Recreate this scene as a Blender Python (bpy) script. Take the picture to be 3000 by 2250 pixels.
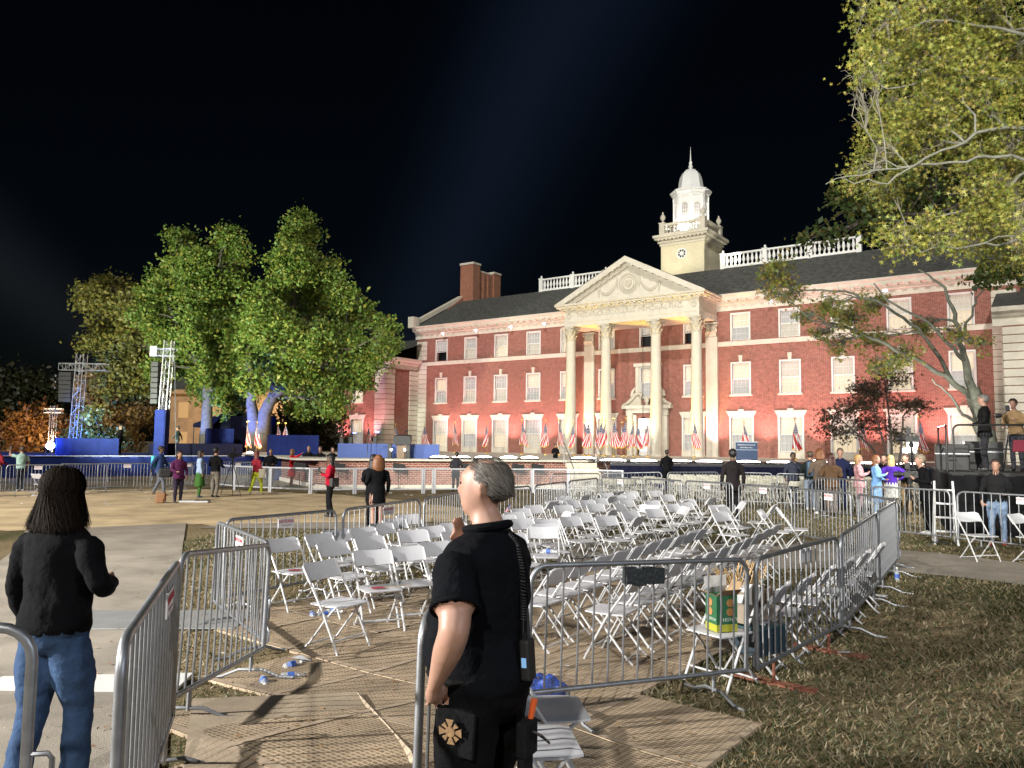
import bpy, bmesh, math, random
import numpy as np
from mathutils import Vector, Matrix, Euler
from mathutils.kdtree import KDTree

for _o in list(bpy.data.objects):
    bpy.data.objects.remove(_o)
SC = bpy.context.scene
COL = SC.collection
rad = math.radians
random.seed(11)
RNG = np.random.default_rng(5)

# ------------------------------------------------------------------ camera
cam_d = bpy.data.cameras.new('camera')
cam_d.sensor_width = 36.0
cam_d.lens = 2254.0 / 3000.0 * 36.0
cam_d.clip_end = 3000.0
cam_d.clip_start = 0.05
cam = bpy.data.objects.new('camera', cam_d)
COL.objects.link(cam)
cam.matrix_world = (Matrix.Translation((0, 0, 2.02)) @ Matrix.Rotation(rad(90) + 0.0779, 4, 'X')
                    @ Matrix.Rotation(0.0120, 4, 'Z'))
SC.camera = cam

# ------------------------------------------------------------------ world, sun, exposure
SUN_EL, SUN_AZ = rad(36), math.atan2(-0.25, -0.97)      # azimuth of the light's origin, from +Y clockwise
W = bpy.data.worlds.new('World')
SC.world = W
W.use_nodes = True
wn = W.node_tree
bg = wn.nodes['Background']
sky = wn.nodes.new('ShaderNodeTexSky')
sky.sky_type = 'NISHITA'
sky.sun_disc = False
sky.sun_elevation = SUN_EL
sky.sun_rotation = SUN_AZ
sky.altitude = 0
hs = wn.nodes.new('ShaderNodeHueSaturation')
hs.inputs['Saturation'].default_value = 1.25
wn.links.new(sky.outputs[0], hs.inputs['Color'])
wn.links.new(hs.outputs[0], bg.inputs[0])
bg.inputs[1].default_value = 0.0003

sun_d = bpy.data.lights.new('sun', 'SUN')
sun_d.energy = 1.05
sun_d.angle = rad(1.2)
sun_d.color = (1.0, 0.96, 0.90)
sun = bpy.data.objects.new('sun', sun_d)
COL.objects.link(sun)
_dir = Vector((math.sin(SUN_AZ) * math.cos(SUN_EL), math.cos(SUN_AZ) * math.cos(SUN_EL), math.sin(SUN_EL)))
sun.rotation_euler = _dir.to_track_quat('Z', 'Y').to_euler()
sun.location = (-30, -30, 40)

SC.view_settings.view_transform = 'Standard'
SC.view_settings.look = 'None'
SC.view_settings.exposure = 1.1
SC.view_settings.gamma = 1.0
SC.view_settings.use_curve_mapping = False
SC.render.engine = 'CYCLES'
SC.cycles.use_denoising = True
SC.cycles.max_bounces = 5
SC.cycles.diffuse_bounces = 2
SC.cycles.glossy_bounces = 2
SC.cycles.transmission_bounces = 4
SC.cycles.transparent_max_bounces = 8
SC.cycles.sample_clamp_indirect = 3.0
SC.cycles.caustics_reflective = False
SC.cycles.caustics_refractive = False


def lamp(name, kind, loc, target, power, color=(1, 1, 1), size=0.3, spot=None, blend=0.5, parent=None, size_y=None, spread=None):
    d = bpy.data.lights.new(name, kind)
    d.energy = power
    d.color = color
    if kind == 'AREA':
        d.size = size
        if size_y:
            d.shape = 'RECTANGLE'
            d.size_y = size_y
        if spread:
            d.spread = spread
    else:
        d.shadow_soft_size = size
    if kind == 'SPOT':
        d.spot_size = spot or rad(70)
        d.spot_blend = blend
    o = bpy.data.objects.new(name, d)
    COL.objects.link(o)
    o.location = loc
    v = Vector(target) - Vector(loc)
    o.rotation_euler = v.to_track_quat('-Z', 'Y').to_euler()
    if parent:
        o.parent = parent
    return o


# the floodlight mast off to the side that throws the long low shadows over the pen
lamp('floodlight', 'SPOT', (-15.0, 1.5, 5.6), (1.5, 8.5, 0.5), 13000, (1.0, 0.97, 0.92), 0.16, rad(95), 0.7)

lamp('floodlight', 'SPOT', (-27.0, 9.0, 8.0), (-9.0, 25.0, 0.0), 17000, (1.0, 0.95, 0.86), 0.25, rad(80), 0.8)
lamp('floodlight', 'SPOT', (-9.0, 8.0, 10.0), (6.0, 58.0, 10.0), 22000, (1.0, 0.97, 0.86), 0.6, rad(50), 0.5)
# a second, cooler flood on the press side behind the viewer
lamp('floodlight', 'SPOT', (13.0, -7.0, 7.5), (1.5, 9.5, 0.3), 1900, (0.78, 0.86, 1.0), 0.9, rad(80), 0.8)

# ------------------------------------------------------------------ helpers
def sm(t):
    t = max(0.0, min(1.0, t))
    return t * t * (3 - 2 * t)


def gz(x, y):
    """height of the lawn: a low rise under the path, another towards the press riser"""
    return 0.22 * sm((7.0 - y) / 2.6) * sm((0.9 - x) / 1.6) + 0.12 * sm((x - 2.5) / 3.0) * sm((40 - y) / 10)


_MATS = {}


def nd(m, t):
    return m.node_tree.nodes.new(t)


def mat(name, col, rough=0.6, metal=0.0, var=0.0, scale=8.0, bump=0.0, bscale=40.0, emit=None, estr=0.0,
        island=None, spec=0.5, trans=0.0, alpha=1.0, coat=0.0):
    if name in _MATS:
        return _MATS[name]
    m = bpy.data.materials.new(name)
    m.use_nodes = True
    b = m.node_tree.nodes['Principled BSDF']
    L = m.node_tree.links
    b.inputs['Base Color'].default_value = (*col, 1)
    b.inputs['Roughness'].default_value = rough
    b.inputs['Metallic'].default_value = metal
    b.inputs['Specular IOR Level'].default_value = spec
    if coat:
        b.inputs['Coat Weight'].default_value = coat
    if trans:
        b.inputs['Transmission Weight'].default_value = trans
    if alpha < 1:
        b.inputs['Alpha'].default_value = alpha
    if emit:
        b.inputs['Emission Color'].default_value = (*emit, 1)
        b.inputs['Emission Strength'].default_value = estr
    if island:
        g = nd(m, 'ShaderNodeNewGeometry')
        r = nd(m, 'ShaderNodeValToRGB')
        el = r.color_ramp.elements
        while len(el) < len(island):
            el.new(0.5)
        for i, c in enumerate(island):
            el[i].position = i / (len(island) - 1)
            el[i].color = (*c, 1)
        L.new(g.outputs['Random Per Island'], r.inputs[0])
        L.new(r.outputs[0], b.inputs['Base Color'])
    if var > 0:
        tc = nd(m, 'ShaderNodeTexCoord')
        n = nd(m, 'ShaderNodeTexNoise')
        n.inputs['Scale'].default_value = scale
        n.inputs['Detail'].default_value = 6
        n.inputs['Roughness'].default_value = 0.65
        L.new(tc.outputs['Object'], n.inputs['Vector'])
        mr = nd(m, 'ShaderNodeMapRange')
        mr.inputs[1].default_value = 0.3
        mr.inputs[2].default_value = 0.7
        mr.inputs[3].default_value = 1 - var
        mr.inputs[4].default_value = 1 + var
        L.new(n.outputs[0], mr.inputs[0])
        mx = nd(m, 'ShaderNodeVectorMath')
        mx.operation = 'SCALE'
        src = b.inputs['Base Color'].links[0].from_socket if b.inputs['Base Color'].links else None
        if src:
            L.new(src, mx.inputs[0])
        else:
            mx.inputs[0].default_value = col
        L.new(mr.outputs[0], mx.inputs['Scale'])
        L.new(mx.outputs[0], b.inputs['Base Color'])
    if bump > 0:
        tc2 = nd(m, 'ShaderNodeTexCoord')
        n2 = nd(m, 'ShaderNodeTexNoise')
        n2.inputs['Scale'].default_value = bscale
        n2.inputs['Detail'].default_value = 5
        L.new(tc2.outputs['Object'], n2.inputs['Vector'])
        bp = nd(m, 'ShaderNodeBump')
        bp.inputs['Strength'].default_value = bump
        bp.inputs['Distance'].default_value = 0.02
        L.new(n2.outputs[0], bp.inputs['Height'])
        L.new(bp.outputs[0], b.inputs['Normal'])
    _MATS[name] = m
    return m


def leaf_mat(name, cols, transl=0.35):
    if name in _MATS:
        return _MATS[name]
    m = mat(name, cols[0], 0.55, island=cols)
    b = m.node_tree.nodes['Principled BSDF']
    L = m.node_tree.links
    src = b.inputs['Base Color'].links[0].from_socket
    t = nd(m, 'ShaderNodeBsdfTranslucent')
    L.new(src, t.inputs[0])
    mx = nd(m, 'ShaderNodeMixShader')
    mx.inputs[0].default_value = transl
    out = m.node_tree.nodes['Material Output']
    L.new(b.outputs[0], mx.inputs[1])
    L.new(t.outputs[0], mx.inputs[2])
    L.new(mx.outputs[0], out.inputs[0])
    return m


class MB:
    """collects boxes, tubes, lathes and prisms into one mesh"""

    def __init__(s):
        s.v, s.f = [], []

    def add(s, vs, fs):
        o = len(s.v)
        s.v += [tuple(p) for p in vs]
        s.f += [tuple(i + o for i in f) for f in fs]
        return s

    def box(s, x0, x1, y0, y1, z0, z1):
        return s.add([(x0, y0, z0), (x1, y0, z0), (x1, y1, z0), (x0, y1, z0), (x0, y0, z1), (x1, y0, z1), (x1, y1, z1), (x0, y1, z1)],
                     [(0, 3, 2, 1), (4, 5, 6, 7), (0, 1, 5, 4), (1, 2, 6, 5), (2, 3, 7, 6), (3, 0, 4, 7)])

    def cbox(s, c, d, rz=0.0):
        hx, hy, hz = d[0] / 2, d[1] / 2, d[2] / 2
        R = Matrix.Rotation(rz, 3, 'Z')
        vs = [Vector(c) + R @ Vector((sx * hx, sy * hy, sz * hz)) for sz in (-1, 1) for sx, sy in ((-1, -1), (1, -1), (1, 1), (-1, 1))]
        return s.add(vs, [(0, 3, 2, 1), (4, 5, 6, 7), (0, 1, 5, 4), (1, 2, 6, 5), (2, 3, 7, 6), (3, 0, 4, 7)])

    def beam(s, a, b, w, h=None):
        a, b = Vector(a), Vector(b)
        h = h or w
        d = (b - a).normalized()
        u = d.cross(Vector((0, 0, 1)))
        if u.length < 1e-4:
            u = Vector((1, 0, 0))
        u.normalize()
        v = u.cross(d)
        vs = [p + u * sx * w / 2 + v * sy * h / 2 for p in (a, b) for sx, sy in ((-1, -1), (1, -1), (1, 1), (-1, 1))]
        return s.add(vs, [(0, 3, 2, 1), (4, 5, 6, 7), (0, 1, 5, 4), (1, 2, 6, 5), (2, 3, 7, 6), (3, 0, 4, 7)])

    def tube(s, pts, r, n=8, cap=True):
        pts = [Vector(p) for p in pts]
        rs = r if isinstance(r, (list, tuple)) else [r] * len(pts)
        vs, fs = [], []
        ref = None
        for i, p in enumerate(pts):
            d = (pts[min(i + 1, len(pts) - 1)] - pts[max(i - 1, 0)])
            d = d.normalized() if d.length > 1e-9 else Vector((0, 0, 1))
            if ref is None:
                ref = Vector((0, 0, 1)) if abs(d.z) < 0.9 else Vector((1, 0, 0))
            u = d.cross(ref)
            if u.length < 1e-4:
                u = d.cross(Vector((0, 1, 0)))
            u.normalize()
            w = u.cross(d)
            ref = w
            # keep the frame stable: w is perpendicular to d
            for k in range(n):
                a = 2 * math.pi * k / n
                vs.append(p + (u * math.cos(a) + w * math.sin(a)) * rs[i])
            ref = w
        for i in range(len(pts) - 1):
            for k in range(n):
                k2 = (k + 1) % n
                fs.append((i * n + k, i * n + k2, (i + 1) * n + k2, (i + 1) * n + k))
        if cap:
            fs.append(tuple(range(n))[::-1])
            fs.append(tuple((len(pts) - 1) * n + k for k in range(n)))
        return s.add(vs, fs)

    def lathe(s, prof, n=16, c=(0, 0, 0), rot=0.0, sq=1.0):
        vs, fs = [], []
        for r, z in prof:
            for k in range(n):
                a = 2 * math.pi * k / n + rot
                vs.append((c[0] + r * math.cos(a), c[1] + r * math.sin(a) * sq, c[2] + z))
        for i in range(len(prof) - 1):
            for k in range(n):
                k2 = (k + 1) % n
                fs.append((i * n + k, i * n + k2, (i + 1) * n + k2, (i + 1) * n + k))
        fs.append(tuple(range(n))[::-1])
        fs.append(tuple((len(prof) - 1) * n + k for k in range(n)))
        return s.add(vs, fs)

    def prism(s, poly, fn0, fn1):
        """poly of 2-tuples, fn0/fn1 map a 2-tuple to the two end points"""
        n = len(poly)
        vs = [fn0(*p) for p in poly] + [fn1(*p) for p in poly]
        fs = [tuple(range(n)), tuple(range(2 * n - 1, n - 1, -1))]
        for i in range(n):
            j = (i + 1) % n
            fs.append((i, i + n, j + n, j)[::1])
        return s.add(vs, fs)

    def grid(s, P):
        """P[i][j] of points"""
        ni, nj = len(P), len(P[0])
        vs = [p for row in P for p in row]
        fs = [(i * nj + j, (i + 1) * nj + j, (i + 1) * nj + j + 1, i * nj + j + 1) for i in range(ni - 1) for j in range(nj - 1)]
        return s.add(vs, fs)

    def mesh(s, name, m=None, smooth=False, bevel=0.0, seg=2, fix=True):
        me = bpy.data.meshes.new(name)
        me.from_pydata(s.v, [], s.f)
        if fix or bevel:
            b = bmesh.new()
            b.from_mesh(me)
            if fix:
                bmesh.ops.recalc_face_normals(b, faces=b.faces)
            if bevel:
                bmesh.ops.bevel(b, geom=[e for e in b.edges if e.calc_face_angle(0) > 0.5], offset=bevel, segments=seg, profile=0.5, affect='EDGES', clamp_overlap=True)
            b.to_mesh(me)
            b.free()
        if m:
            me.materials.append(m)
        if smooth:
            me.shade_smooth()
            try:
                me.set_sharp_from_angle(angle=rad(40))
            except Exception:
                pass
        me.update()
        return me

    def build(s, name, m=None, parent=None, smooth=False, bevel=0.0, seg=2, loc=None, rz=0.0):
        return link(name, s.mesh(name, m, smooth, bevel, seg), parent, loc, rz)


def link(name, me, parent=None, loc=None, rz=0.0):
    o = bpy.data.objects.new(name, me)
    COL.objects.link(o)
    if parent is not None:
        o.parent = parent
    if loc is not None:
        o.location = loc
    if rz:
        o.rotation_euler = (0, 0, rz)
    return o


def tag(o, label=None, cat=None, group=None, kind=None):
    if label:
        o['label'] = label
    if cat:
        o['category'] = cat
    if group:
        o['group'] = group
    if kind:
        o['kind'] = kind
    return o


def thing(name, label, cat, loc=(0, 0, 0), rz=0.0, group=None):
    o = bpy.data.objects.new(name, None)
    o.empty_display_size = 0.2
    COL.objects.link(o)
    o.location = loc
    o.rotation_euler = (0, 0, rz)
    return tag(o, label, cat, group)


KIDS = {}


def copy_tree(o, loc=None, rz=None, label=None, group=None, scale=None):
    r = o.copy()
    COL.objects.link(r)
    if loc is not None:
        r.location = loc
    if rz is not None:
        r.rotation_euler = (0, 0, rz)
    if scale is not None:
        r.scale = scale
    if label:
        r['label'] = label
    if group:
        r['group'] = group
    key = o.name
    if key not in KIDS:
        KIDS[key] = [(c, list(c.children)) for c in o.children]
    for c, gs in KIDS[key]:
        d = c.copy()
        COL.objects.link(d)
        d.parent = r
        for gch in gs:
            e = gch.copy()
            COL.objects.link(e)
            e.parent = d
    return r


def fast_mesh(name, verts, faces, m, smooth=False):
    """verts (N,3) float array, faces (M,k) int array with one k"""
    me = bpy.data.meshes.new(name)
    nv, nf, k = len(verts), len(faces), faces.shape[1]
    me.vertices.add(nv)
    me.vertices.foreach_set('co', np.ascontiguousarray(verts, dtype=np.float32).ravel())
    me.loops.add(nf * k)
    me.loops.foreach_set('vertex_index', np.ascontiguousarray(faces, dtype=np.int32).ravel())
    me.polygons.add(nf)
    me.polygons.foreach_set('loop_start', np.arange(0, nf * k, k, dtype=np.int32))
    me.update(calc_edges=True)
    me.validate()
    if m:
        me.materials.append(m)
    if smooth:
        me.shade_smooth()
    return me


def in_poly(px, py, poly):
    px, py = np.asarray(px), np.asarray(py)
    ins = np.zeros(px.shape, bool)
    n = len(poly)
    for i in range(n):
        x1, y1 = poly[i]
        x2, y2 = poly[(i + 1) % n]
        c = ((y1 > py) != (y2 > py)) & (px < (x2 - x1) * (py - y1) / (y2 - y1 + 1e-12) + x1)
        ins ^= c
    return ins


def text_mesh(txt, size, depth, m, align='CENTER'):
    c = bpy.data.curves.new('txt', 'FONT')
    c.body = txt
    c.size = size
    c.extrude = depth
    c.align_x = align
    c.align_y = 'CENTER'
    c.resolution_u = 2
    o = bpy.data.objects.new('txt', c)
    COL.objects.link(o)
    dg = bpy.context.evaluated_depsgraph_get()
    me = bpy.data.meshes.new_from_object(o.evaluated_get(dg))
    bpy.data.objects.remove(o)
    me.materials.clear()
    me.materials.append(m)
    return me
# ------------------------------------------------------------------ materials of the place
def ground_mat():
    m = mat('lawn', (0.07, 0.075, 0.03), 0.95, bump=0.9, bscale=60, spec=0.1)
    b = m.node_tree.nodes['Principled BSDF']
    L = m.node_tree.links
    tc = nd(m, 'ShaderNodeTexCoord')
    n1 = nd(m, 'ShaderNodeTexNoise'); n1.inputs['Scale'].default_value = 0.35; n1.inputs['Detail'].default_value = 8
    n2 = nd(m, 'ShaderNodeTexNoise'); n2.inputs['Scale'].default_value = 22; n2.inputs['Detail'].default_value = 8
    L.new(tc.outputs['Object'], n1.inputs[0]); L.new(tc.outputs['Object'], n2.inputs[0])
    r = nd(m, 'ShaderNodeValToRGB')
    e = r.color_ramp.elements
    e[0].position, e[0].color = 0.30, (0.055, 0.06, 0.025, 1)
    e[1].position, e[1].color = 0.56, (0.20, 0.155, 0.09, 1)
    L.new(n1.outputs[0], r.inputs[0])
    r2 = nd(m, 'ShaderNodeMapRange')
    r2.inputs[1].default_value, r2.inputs[2].default_value, r2.inputs[3].default_value, r2.inputs[4].default_value = 0.3, 0.7, 0.45, 1.5
    L.new(n2.outputs[0], r2.inputs[0])
    s = nd(m, 'ShaderNodeVectorMath'); s.operation = 'SCALE'
    L.new(r.outputs[0], s.inputs[0]); L.new(r2.outputs[0], s.inputs['Scale'])
    L.new(s.outputs[0], b.inputs['Base Color'])
    return m


M_LAWN = ground_mat()
M_DIRT = mat('packed_earth', (0.47, 0.365, 0.225), 0.95, var=0.34, scale=0.9, bump=0.35, bscale=25, spec=0.1)
M_CONC = mat('concrete', (0.26, 0.23, 0.19), 0.85, var=0.26, scale=1.3, bump=0.3, bscale=120, spec=0.2)


def brick_mat(name, c1, c2, mortar, sx=0.23, sz=0.078):
    m = mat(name, c1, 0.85, spec=0.2)
    b = m.node_tree.nodes['Principled BSDF']
    L = m.node_tree.links
    tc = nd(m, 'ShaderNodeTexCoord')
    sp = nd(m, 'ShaderNodeSeparateXYZ')
    L.new(tc.outputs['Object'], sp.inputs[0])
    ad = nd(m, 'ShaderNodeMath'); ad.operation = 'ADD'
    L.new(sp.outputs[0], ad.inputs[0]); L.new(sp.outputs[1], ad.inputs[1])
    cb = nd(m, 'ShaderNodeCombineXYZ')
    L.new(ad.outputs[0], cb.inputs[0]); L.new(sp.outputs[2], cb.inputs[1])
    br = nd(m, 'ShaderNodeTexBrick')
    br.inputs['Scale'].default_value = 1.0
    br.inputs['Brick Width'].default_value = sx
    br.inputs['Row Height'].default_value = sz
    br.inputs['Mortar Size'].default_value = 0.009
    br.inputs['Mortar Smooth'].default_value = 0.2
    br.inputs['Bias'].default_value = -0.1
    br.inputs['Color1'].default_value = (*c1, 1)
    br.inputs['Color2'].default_value = (*c2, 1)
    br.inputs['Mortar'].default_value = (*mortar, 1)
    L.new(cb.outputs[0], br.inputs['Vector'])
    n = nd(m, 'ShaderNodeTexNoise'); n.inputs['Scale'].default_value = 4.5; n.inputs['Detail'].default_value = 10; n.inputs['Roughness'].default_value = 0.8
    L.new(tc.outputs['Object'], n.inputs[0])
    mr = nd(m, 'ShaderNodeMapRange')
    mr.inputs[1].default_value, mr.inputs[2].default_value, mr.inputs[3].default_value, mr.inputs[4].default_value = 0.3, 0.7, 0.6, 1.45
    L.new(n.outputs[0], mr.inputs[0])
    s = nd(m, 'ShaderNodeVectorMath'); s.operation = 'SCALE'
    L.new(br.outputs[0], s.inputs[0]); L.new(mr.outputs[0], s.inputs['Scale'])
    L.new(s.outputs[0], b.inputs['Base Color'])
    bp = nd(m, 'ShaderNodeBump'); bp.inputs['Strength'].default_value = 0.5; bp.inputs['Distance'].default_value = 0.01; bp.invert = True
    L.new(br.outputs['Fac'], bp.inputs['Height']); L.new(bp.outputs[0], b.inputs['Normal'])
    return m


M_BRICK = brick_mat('red_brick', (0.29, 0.10, 0.072), (0.19, 0.065, 0.047), (0.36, 0.25, 0.21))
M_BRICK2 = brick_mat('terrace_brick', (0.22, 0.07, 0.045), (0.17, 0.045, 0.03), (0.5, 0.42, 0.36), 0.24, 0.085)
M_CHIM = brick_mat('chimney_brick', (0.30, 0.11, 0.06), (0.24, 0.08, 0.045), (0.4, 0.27, 0.2))
M_STONE = mat('limestone', (0.60, 0.56, 0.47), 0.8, var=0.10, scale=2.5, bump=0.15, bscale=30, spec=0.2)
M_STONE2 = mat('carved_limestone', (0.52, 0.48, 0.39), 0.8, var=0.10, scale=4, spec=0.2)
M_WHITE = mat('white_paint', (0.82, 0.82, 0.79), 0.55, var=0.05, scale=3)
M_TRIM = mat('window_paint', (0.66, 0.65, 0.61), 0.5, var=0.05, scale=6)
M_ROOF = mat('slate_roof', (0.075, 0.077, 0.072), 0.85, var=0.55, scale=3.5, bump=0.6, bscale=18, spec=0.2)
M_DARK = mat('dark_interior', (0.01, 0.01, 0.012), 0.6)
M_CURT = [mat('curtain_%d' % i, c, 0.9, var=0.10, scale=3, emit=e, estr=s) for i, (c, e, s) in enumerate([  # emission puts the light of the rooms into the cloth
    ((0.24, 0.225, 0.20), (1.0, 0.80, 0.55), 0.22), ((0.22, 0.215, 0.205), (1.0, 0.90, 0.78), 0.13),
    ((0.25, 0.23, 0.19), (1.0, 0.76, 0.46), 0.36), ((0.19, 0.20, 0.22), (0.85, 0.9, 1.0), 0.10)])]
M_GLASS = mat('window_glass', (0.8, 0.85, 0.9), 0.08, alpha=0.10, spec=0.6)
M_BLUE = mat('royal_blue_drape', (0.010, 0.02, 0.11), 0.85, var=0.25, scale=2, spec=0.2)
M_NAVY = mat('navy_drape', (0.006, 0.007, 0.022), 0.9, var=0.25, scale=2, spec=0.15)
M_BLACK = mat('black_drape', (0.008, 0.008, 0.009), 0.9, var=0.3, scale=3, spec=0.15)
M_BLKMET = mat('black_metal', (0.012, 0.012, 0.013), 0.45, spec=0.4)
M_BLKPL = mat('black_plastic', (0.012, 0.012, 0.013), 0.55)
M_GALV = mat('galvanised_steel', (0.27, 0.28, 0.295), 0.45, 0.8, var=0.22, scale=9)
M_ALU = mat('aluminium_truss', (0.62, 0.63, 0.65), 0.35, 0.9)
M_CHAIR = mat('white_plastic', (0.50, 0.50, 0.52), 0.42, var=0.14, scale=2.2)
M_CHFR = mat('white_enamel', (0.48, 0.48, 0.48), 0.35, var=0.06, scale=12)
M_CREAM = mat('cream_plastic', (0.62, 0.60, 0.50), 0.5)
M_GOLD = mat('gilt', (0.75, 0.5, 0.12), 0.3, 0.9)
M_WOODP = mat('lectern_wood', (0.13, 0.085, 0.05), 0.5, var=0.25, scale=6)

# ------------------------------------------------------------------ ground
xs = np.unique(np.concatenate([np.linspace(-700, -60, 9), np.linspace(-60, -12, 17), np.linspace(-12, 14, 66), np.linspace(14, 60, 16), np.linspace(60, 700, 9)]))
ys = np.unique(np.concatenate([np.linspace(-300, -10, 6), np.linspace(-10, 0, 6), np.linspace(0, 45, 113), np.linspace(45, 120, 20), np.linspace(120, 900, 9)]))
GX, GY = np.meshgrid(xs, ys, indexing='ij')
GZ = np.array([[gz(float(x), float(y)) for y in ys] for x in xs])
gv = np.stack([GX, GY, GZ], -1).reshape(-1, 3)
ni, nj = len(xs), len(ys)
gi = np.arange(ni * nj).reshape(ni, nj)
gf = np.stack([gi[:-1, :-1], gi[1:, :-1], gi[1:, 1:], gi[:-1, 1:]], -1).reshape(-1, 4)
tag(link('ground', fast_mesh('ground', gv, gf, M_LAWN, True)), kind='structure')


def sheet(name, poly, m, dz, step=0.5):
    """a polygon laid over the lawn, cut so that it follows the rise"""
    me = bpy.data.meshes.new(name)
    b = bmesh.new()
    b.faces.new([b.verts.new((x, y, 0)) for x, y in poly])
    x0, x1 = min(p[0] for p in poly), max(p[0] for p in poly)
    y0, y1 = min(p[1] for p in poly), max(p[1] for p in poly)
    t = max(x0, -14)
    while t < min(x1, 14):
        bmesh.ops.bisect_plane(b, geom=b.verts[:] + b.edges[:] + b.faces[:], plane_co=(t, 0, 0), plane_no=(1, 0, 0)); t += step
    t = max(y0, -4)
    while t < min(y1, 24):
        bmesh.ops.bisect_plane(b, geom=b.verts[:] + b.edges[:] + b.faces[:], plane_co=(0, t, 0), plane_no=(0, 1, 0)); t += step
    for v in b.verts:
        v.co.z = gz(v.co.x, v.co.y) + dz
    bmesh.ops.recalc_face_normals(b, faces=b.faces)
    for f in b.faces:
        if f.normal.z < 0:
            f.normal_flip()
    b.to_mesh(me); b.free()
    me.materials.append(m)
    return tag(link(name, me), kind='structure')


def wob(poly, amp, n=6, seed=1):
    rr = random.Random(seed)
    out = []
    for i, (x, y) in enumerate(poly):
        x2, y2 = poly[(i + 1) % len(poly)]
        out.append((x, y))
        for k in range(1, n):
            t = k / n
            out.append((x + (x2 - x) * t + rr.uniform(-amp, amp), y + (y2 - y) * t + rr.uniform(-amp, amp)))
    return out


DIRT = [(-26, 27.5), (-19.3, 29.0), (-13.8, 32.2), (-9.5, 31.2), (-6.4, 29.6), (-3.5, 27.0), (-1.2, 23.6), (0.4, 21.0), (-1.8, 19.9), (-4.4, 19.4), (-6.8, 18.35), (-7.85, 18.7), (-10.9, 16.9), (-14, 17.6), (-20, 18.5), (-27, 21)]
sheet('dirt_field', wob(DIRT, 0.22, 5), M_DIRT, 0.012, 1.0)
PATH_A = [(-7.85, 18.85), (-6.05, 14.4), (-4.75, 11.3), (-2.72, 6.3), (-1.5, 3.4), (-0.5, 0.5), (0.3, -2), (-6.5, -2), (-6.6, 5), (-8.25, 12.6), (-9.5, 15.3), (-10.6, 17.0)]
sheet('concrete_path', PATH_A, M_CONC, 0.020)
PATH_B = [(-7.2, 17.9), (-4.1, 18.0), (-2.0, 17.0), (-0.3, 15.2), (1.0, 13.1), (3.2, 12.4), (5.5, 12.3), (6.6, 11.6), (8.3, 9.9), (12, 8.3), (20, 6), (20, 9.5), (12.5, 11), (9.2, 12.2), (7.8, 14.2), (6.4, 15.1), (4, 15.4), (1.7, 16.3), (0.2, 18.2), (-1.8, 19.3), (-4.2, 19.6), (-6.7, 18.9)]
sheet('cross_path', PATH_B, M_CONC, 0.016)
# ------------------------------------------------------------------ the memorial hall
TH = 0.6210
BX, BY = 10.074, 56.677
_c, _s = math.cos(TH), math.sin(TH)


def loc2w(x, y, z=0.0):
    return (BX + _c * x + _s * y, BY - _s * x + _c * y, z)


HALL = thing('memorial_hall', 'three storey red brick hall with white columned portico and lit cupola', 'building', (BX, BY, 0), -TH)

Z_BELT0, Z_BELT1, Z_FRI, Z_EAVE = 8.98, 9.30, 11.46, 12.56


def wall_with_holes(name, x0, x1, y, z0, z1, holes, m, depth=0.3, parent=HALL):
    """a front wall (in the plane y) with rectangular openings, reveals included"""
    X = sorted(set([x0, x1] + [h[0] for h in holes] + [h[1] for h in holes]))
    Z = sorted(set([z0, z1] + [h[2] for h in holes] + [h[3] for h in holes]))
    mb = MB()
    for i in range(len(X) - 1):
        for j in range(len(Z) - 1):
            cx, cz = (X[i] + X[i + 1]) / 2, (Z[j] + Z[j + 1]) / 2
            if any(h[0] < cx < h[1] and h[2] < cz < h[3] for h in holes):
                continue
            mb.add([(X[i], y, Z[j]), (X[i + 1], y, Z[j]), (X[i + 1], y, Z[j + 1]), (X[i], y, Z[j + 1])], [(0, 1, 2, 3)])
    for a, b, c, d in holes:
        for p, q in (((a, c), (a, d)), ((a, d), (b, d)), ((b, d), (b, c)), ((b, c), (a, c))):
            mb.add([(p[0], y, p[1]), (q[0], y, q[1]), (q[0], y + depth, q[1]), (p[0], y + depth, p[1])], [(0, 1, 2, 3)])
    return link(name, mb.mesh(name, m, fix=False), parent)


SX = [-(6.9457 + 3.3 * k) for k in range(4, -1, -1)] + [-3.47, 0.0, 3.47] + [6.9457 + 3.3 * k for k in range(5)]
W2 = 0.60
holes = []
for i, s in enumerate(SX):
    holes.append((s - W2, s + W2, 9.36, 11.18))
    holes.append((s - W2, s + W2, 5.62, 7.74))
    if i != 6:
        holes.append((s - 0.72, s + 0.72, 1.72, 4.02))
    else:
        holes.append((-0.95, 0.95, 1.0, 4.05))
wall_with_holes('wall', -23.1, 23.1, 0.0, 0.0, Z_EAVE - 0.3, holes, M_BRICK)
# end walls and back wall
GABLE = [(0.0, 0.0), (16.5, 0.0), (16.5, 12.3), (10.5, 16.3), (6.0, 16.3), (0.0, 12.3)]
for sx in (-23.1, 23.1):
    MB().prism(GABLE, lambda a, b, sx=sx: (sx, a + 0.002, b), lambda a, b, sx=sx: (sx * 0.984, a + 0.002, b)).build('gable_wall', M_BRICK, HALL)
MB().box(-22.8, 22.8, 16.2, 16.5, 0, 12.3).build('rear_wall', M_BRICK, HALL)
MB().box(-22.7, 22.7, 0.75, 0.8, 0, 12.2).build('inner_partition', M_DARK, HALL)

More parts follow.
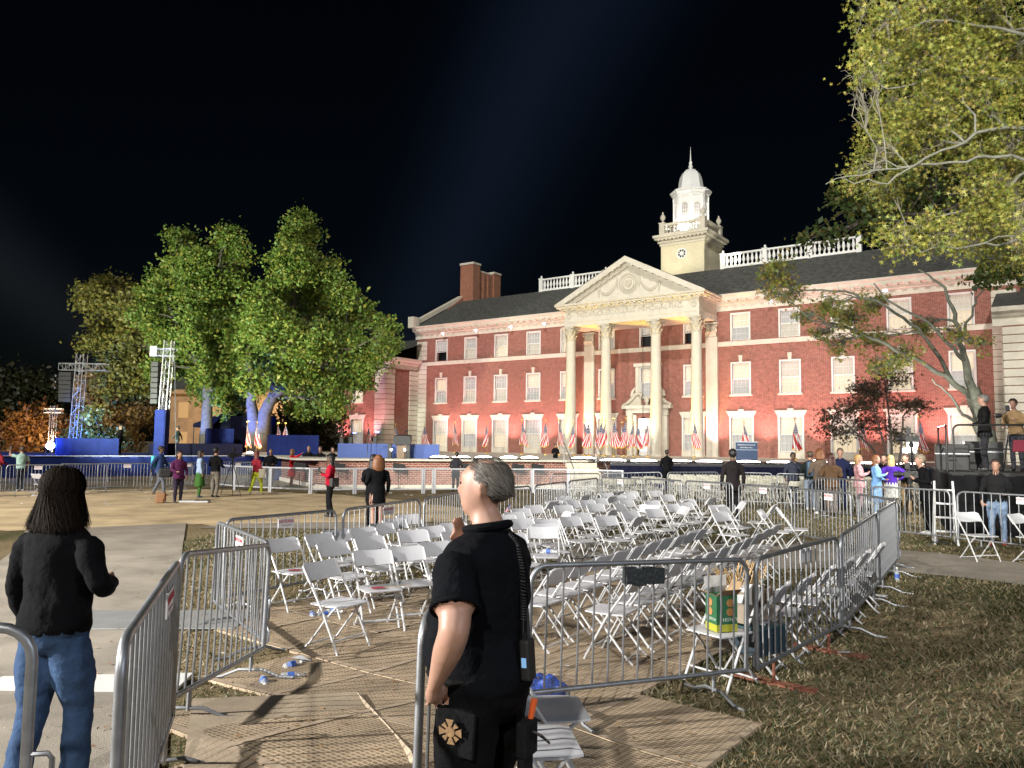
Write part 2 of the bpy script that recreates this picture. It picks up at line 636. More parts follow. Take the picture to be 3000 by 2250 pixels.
# roof: slopes up to a flat deck
mb = MB()
mb.add([(-22.95, -0.62, 12.5), (22.95, -0.62, 12.5), (22.95, 6.0, 15.95), (-22.95, 6.0, 15.95)], [(0, 1, 2, 3)])
mb.add([(-22.95, 6.0, 15.95), (22.95, 6.0, 15.95), (22.95, 10.5, 15.95), (-22.95, 10.5, 15.95)], [(0, 1, 2, 3)])
mb.add([(-22.95, 10.5, 15.95), (22.95, 10.5, 15.95), (22.95, 17.1, 12.5), (-22.95, 17.1, 12.5)], [(0, 1, 2, 3)])
ROOF = link('roof', mb.mesh('roof', M_ROOF, fix=False), HALL)
# slate courses: thin raised butts across the front slope
mb = MB()
n = 40
for i in range(n):
    t0 = i / n
    y0, z0 = -0.62 + 6.62 * t0, 12.5 + 3.45 * t0
    t1 = (i + 1) / n
    y1, z1 = -0.62 + 6.62 * t1, 12.5 + 3.45 * t1
    mb.add([(-22.9, y0, z0 + 0.035), (22.9, y0, z0 + 0.035), (22.9, y1, z1 + 0.008), (-22.9, y1, z1 + 0.008), (-22.9, y0, z0), (22.9, y0, z0)],
           [(0, 1, 2, 3), (4, 5, 1, 0)])
link('slate_courses', mb.mesh('slate_courses', M_ROOF, fix=False), ROOF)['kind'] = 'stuff'

# belt course and cornice
MB().box(-23.16, 23.16, -0.09, 0.02, Z_BELT0, Z_BELT1).build('belt_course', M_STONE, HALL)


def cornice(x0, x1, y, zb, zt, name='cornice', parent=HALL, proj=0.65, m=M_STONE):
    """frieze board, bed mould, soffit and crown along the plane y"""
    h = zt - zb
    prof = [(y + 0.02, zb), (y - 0.05, zb), (y - 0.05, zb + h * 0.36), (y - 0.16, zb + h * 0.42), (y - 0.16, zb + h * 0.60),
            (y - proj * 0.80, zb + h * 0.64), (y - proj * 0.80, zb + h * 0.80), (y - proj, zb + h * 0.92), (y - proj, zt), (y + 0.02, zt)]
    return MB().prism(prof, lambda a, b: (x0, a, b), lambda a, b: (x1, a, b)).build(name, m, parent)


CORN = [cornice(-23.3, -5.25, 0.0, Z_FRI, Z_EAVE), cornice(5.25, 23.3, 0.0, Z_FRI, Z_EAVE)]
me_mod = MB().box(-0.10, 0.10, -0.44, 0.0, -0.10, 0.0).mesh('modillion', M_STONE, bevel=0.02, seg=1)
me_den = MB().box(-0.13, 0.13, -0.36, 0.0, -0.11, 0.0).mesh('modillion', M_STONE)
for ci, (a, b) in enumerate(((-23.0, -5.5), (5.5, 23.0))):
    k = int((b - a) / 0.62)
    for i in range(k + 1):
        link('modillion', me_den, CORN[ci], (a + (b - a) * i / k, -0.162, 12.155))

# quoins at both inner corners: separate stone blocks
me_q = MB().box(-0.62, 0.62, -0.10, 0.0, 0.0, 0.405).mesh('quoin', M_STONE, bevel=0.02, seg=1)
for sx in (-22.48, 22.3):
    for i in range(27):
        if i * 0.43 + 0.4 > Z_FRI or (Z_BELT0 - 0.38 < i * 0.43 < Z_BELT1):
            continue
        link('quoin', me_q, HALL, (sx, 0.0, 0.05 + i * 0.43))

# --- windows
def mesh_cache(key, fn, _c={}):
    if key not in _c:
        _c[key] = fn()
    return _c[key]


def frame_mesh(w, h, t, proj):
    mb = MB()
    mb.box(-w / 2 - t, -w / 2, -proj, 0.12, -0.02, h + t)
    mb.box(w / 2, w / 2 + t, -proj, 0.12, -0.02, h + t)
    mb.box(-w / 2, w / 2, -proj, 0.12, h, h + t)
    return mb.mesh('window', M_TRIM)


def sash_mesh(w, h, nx, nz, t=0.045, b=0.016):
    mb = MB()
    mb.box(-w / 2, -w / 2 + t, -0.03, 0.02, 0, h).box(w / 2 - t, w / 2, -0.03, 0.02, 0, h)
    mb.box(-w / 2 + t, w / 2 - t, -0.03, 0.02, 0, t).box(-w / 2 + t, w / 2 - t, -0.03, 0.02, h - t, h)
    for i in range(1, nx):
        x = -w / 2 + w * i / nx
        mb.box(x - b / 2, x + b / 2, -0.02, 0.01, t, h - t)
    for j in range(1, nz):
        z = h * j / nz
        mb.box(-w / 2 + t, w / 2 - t, -0.018, 0.008, z - b / 2, z + b / 2)
    return mb.mesh('sash', M_TRIM)


def window(s, y, z0, w, h, parent, t=0.10, proj=0.05, sill=True, cur=0, opened=False, nx=4):
    fr = link('window', mesh_cache(('f', w, h, t), lambda: frame_mesh(w, h, t, proj)), parent, (s, y, z0))
    hh = h / 2
    up = link('sash', mesh_cache(('s', w, hh, nx), lambda: sash_mesh(w - 0.02, hh, nx, 2)), fr, (0, 0.14, hh))
    lo = link('sash', mesh_cache(('s', w, hh, nx), lambda: None), fr, (0, 0.09, 0 if not opened else hh * 0.85))
    gl = mesh_cache(('g', w, hh), lambda: MB().box(-w / 2 + 0.03, w / 2 - 0.03, 0.0, 0.006, 0.02, hh - 0.02).mesh('pane', M_GLASS))
    link('pane', gl, fr, (0, 0.146, hh))
    link('pane', gl, fr, (0, 0.096, 0 if not opened else hh * 0.85))
    c1 = cur
    c2 = (cur + 1) % 4 if cur != 2 else 0
    for zz, cc in ((0.0, c1), (hh, c2)):
        if opened and zz == 0.0:
            continue
        me = mesh_cache(('c', w, hh, cc), lambda: curtain_mesh(w, hh, M_CURT[cc]))
        link('curtain', me, fr, (0, 0.26, zz))
    if sill:
        me = mesh_cache(('sl', w), lambda: MB().box(-w / 2 - 0.19, w / 2 + 0.19, -0.14, 0.12, -0.14, -0.02).mesh('sill', M_STONE, bevel=0.015, seg=1))
        link('sill', me, fr)
    return fr


def curtain_mesh(w, h, m):
    n = 24
    P = [[(-w / 2 + w * i / n, 0.02 * math.sin(i * 1.9), z) for z in (0, h)] for i in range(n + 1)]
    return MB().grid(P).mesh('curtain', m, smooth=True)


def keystone():
    return MB().prism([(-0.10, 0), (0.10, 0), (0.14, 0.46), (-0.14, 0.46)], lambda a, b: (a, -0.09, b), lambda a, b: (a, 0.02, b)).mesh('keystone', M_STONE)


def flat_arch():
    mb = MB()
    mb.prism([(-0.84, 0), (0.84, 0), (1.06, 0.40), (-1.06, 0.40)], lambda a, b: (a, -0.07, b), lambda a, b: (a, 0.02, b))
    mb.prism([(-0.15, 0.0), (0.15, 0.0), (0.19, 0.52), (-0.19, 0.52)], lambda a, b: (a, -0.11, b), lambda a, b: (a, 0.0, b))
    return mb.mesh('flat_arch', M_STONE)


me_key, me_arch = keystone(), flat_arch()
me_apron = MB().box(-0.86, 0.86, -0.05, 0.02, -0.86, -0.02).box(-0.62, 0.62, -0.075, 0.0, -0.72, -0.14).mesh('apron', M_STONE)
rr = random.Random(4)
for i, s in enumerate(SX):
    cur3 = [0, 0, 2, 0, 2, 1, 3, 1, 1, 0, 2, 2, 2][i]
    w3 = window(s, 0.0, 9.36, 1.2, 1.82, HALL, sill=False, cur=cur3, opened=i in (0, 6, 7))
    w2 = window(s, 0.0, 5.62, 1.2, 2.12, HALL, cur=[1, 0, 0, 1, 1, 1, 1, 1, 1, 2, 2, 2, 1][i])
    if i != 6:
        link('keystone', me_key, w2, (0, 0, 2.22))
        w1 = window(s, 0.0, 1.72, 1.44, 2.30, HALL, t=0.12, sill=False, cur=[2, 1, 2, 0, 1, 1, 1, 1, 1, 1, 2, 2, 1][i], nx=5)
        link('flat_arch', me_arch, w1, (0, 0, 2.34))
        link('apron', me_apron, w1)
# surround of the window over the door
cs = MB().box(-1.0, -0.72, -0.12, 0.05, 5.45, 8.05).box(0.72, 1.0, -0.12, 0.05, 5.45, 8.05).box(-1.12, 1.12, -0.2, 0.05, 7.86, 8.12)
for sg in (-1, 1):
    cs.tube([(sg * 1.02, -0.12, 6.3), (sg * 1.22, -0.12, 6.0), (sg * 1.28, -0.12, 5.7), (sg * 1.10, -0.12, 5.55)], [0.07, 0.13, 0.15, 0.07], 8)
cs.build('window_surround', M_STONE, HALL, bevel=0.01, seg=1)

# --- the doorway with its broken pediment
dr = MB()
for sg in (-1, 1):
    dr.box(min(sg * 1.22, sg * 1.62), max(sg * 1.22, sg * 1.62), -0.30, 0.05, 1.0, 4.3)
    dr.box(min(sg * 1.16, sg * 1.68), max(sg * 1.16, sg * 1.68), -0.36, 0.05, 4.22, 4.42)
    dr.box(min(sg * 0.95, sg * 1.2), max(sg * 0.95, sg * 1.2), -0.12, 0.05, 1.0, 4.3)
DOORS = dr.box(-1.7, 1.7, -0.34, 0.05, 4.42, 4.72).box(-1.95, 1.95, -0.55, 0.05, 4.72, 4.98).build('door_surround', M_STONE, HALL, bevel=0.02, seg=1)
sw = MB()
for sg in (-1, 1):
    P = []
    pts = [(sg * 1.95, 4.98), (sg * 1.55, 5.16), (sg * 1.2, 5.46), (sg * 0.9, 5.78), (sg * 0.62, 5.88), (sg * 0.42, 5.74), (sg * 0.48, 5.56), (sg * 0.6, 5.6)]
    sw.tube([(x, -0.30, z) for x, z in pts], [0.10, 0.13, 0.15, 0.15, 0.14, 0.12, 0.09, 0.05], 8)
    sw.prism([(sg * 1.8, 4.97), (sg * 0.5, 4.97), (sg * 0.5, 5.6), (sg * 0.9, 5.72)], lambda a, b: (a, -0.22, b), lambda a, b: (a, 0.02, b))
sw.lathe([(0.02, 5.0), (0.14, 5.02), (0.1, 5.1), (0.2, 5.3), (0.22, 5.45), (0.1, 5.56), (0.03, 5.7)], 10, (0, -0.25, 0))
sw.build('broken_pediment', M_STONE2, DOORS, smooth=True)
door = MB().box(-0.95, -0.02, 0.10, 0.16, 1.0, 3.1).box(0.02, 0.95, 0.10, 0.16, 1.0, 3.1).box(-0.95, 0.95, 0.08, 0.18, 3.12, 3.22).build('door', M_TRIM, HALL)
link('door_pane', MB().box(-0.8, -0.15, 0.085, 0.098, 1.6, 2.9).box(0.15, 0.8, 0.085, 0.098, 1.6, 2.9).mesh('door_pane', mat('lit_pane', (0.5, 0.5, 0.55), 0.4, emit=(0.75, 0.75, 1.0), estr=0.35)), door)
link('transom', MB().box(-0.9, 0.9, 0.12, 0.14, 3.24, 4.03).mesh('transom', mat('lit_transom', (0.5, 0.5, 0.5), 0.4, emit=(1, 0.93, 0.82), estr=0.25)), door)
lan = thing('hanging_lantern', 'large glowing white lantern hanging before the hall doorway', 'lantern', loc2w(0.2, -1.3, 3.25), -TH)
link('shade', MB().lathe([(0.20, 0.0), (0.30, 0.02), (0.33, 0.62), (0.26, 0.70)], 12).mesh('shade', mat('lantern_glow', (0.8, 0.8, 0.8), 0.4, emit=(1, 0.95, 0.85), estr=3.0), smooth=True), lan)
link('chain', MB().tube([(0, 0, 0.7), (0, 0, 7.2)], 0.02, 6).lathe([(0.28, 0.69), (0.1, 0.82), (0.03, 0.86)], 12).mesh('chain', M_BLKMET), lan)

# --- portico
PY = -2.9
me_col = None


def column_mesh():
    n = 40
    prof = [(0.50, 0.0), (0.52, 0.06), (0.52, 0.14), (0.46, 0.17), (0.48, 0.22), (0.41, 0.28)]
    mb = MB().box(-0.55, 0.55, -0.55, 0.55, -0.12, 0.0)
    H0 = 9.66 - 1.1
    for t in np.linspace(0, 1, 8):
        prof.append((0.405 - 0.075 * t ** 1.6, 0.3 + (H0 - 0.3) * t))
    prof += [(0.37, H0 + 0.01), (0.37, H0 + 0.07), (0.33, H0 + 0.08)]
    mb.lathe(prof, n)
    return mb.mesh('column', M_STONE, smooth=True)


def capital_mesh(square=False):
    """bell with two rows of leaves, four corner volutes and an abacus"""
    mb = MB()
    r0 = 0.33
    if square:
        mb.box(-0.34, 0.34, -0.10, 0.12, 0.0, 0.9)
    else:
        mb.lathe([(r0, 0.0), (r0 + 0.01, 0.45), (r0 + 0.10, 0.85), (r0 + 0.12, 0.9)], 24)
    for row, (z0, h, off) in enumerate(((0.03, 0.34, 0.0), (0.30, 0.36, 0.5))):
        for k in range(8):
            if square:
                if k > 4:
                    continue
                x = -0.32 + 0.64 * (k + off) / 4.5
                c = Vector((x, -0.11, 0)); d = Vector((0, -1, 0))
            else:
                a = 2 * math.pi * (k + off) / 8
                d = Vector((math.cos(a), math.sin(a), 0)); c = d * (r0 + 0.02)
            t = Vector((-d.y, d.x, 0))
            P = []
            for zt, out, w in ((0, 0.0, 0.10), (0.5, 0.03, 0.11), (0.85, 0.09, 0.09), (1.0, 0.15, 0.05), (0.9, 0.17, 0.02)):
                p = c + d * out + Vector((0, 0, z0 + h * zt))
                P.append([p - t * w, p + d * 0.03, p + t * w])
            mb.grid(P)
    for sx, sy in ((-1, -1), (1, -1)) if square else ((-1, -1), (1, -1), (1, 1), (-1, 1)):
        c = Vector((sx * 0.36, sy * (0.12 if square else 0.36), 0.80))
        mb.tube([c + Vector((-sx * 0.12, -sy * 0.08, -0.28)), c + Vector((0, 0, 0.04)), c + Vector((sx * 0.09, sy * 0.09, -0.02)), c + Vector((sx * 0.05, sy * 0.05, -0.10))], [0.03, 0.06, 0.06, 0.04], 6)
    a = 0.50
    if square:
        mb.box(-a, a, -0.26, 0.12, 0.9, 1.02)
    else:
        mb.prism([(-a, -a), (0, -a * 0.82), (a, -a), (a * 0.82, 0), (a, a), (0, a * 0.82), (-a, a), (-a * 0.82, 0)], lambda x, y: (x, y, 0.9), lambda x, y: (x, y, 1.02))
    return mb.mesh('capital', M_STONE2)


me_col, me_cap, me_caps = column_mesh(), capital_mesh(), capital_mesh(True)
PORT = HALL
for sx in (-4.93, -1.96, 1.96, 4.93):
    c = link('column', me_col, PORT, (sx, PY, 1.12))
    link('capital', me_cap, c, (0, 0, 8.63))
me_pil = MB().box(-0.42, 0.42, -0.22, 0.03, 0, 8.56).box(-0.47, 0.47, -0.28, 0.03, 0.0, 0.25).mesh('pilaster', M_STONE)
for sx in (-4.93, 4.93):
    c = link('pilaster', me_pil, PORT, (sx, 0.0, 1.12))
    link('capital', me_caps, c, (0, -0.12, 8.57))
# entablature
ENT0, ENT1 = 10.77, 12.16
EX, EY = 5.28, PY - 0.36
ent = MB().box(-EX, EX, EY, 0.02, ENT0 + 0.02, ENT0 + 0.30).box(-EX - 0.03, EX + 0.03, EY - 0.03, 0.02, ENT0 + 0.30, ENT0 + 0.42)
ent.box(-EX + 0.01, EX - 0.01, EY + 0.01, 0.02, ENT0 + 0.42, ENT1 - 0.18).box(-EX - 0.10, EX + 0.10, EY - 0.10, 0.02, ENT1 - 0.18, ENT1 - 0.02)
ENT = ent.build('entablature', M_STONE, PORT)
PC = 12.42
pc = MB()
pc.box(-EX - 0.50, EX + 0.50, EY - 0.42, 0.02, ENT1 - 0.02, ENT1 + 0.12).box(-EX - 0.60, EX + 0.60, EY - 0.52, 0.02, ENT1 + 0.12, PC)
PCORN = pc.build('portico_cornice', M_STONE, PORT, bevel=0.02, seg=1)
for i in range(17):
    link('modillion', me_mod, PCORN, (-EX - 0.15 + (2 * EX + 0.3) * i / 16, EY - 0.0, ENT1 - 0.022))
for i in range(6):
    o = link('modillion', me_mod, PCORN, (EX + 0.0, EY + 0.35 + 0.5 * i, ENT1 - 0.022), math.pi / 2)
# tympanum and raking cornices
AP = 15.42
HWX = EX + 0.60
TYM = MB().prism([(-EX, PC - 0.01), (EX, PC - 0.01), (0, AP - 0.45)], lambda a, b: (a, EY + 0.06, b), lambda a, b: (a, EY + 0.35, b)).build('tympanum', M_STONE, PORT)
sl = (AP - PC) / HWX
for sg in (-1, 1):
    rk = MB()
    P = [(sg * HWX, PC), (0, AP), (0, AP - 0.42), (sg * (HWX - 0.42 / sl), PC)]
    rk.prism(P, lambda a, b: (a, EY - 0.52, b), lambda a, b: (a, EY + 0.06, b))
    P2 = [(sg * (HWX - 0.40 / sl), PC + 0.0), (0, AP - 0.41), (0, AP - 0.70), (sg * (HWX - 0.70 / sl), PC)]
    rk.prism(P2, lambda a, b: (a, EY - 0.14, b), lambda a, b: (a, EY + 0.07, b))
    RK = rk.build('raking_cornice', M_STONE, PORT)
    for i in range(1, 10):
        t = i / 10
        x, z = sg * (HWX - 0.9) * (1 - t), PC + 0.12 + (AP - PC - 0.52) * t
        o = link('modillion', me_mod, RK, (x, EY - 0.10, z))
        o.rotation_euler = (0, sg * math.atan(sl), 0)
# portico roof back to the main roof
pr_ = MB()
for sg in (-1, 1):
    pr_.add([(sg * (HWX + 0.02), EY - 0.55, PC + 0.02), (0, EY - 0.55, AP + 0.02), (0, 5.4, AP + 0.02), (sg * (HWX + 0.02), 0.6, PC + 0.02)], [(0, 1, 2, 3)])
link('portico_roof', pr_.mesh('portico_roof', M_ROOF, fix=False), HALL)
MB().box(-EX + 0.25, EX - 0.25, EY + 0.3, -0.02, ENT0 + 0.14, ENT0 + 0.2).build('portico_ceiling', M_WHITE, HALL)
# inscription and medallions
M_LET = mat('cut_letters', (0.40, 0.365, 0.29), 0.9)
o = link('inscription', text_mesh('FREDERICK\u00b7DOUGLASS  MEMORIAL\u00b7HALL', 0.50, 0.008, M_LET), ENT, (0, EY + 0.004, ENT0 + 0.80))
o.rotation_euler = (rad(90), 0, 0)
bb = [v.co.x for v in o.data.vertices]
o.scale = (8.3 / (max(bb) - min(bb)), 1.0, 1.0)
for sx in (-4.9, 4.9):
    md = MB()
    for r in (0.20, 0.11):
        md.tube([(r * math.cos(a), 0, r * math.sin(a)) for a in np.linspace(0, 2 * math.pi, 20)], 0.03, 5, cap=False)
    link('medallion', md.mesh('medallion', M_STONE2, smooth=True), ENT, (sx, EY + 0.0, ENT0 + 0.80))
# seal with shield, ribbons and swags carved in the tympanum
sl_ = MB()
for r, w in ((0.62, 0.07), (0.44, 0.035)):
    sl_.tube([(r * math.cos(a), 0, r * 1.05 * math.sin(a)) for a in np.linspace(0, 2 * math.pi, 32)], w, 6, cap=False)
sl_.prism([(-0.26, 0.22), (-0.26, -0.10), (0, -0.30), (0.26, -0.10), (0.26, 0.22)], lambda a, b: (a, -0.06, b), lambda a, b: (a, 0.05, b))
for k in range(3):
    sl_.box(-0.18 + k * 0.15, -0.12 + k * 0.15, -0.09, 0.0, -0.12, 0.12)
for k in range(18):
    a = math.pi * (1.12 + 0.76 * k / 17)
    sl_.cbox((0.53 * math.cos(a), -0.03, 0.56 * math.sin(a)), (0.04, 0.06, 0.06))
for k in range(26):
    a = 2 * math.pi * k / 26
    sl_.tube([(0.64 * math.cos(a), 0, 0.67 * math.sin(a)), (0.78 * math.cos(a + 0.2), -0.03, 0.8 * math.sin(a + 0.2))], [0.05, 0.015], 5)
for sg in (-1, 1):
    for dz, w in ((0, 0.06), (-0.10, 0.05)):
        sl_.tube([(sg * (0.85 + 1.5 * t), -0.02, 0.35 + dz - 1.1 * (4 * t * (1 - t)) ** 0.8 * 0.62 - 0.45 * t) for t in np.linspace(0, 1, 10)], [w * (0.6 + 0.8 * 4 * t * (1 - t)) for t in np.linspace(0, 1, 10)], 6)
    for x0, z0 in ((0.88, 0.4), (2.38, -0.1)):
        sl_.tube([(sg * x0, -0.02, z0 + 0.15), (sg * (x0 + 0.03), -0.03, z0 - 0.3), (sg * (x0 - 0.03), -0.02, z0 - 0.75)], [0.03, 0.08, 0.03], 6)
link('seal', sl_.mesh('seal', M_STONE2, smooth=True), TYM, (0, EY + 0.05, 13.55))

# --- cupola
TY = 8.25
b0 = MB().box(-1.87, 1.87, TY - 1.87, TY + 1.87, 14.5, 18.75)
BASE = b0.build('tower_base', mat('tower_stone', (0.60, 0.55, 0.40), 0.85, var=0.12, scale=1.6, spec=0.2), HALL)
# shallow ashlar joints as proud blocks
me_a = MB().box(-0.5, 0.5, -0.012, 0.0, 0, 0.39).mesh('ashlar_block', BASE.data.materials[0])
for j in range(6):
    for k in range(4):
        x = -1.4 + k * 0.94 + (0.0 if j % 2 else -0.0)
        if abs(x) < 1.0 and 2 <= j <= 4:
            continue
        o = link('ashlar_block', me_a, BASE, (x, TY - 1.87, 16.2 + j * 0.41))
        o.scale = (0.92, 1, 1)
tc_ = MB()
for p, z0, z1 in ((0.08, 18.55, 18.75), (0.20, 18.76, 18.92), (0.42, 19.05, 19.2), (0.52, 19.2, 19.42)):
    tc_.box(-1.87 - p, 1.87 + p, TY - 1.87 - p, TY + 1.87 + p, z0, z1)
tc_.box(-1.9, 1.9, TY - 1.9, TY + 1.9, 18.9, 19.1)
TCOR = tc_.build('tower_cornice', M_STONE, HALL)
me_td = MB().box(-0.06, 0.06, -0.24, 0.0, -0.09, 0.0).mesh('modillion', M_STONE)
for i in range(12):
    link('modillion', me_td, TCOR, (-1.9 + 3.8 * i / 11, TY - 2.07 + 0.0, 19.048))
    link('modillion', me_td, TCOR, (2.07, TY - 1.9 + 3.8 * i / 11, 19.048), math.pi / 2)
rw = MB()
rw.tube([(0.40 * math.cos(a), 0, 0.40 * math.sin(a)) for a in np.linspace(0, 2 * math.pi, 28)], 0.06, 6, cap=False)
for k in range(8):
    a = math.pi * k / 4
    rw.beam((0, -0.01, 0), (0.38 * math.cos(a), -0.01, 0.38 * math.sin(a)), 0.045)
rw.tube([(0.13 * math.cos(a), -0.01, 0.13 * math.sin(a)) for a in np.linspace(0, 2 * math.pi, 16)], 0.03, 6, cap=False)
RW = link('round_window', rw.mesh('round_window', M_WHITE), BASE, (-0.02, TY - 1.90, 17.72))
link('pane', MB().prism([(0.38 * math.cos(a), 0.38 * math.sin(a)) for a in np.linspace(0, 2 * math.pi, 25)[:-1]], lambda a, b: (a, 0.005, b), lambda a, b: (a, 0.02, b)).mesh('pane', mat('dark_glass', (0.05, 0.05, 0.06), 0.15)), RW)
# tower balustrade
me_tbal = MB().lathe([(0.075, 0), (0.075, 0.06), (0.04, 0.12), (0.085, 0.28), (0.045, 0.48), (0.07, 0.55), (0.07, 0.60)], 8).mesh('baluster', M_STONE, smooth=True)
tb = MB()
for sx in (-1.75, 1.75):
    for sy in (-1.75, 1.75):
        tb.cbox((sx, TY + sy, 19.95), (0.46, 0.46, 1.04)).cbox((sx, TY + sy, 20.50), (0.54, 0.54, 0.09))
for z0, z1, w in ((19.43, 19.62, 0.2), (20.22, 20.42, 0.22)):
    for sg in (-1.75, 1.75):
        tb.box(-1.51, 1.51, TY + sg - w, TY + sg + w, z0, z1).box(sg - w, sg + w, TY - 1.51, TY + 1.51, z0, z1)
TB = tb.build('tower_balustrade', M_STONE, HALL)
for i in range(11):
    p = -1.35 + 2.7 * i / 10
    link('baluster', me_tbal, TB, (p, TY - 1.75, 19.62))
MB().box(1.70, 1.80, TY - 1.5, TY + 1.5, 19.6, 20.25).build('parapet_panel', M_STONE, TB)
me_urn = MB().lathe([(0.13, 0), (0.13, 0.06), (0.05, 0.10), (0.07, 0.16), (0.21, 0.36), (0.23, 0.52), (0.15, 0.60), (0.17, 0.64), (0.06, 0.74), (0.08, 0.82), (0.02, 0.95)], 14).mesh('urn', M_STONE, smooth=True)
for sx in (-1.75, 1.75):
    for sy in (-1.75, 1.75):
        link('urn', me_urn, TB, (sx, TY + sy, 20.54))
# octagonal lantern
OR = math.pi / 8
dm = MB().lathe([(1.42, 19.3), (1.42, 22.72), (1.48, 22.74), (1.48, 22.9), (1.60, 23.0), (1.66, 23.16), (1.72, 23.2), (1.72, 23.32), (1.2, 23.45)], 8, (0, TY, 0), OR)
LANT = dm.build('lantern', M_WHITE, HALL)
me_lp = MB().box(-0.10, 0.10, -0.05, 0.05, 0, 3.3).box(-0.13, 0.13, -0.07, 0.07, 3.15, 3.36).mesh('lantern_pilaster', M_WHITE)
arch = [(-0.30, 0), (-0.30, 1.5)] + [(-0.30 * math.cos(a), 1.5 + 0.30 * math.sin(a)) for a in np.linspace(0, math.pi, 9)][1:-1] + [(0.30, 1.5), (0.30, 0)]
aw = MB()
aw.tube([(x * 1.12, -0.02, z * 1.03) for x, z in arch], 0.06, 6)
for x in (-0.1, 0.1):
    aw.box(x - 0.012, x + 0.012, -0.03, 0.0, 0, 1.75)
for z in (0.3, 0.6, 0.9, 1.2, 1.5):
    aw.box(-0.29, 0.29, -0.03, 0.0, z - 0.012, z + 0.012)
me_aw = aw.mesh('arched_window', M_WHITE)
me_ap = MB().prism(arch, lambda a, b: (a, 0.0, b), lambda a, b: (a, 0.01, b)).mesh('pane', mat('pale_pane', (0.45, 0.42, 0.40), 0.3))
for k in range(8):
    a = -math.pi / 2 + k * math.pi / 4
    ap = 1.42 * math.cos(OR)
    o = link('arched_window', me_aw, LANT, (ap * math.cos(a), TY + ap * math.sin(a), 20.35), a + math.pi / 2)
    link('pane', me_ap, o, (0, -0.012, 0))
    a2 = a + OR
    link('lantern_pilaster', me_lp, LANT, (1.42 * math.cos(a2), TY + 1.42 * math.sin(a2), 19.45), a2 + math.pi / 2)
MB().lathe([(1.24, 23.42), (1.12, 23.55), (1.03, 23.8), (0.98, 24.2), (0.90, 24.6), (0.74, 24.95), (0.50, 25.2), (0.2, 25.34), (0.14, 25.36)], 8, (0, TY, 0), OR).build('dome', mat('dome_lead', (0.78, 0.79, 0.78), 0.5, var=0.06, scale=2), HALL)
MB().lathe([(0.16, 25.3), (0.12, 25.45), (0.19, 25.52), (0.19, 25.58), (0.12, 25.66), (0.14, 25.95), (0.07, 26.05), (0.045, 26.4), (0.008, 27.3)], 10, (0, TY, 0)).build('finial', M_WHITE, HALL, smooth=True)

# --- roof balustrades, the chimney blocks and the gable copings
me_bal = MB().lathe([(0.11, 0), (0.11, 0.08), (0.05, 0.14), (0.06, 0.2), (0.13, 0.42), (0.06, 0.72), (0.05, 0.8), (0.10, 0.84), (0.10, 0.9)], 8).mesh('baluster', M_WHITE, smooth=True)
for sg in (-1, 1):
    rb = MB()
    a, b = (3.55, 13.5)
    posts = [3.55, 6.85, 10.15, 13.5]
    for p in posts:
        rb.cbox((sg * p, 6.0, 16.40), (0.34, 0.34, 1.3)).cbox((sg * p, 6.0, 17.08), (0.42, 0.42, 0.08))
        rb.lathe([(0.04, 17.1), (0.05, 17.16), (0.10, 17.25), (0.08, 17.34), (0.01, 17.40)], 8, (sg * p, 6.0, 0))
    x0, x1 = sorted((sg * a, sg * b))
    rb.box(x0, x1, 5.88, 6.12, 15.92, 16.08).box(x0, x1, 5.86, 6.14, 16.94, 17.06)
    RB = rb.build('roof_balustrade', M_WHITE, HALL)
    for q in range(3):
        for k in range(9):
            x = posts[q] + 0.33 * (k + 1)
            link('baluster', me_bal, RB, (sg * x, 6.0, 16.06))
    ch = MB()
    s0, s1 = (sg * 23.1, sg * 21.5)
    x0, x1 = min(s0, s1), max(s0, s1)
    ch.box(x0, x1, 6.0, 7.1, 14.5, 19.55).box(x0, x1, 9.4, 10.5, 14.5, 19.2)
    ch.box(x0 + 0.10, x1 - 0.14, 7.1, 9.4, 14.5, 19.0)
    for yy in (7.85, 8.6):
        ch.box(x0 + 0.05, x1 - 0.05, yy - 0.14, yy + 0.14, 14.5, 18.85)
    CH = ch.build('chimney', M_CHIM, HALL)
    MB().box(x0 - 0.06, x1 + 0.06, 5.94, 7.16, 19.55, 19.75).box(x0 - 0.06, x1 + 0.06, 9.34, 10.56, 19.2, 19.38).box(x0 + 0.1, x1 - 0.15, 7.16, 9.34, 19.0, 19.16).build('chimney_cap', M_STONE, CH)
    gp = MB()
    gx0, gx1 = sorted((sg * 23.35, sg * 22.85))
    gp.prism([(-0.75, 12.55), (6.0, 16.1), (6.0, 16.5), (-0.75, 12.98)], lambda a_, b_: (gx0, a_, b_), lambda a_, b_: (gx1, a_, b_))
    gp.box(gx0 - 0.05, gx1 + 0.12, -1.0, -0.2, 12.45, 13.45)
    gp.build('gable_coping', M_STONE, HALL)
# floodlight heads fixed under the eave
me_fl = MB().box(-0.16, -0.02, -0.14, 0.0, -0.06, 0.1).box(0.02, 0.16, -0.14, 0.0, -0.06, 0.1).box(-0.02, 0.02, -0.05, 0.1, -0.2, 0.16).mesh('eave_floodlight', mat('flood_housing', (0.5, 0.5, 0.52), 0.4, emit=(0.9, 0.95, 1), estr=0.35))
for s in (-19.6, -15.9, -12.2, -8.9, 9.2, 12.6, 16.2):
    link('eave_floodlight', me_fl, HALL, (s, -0.5, 11.70))

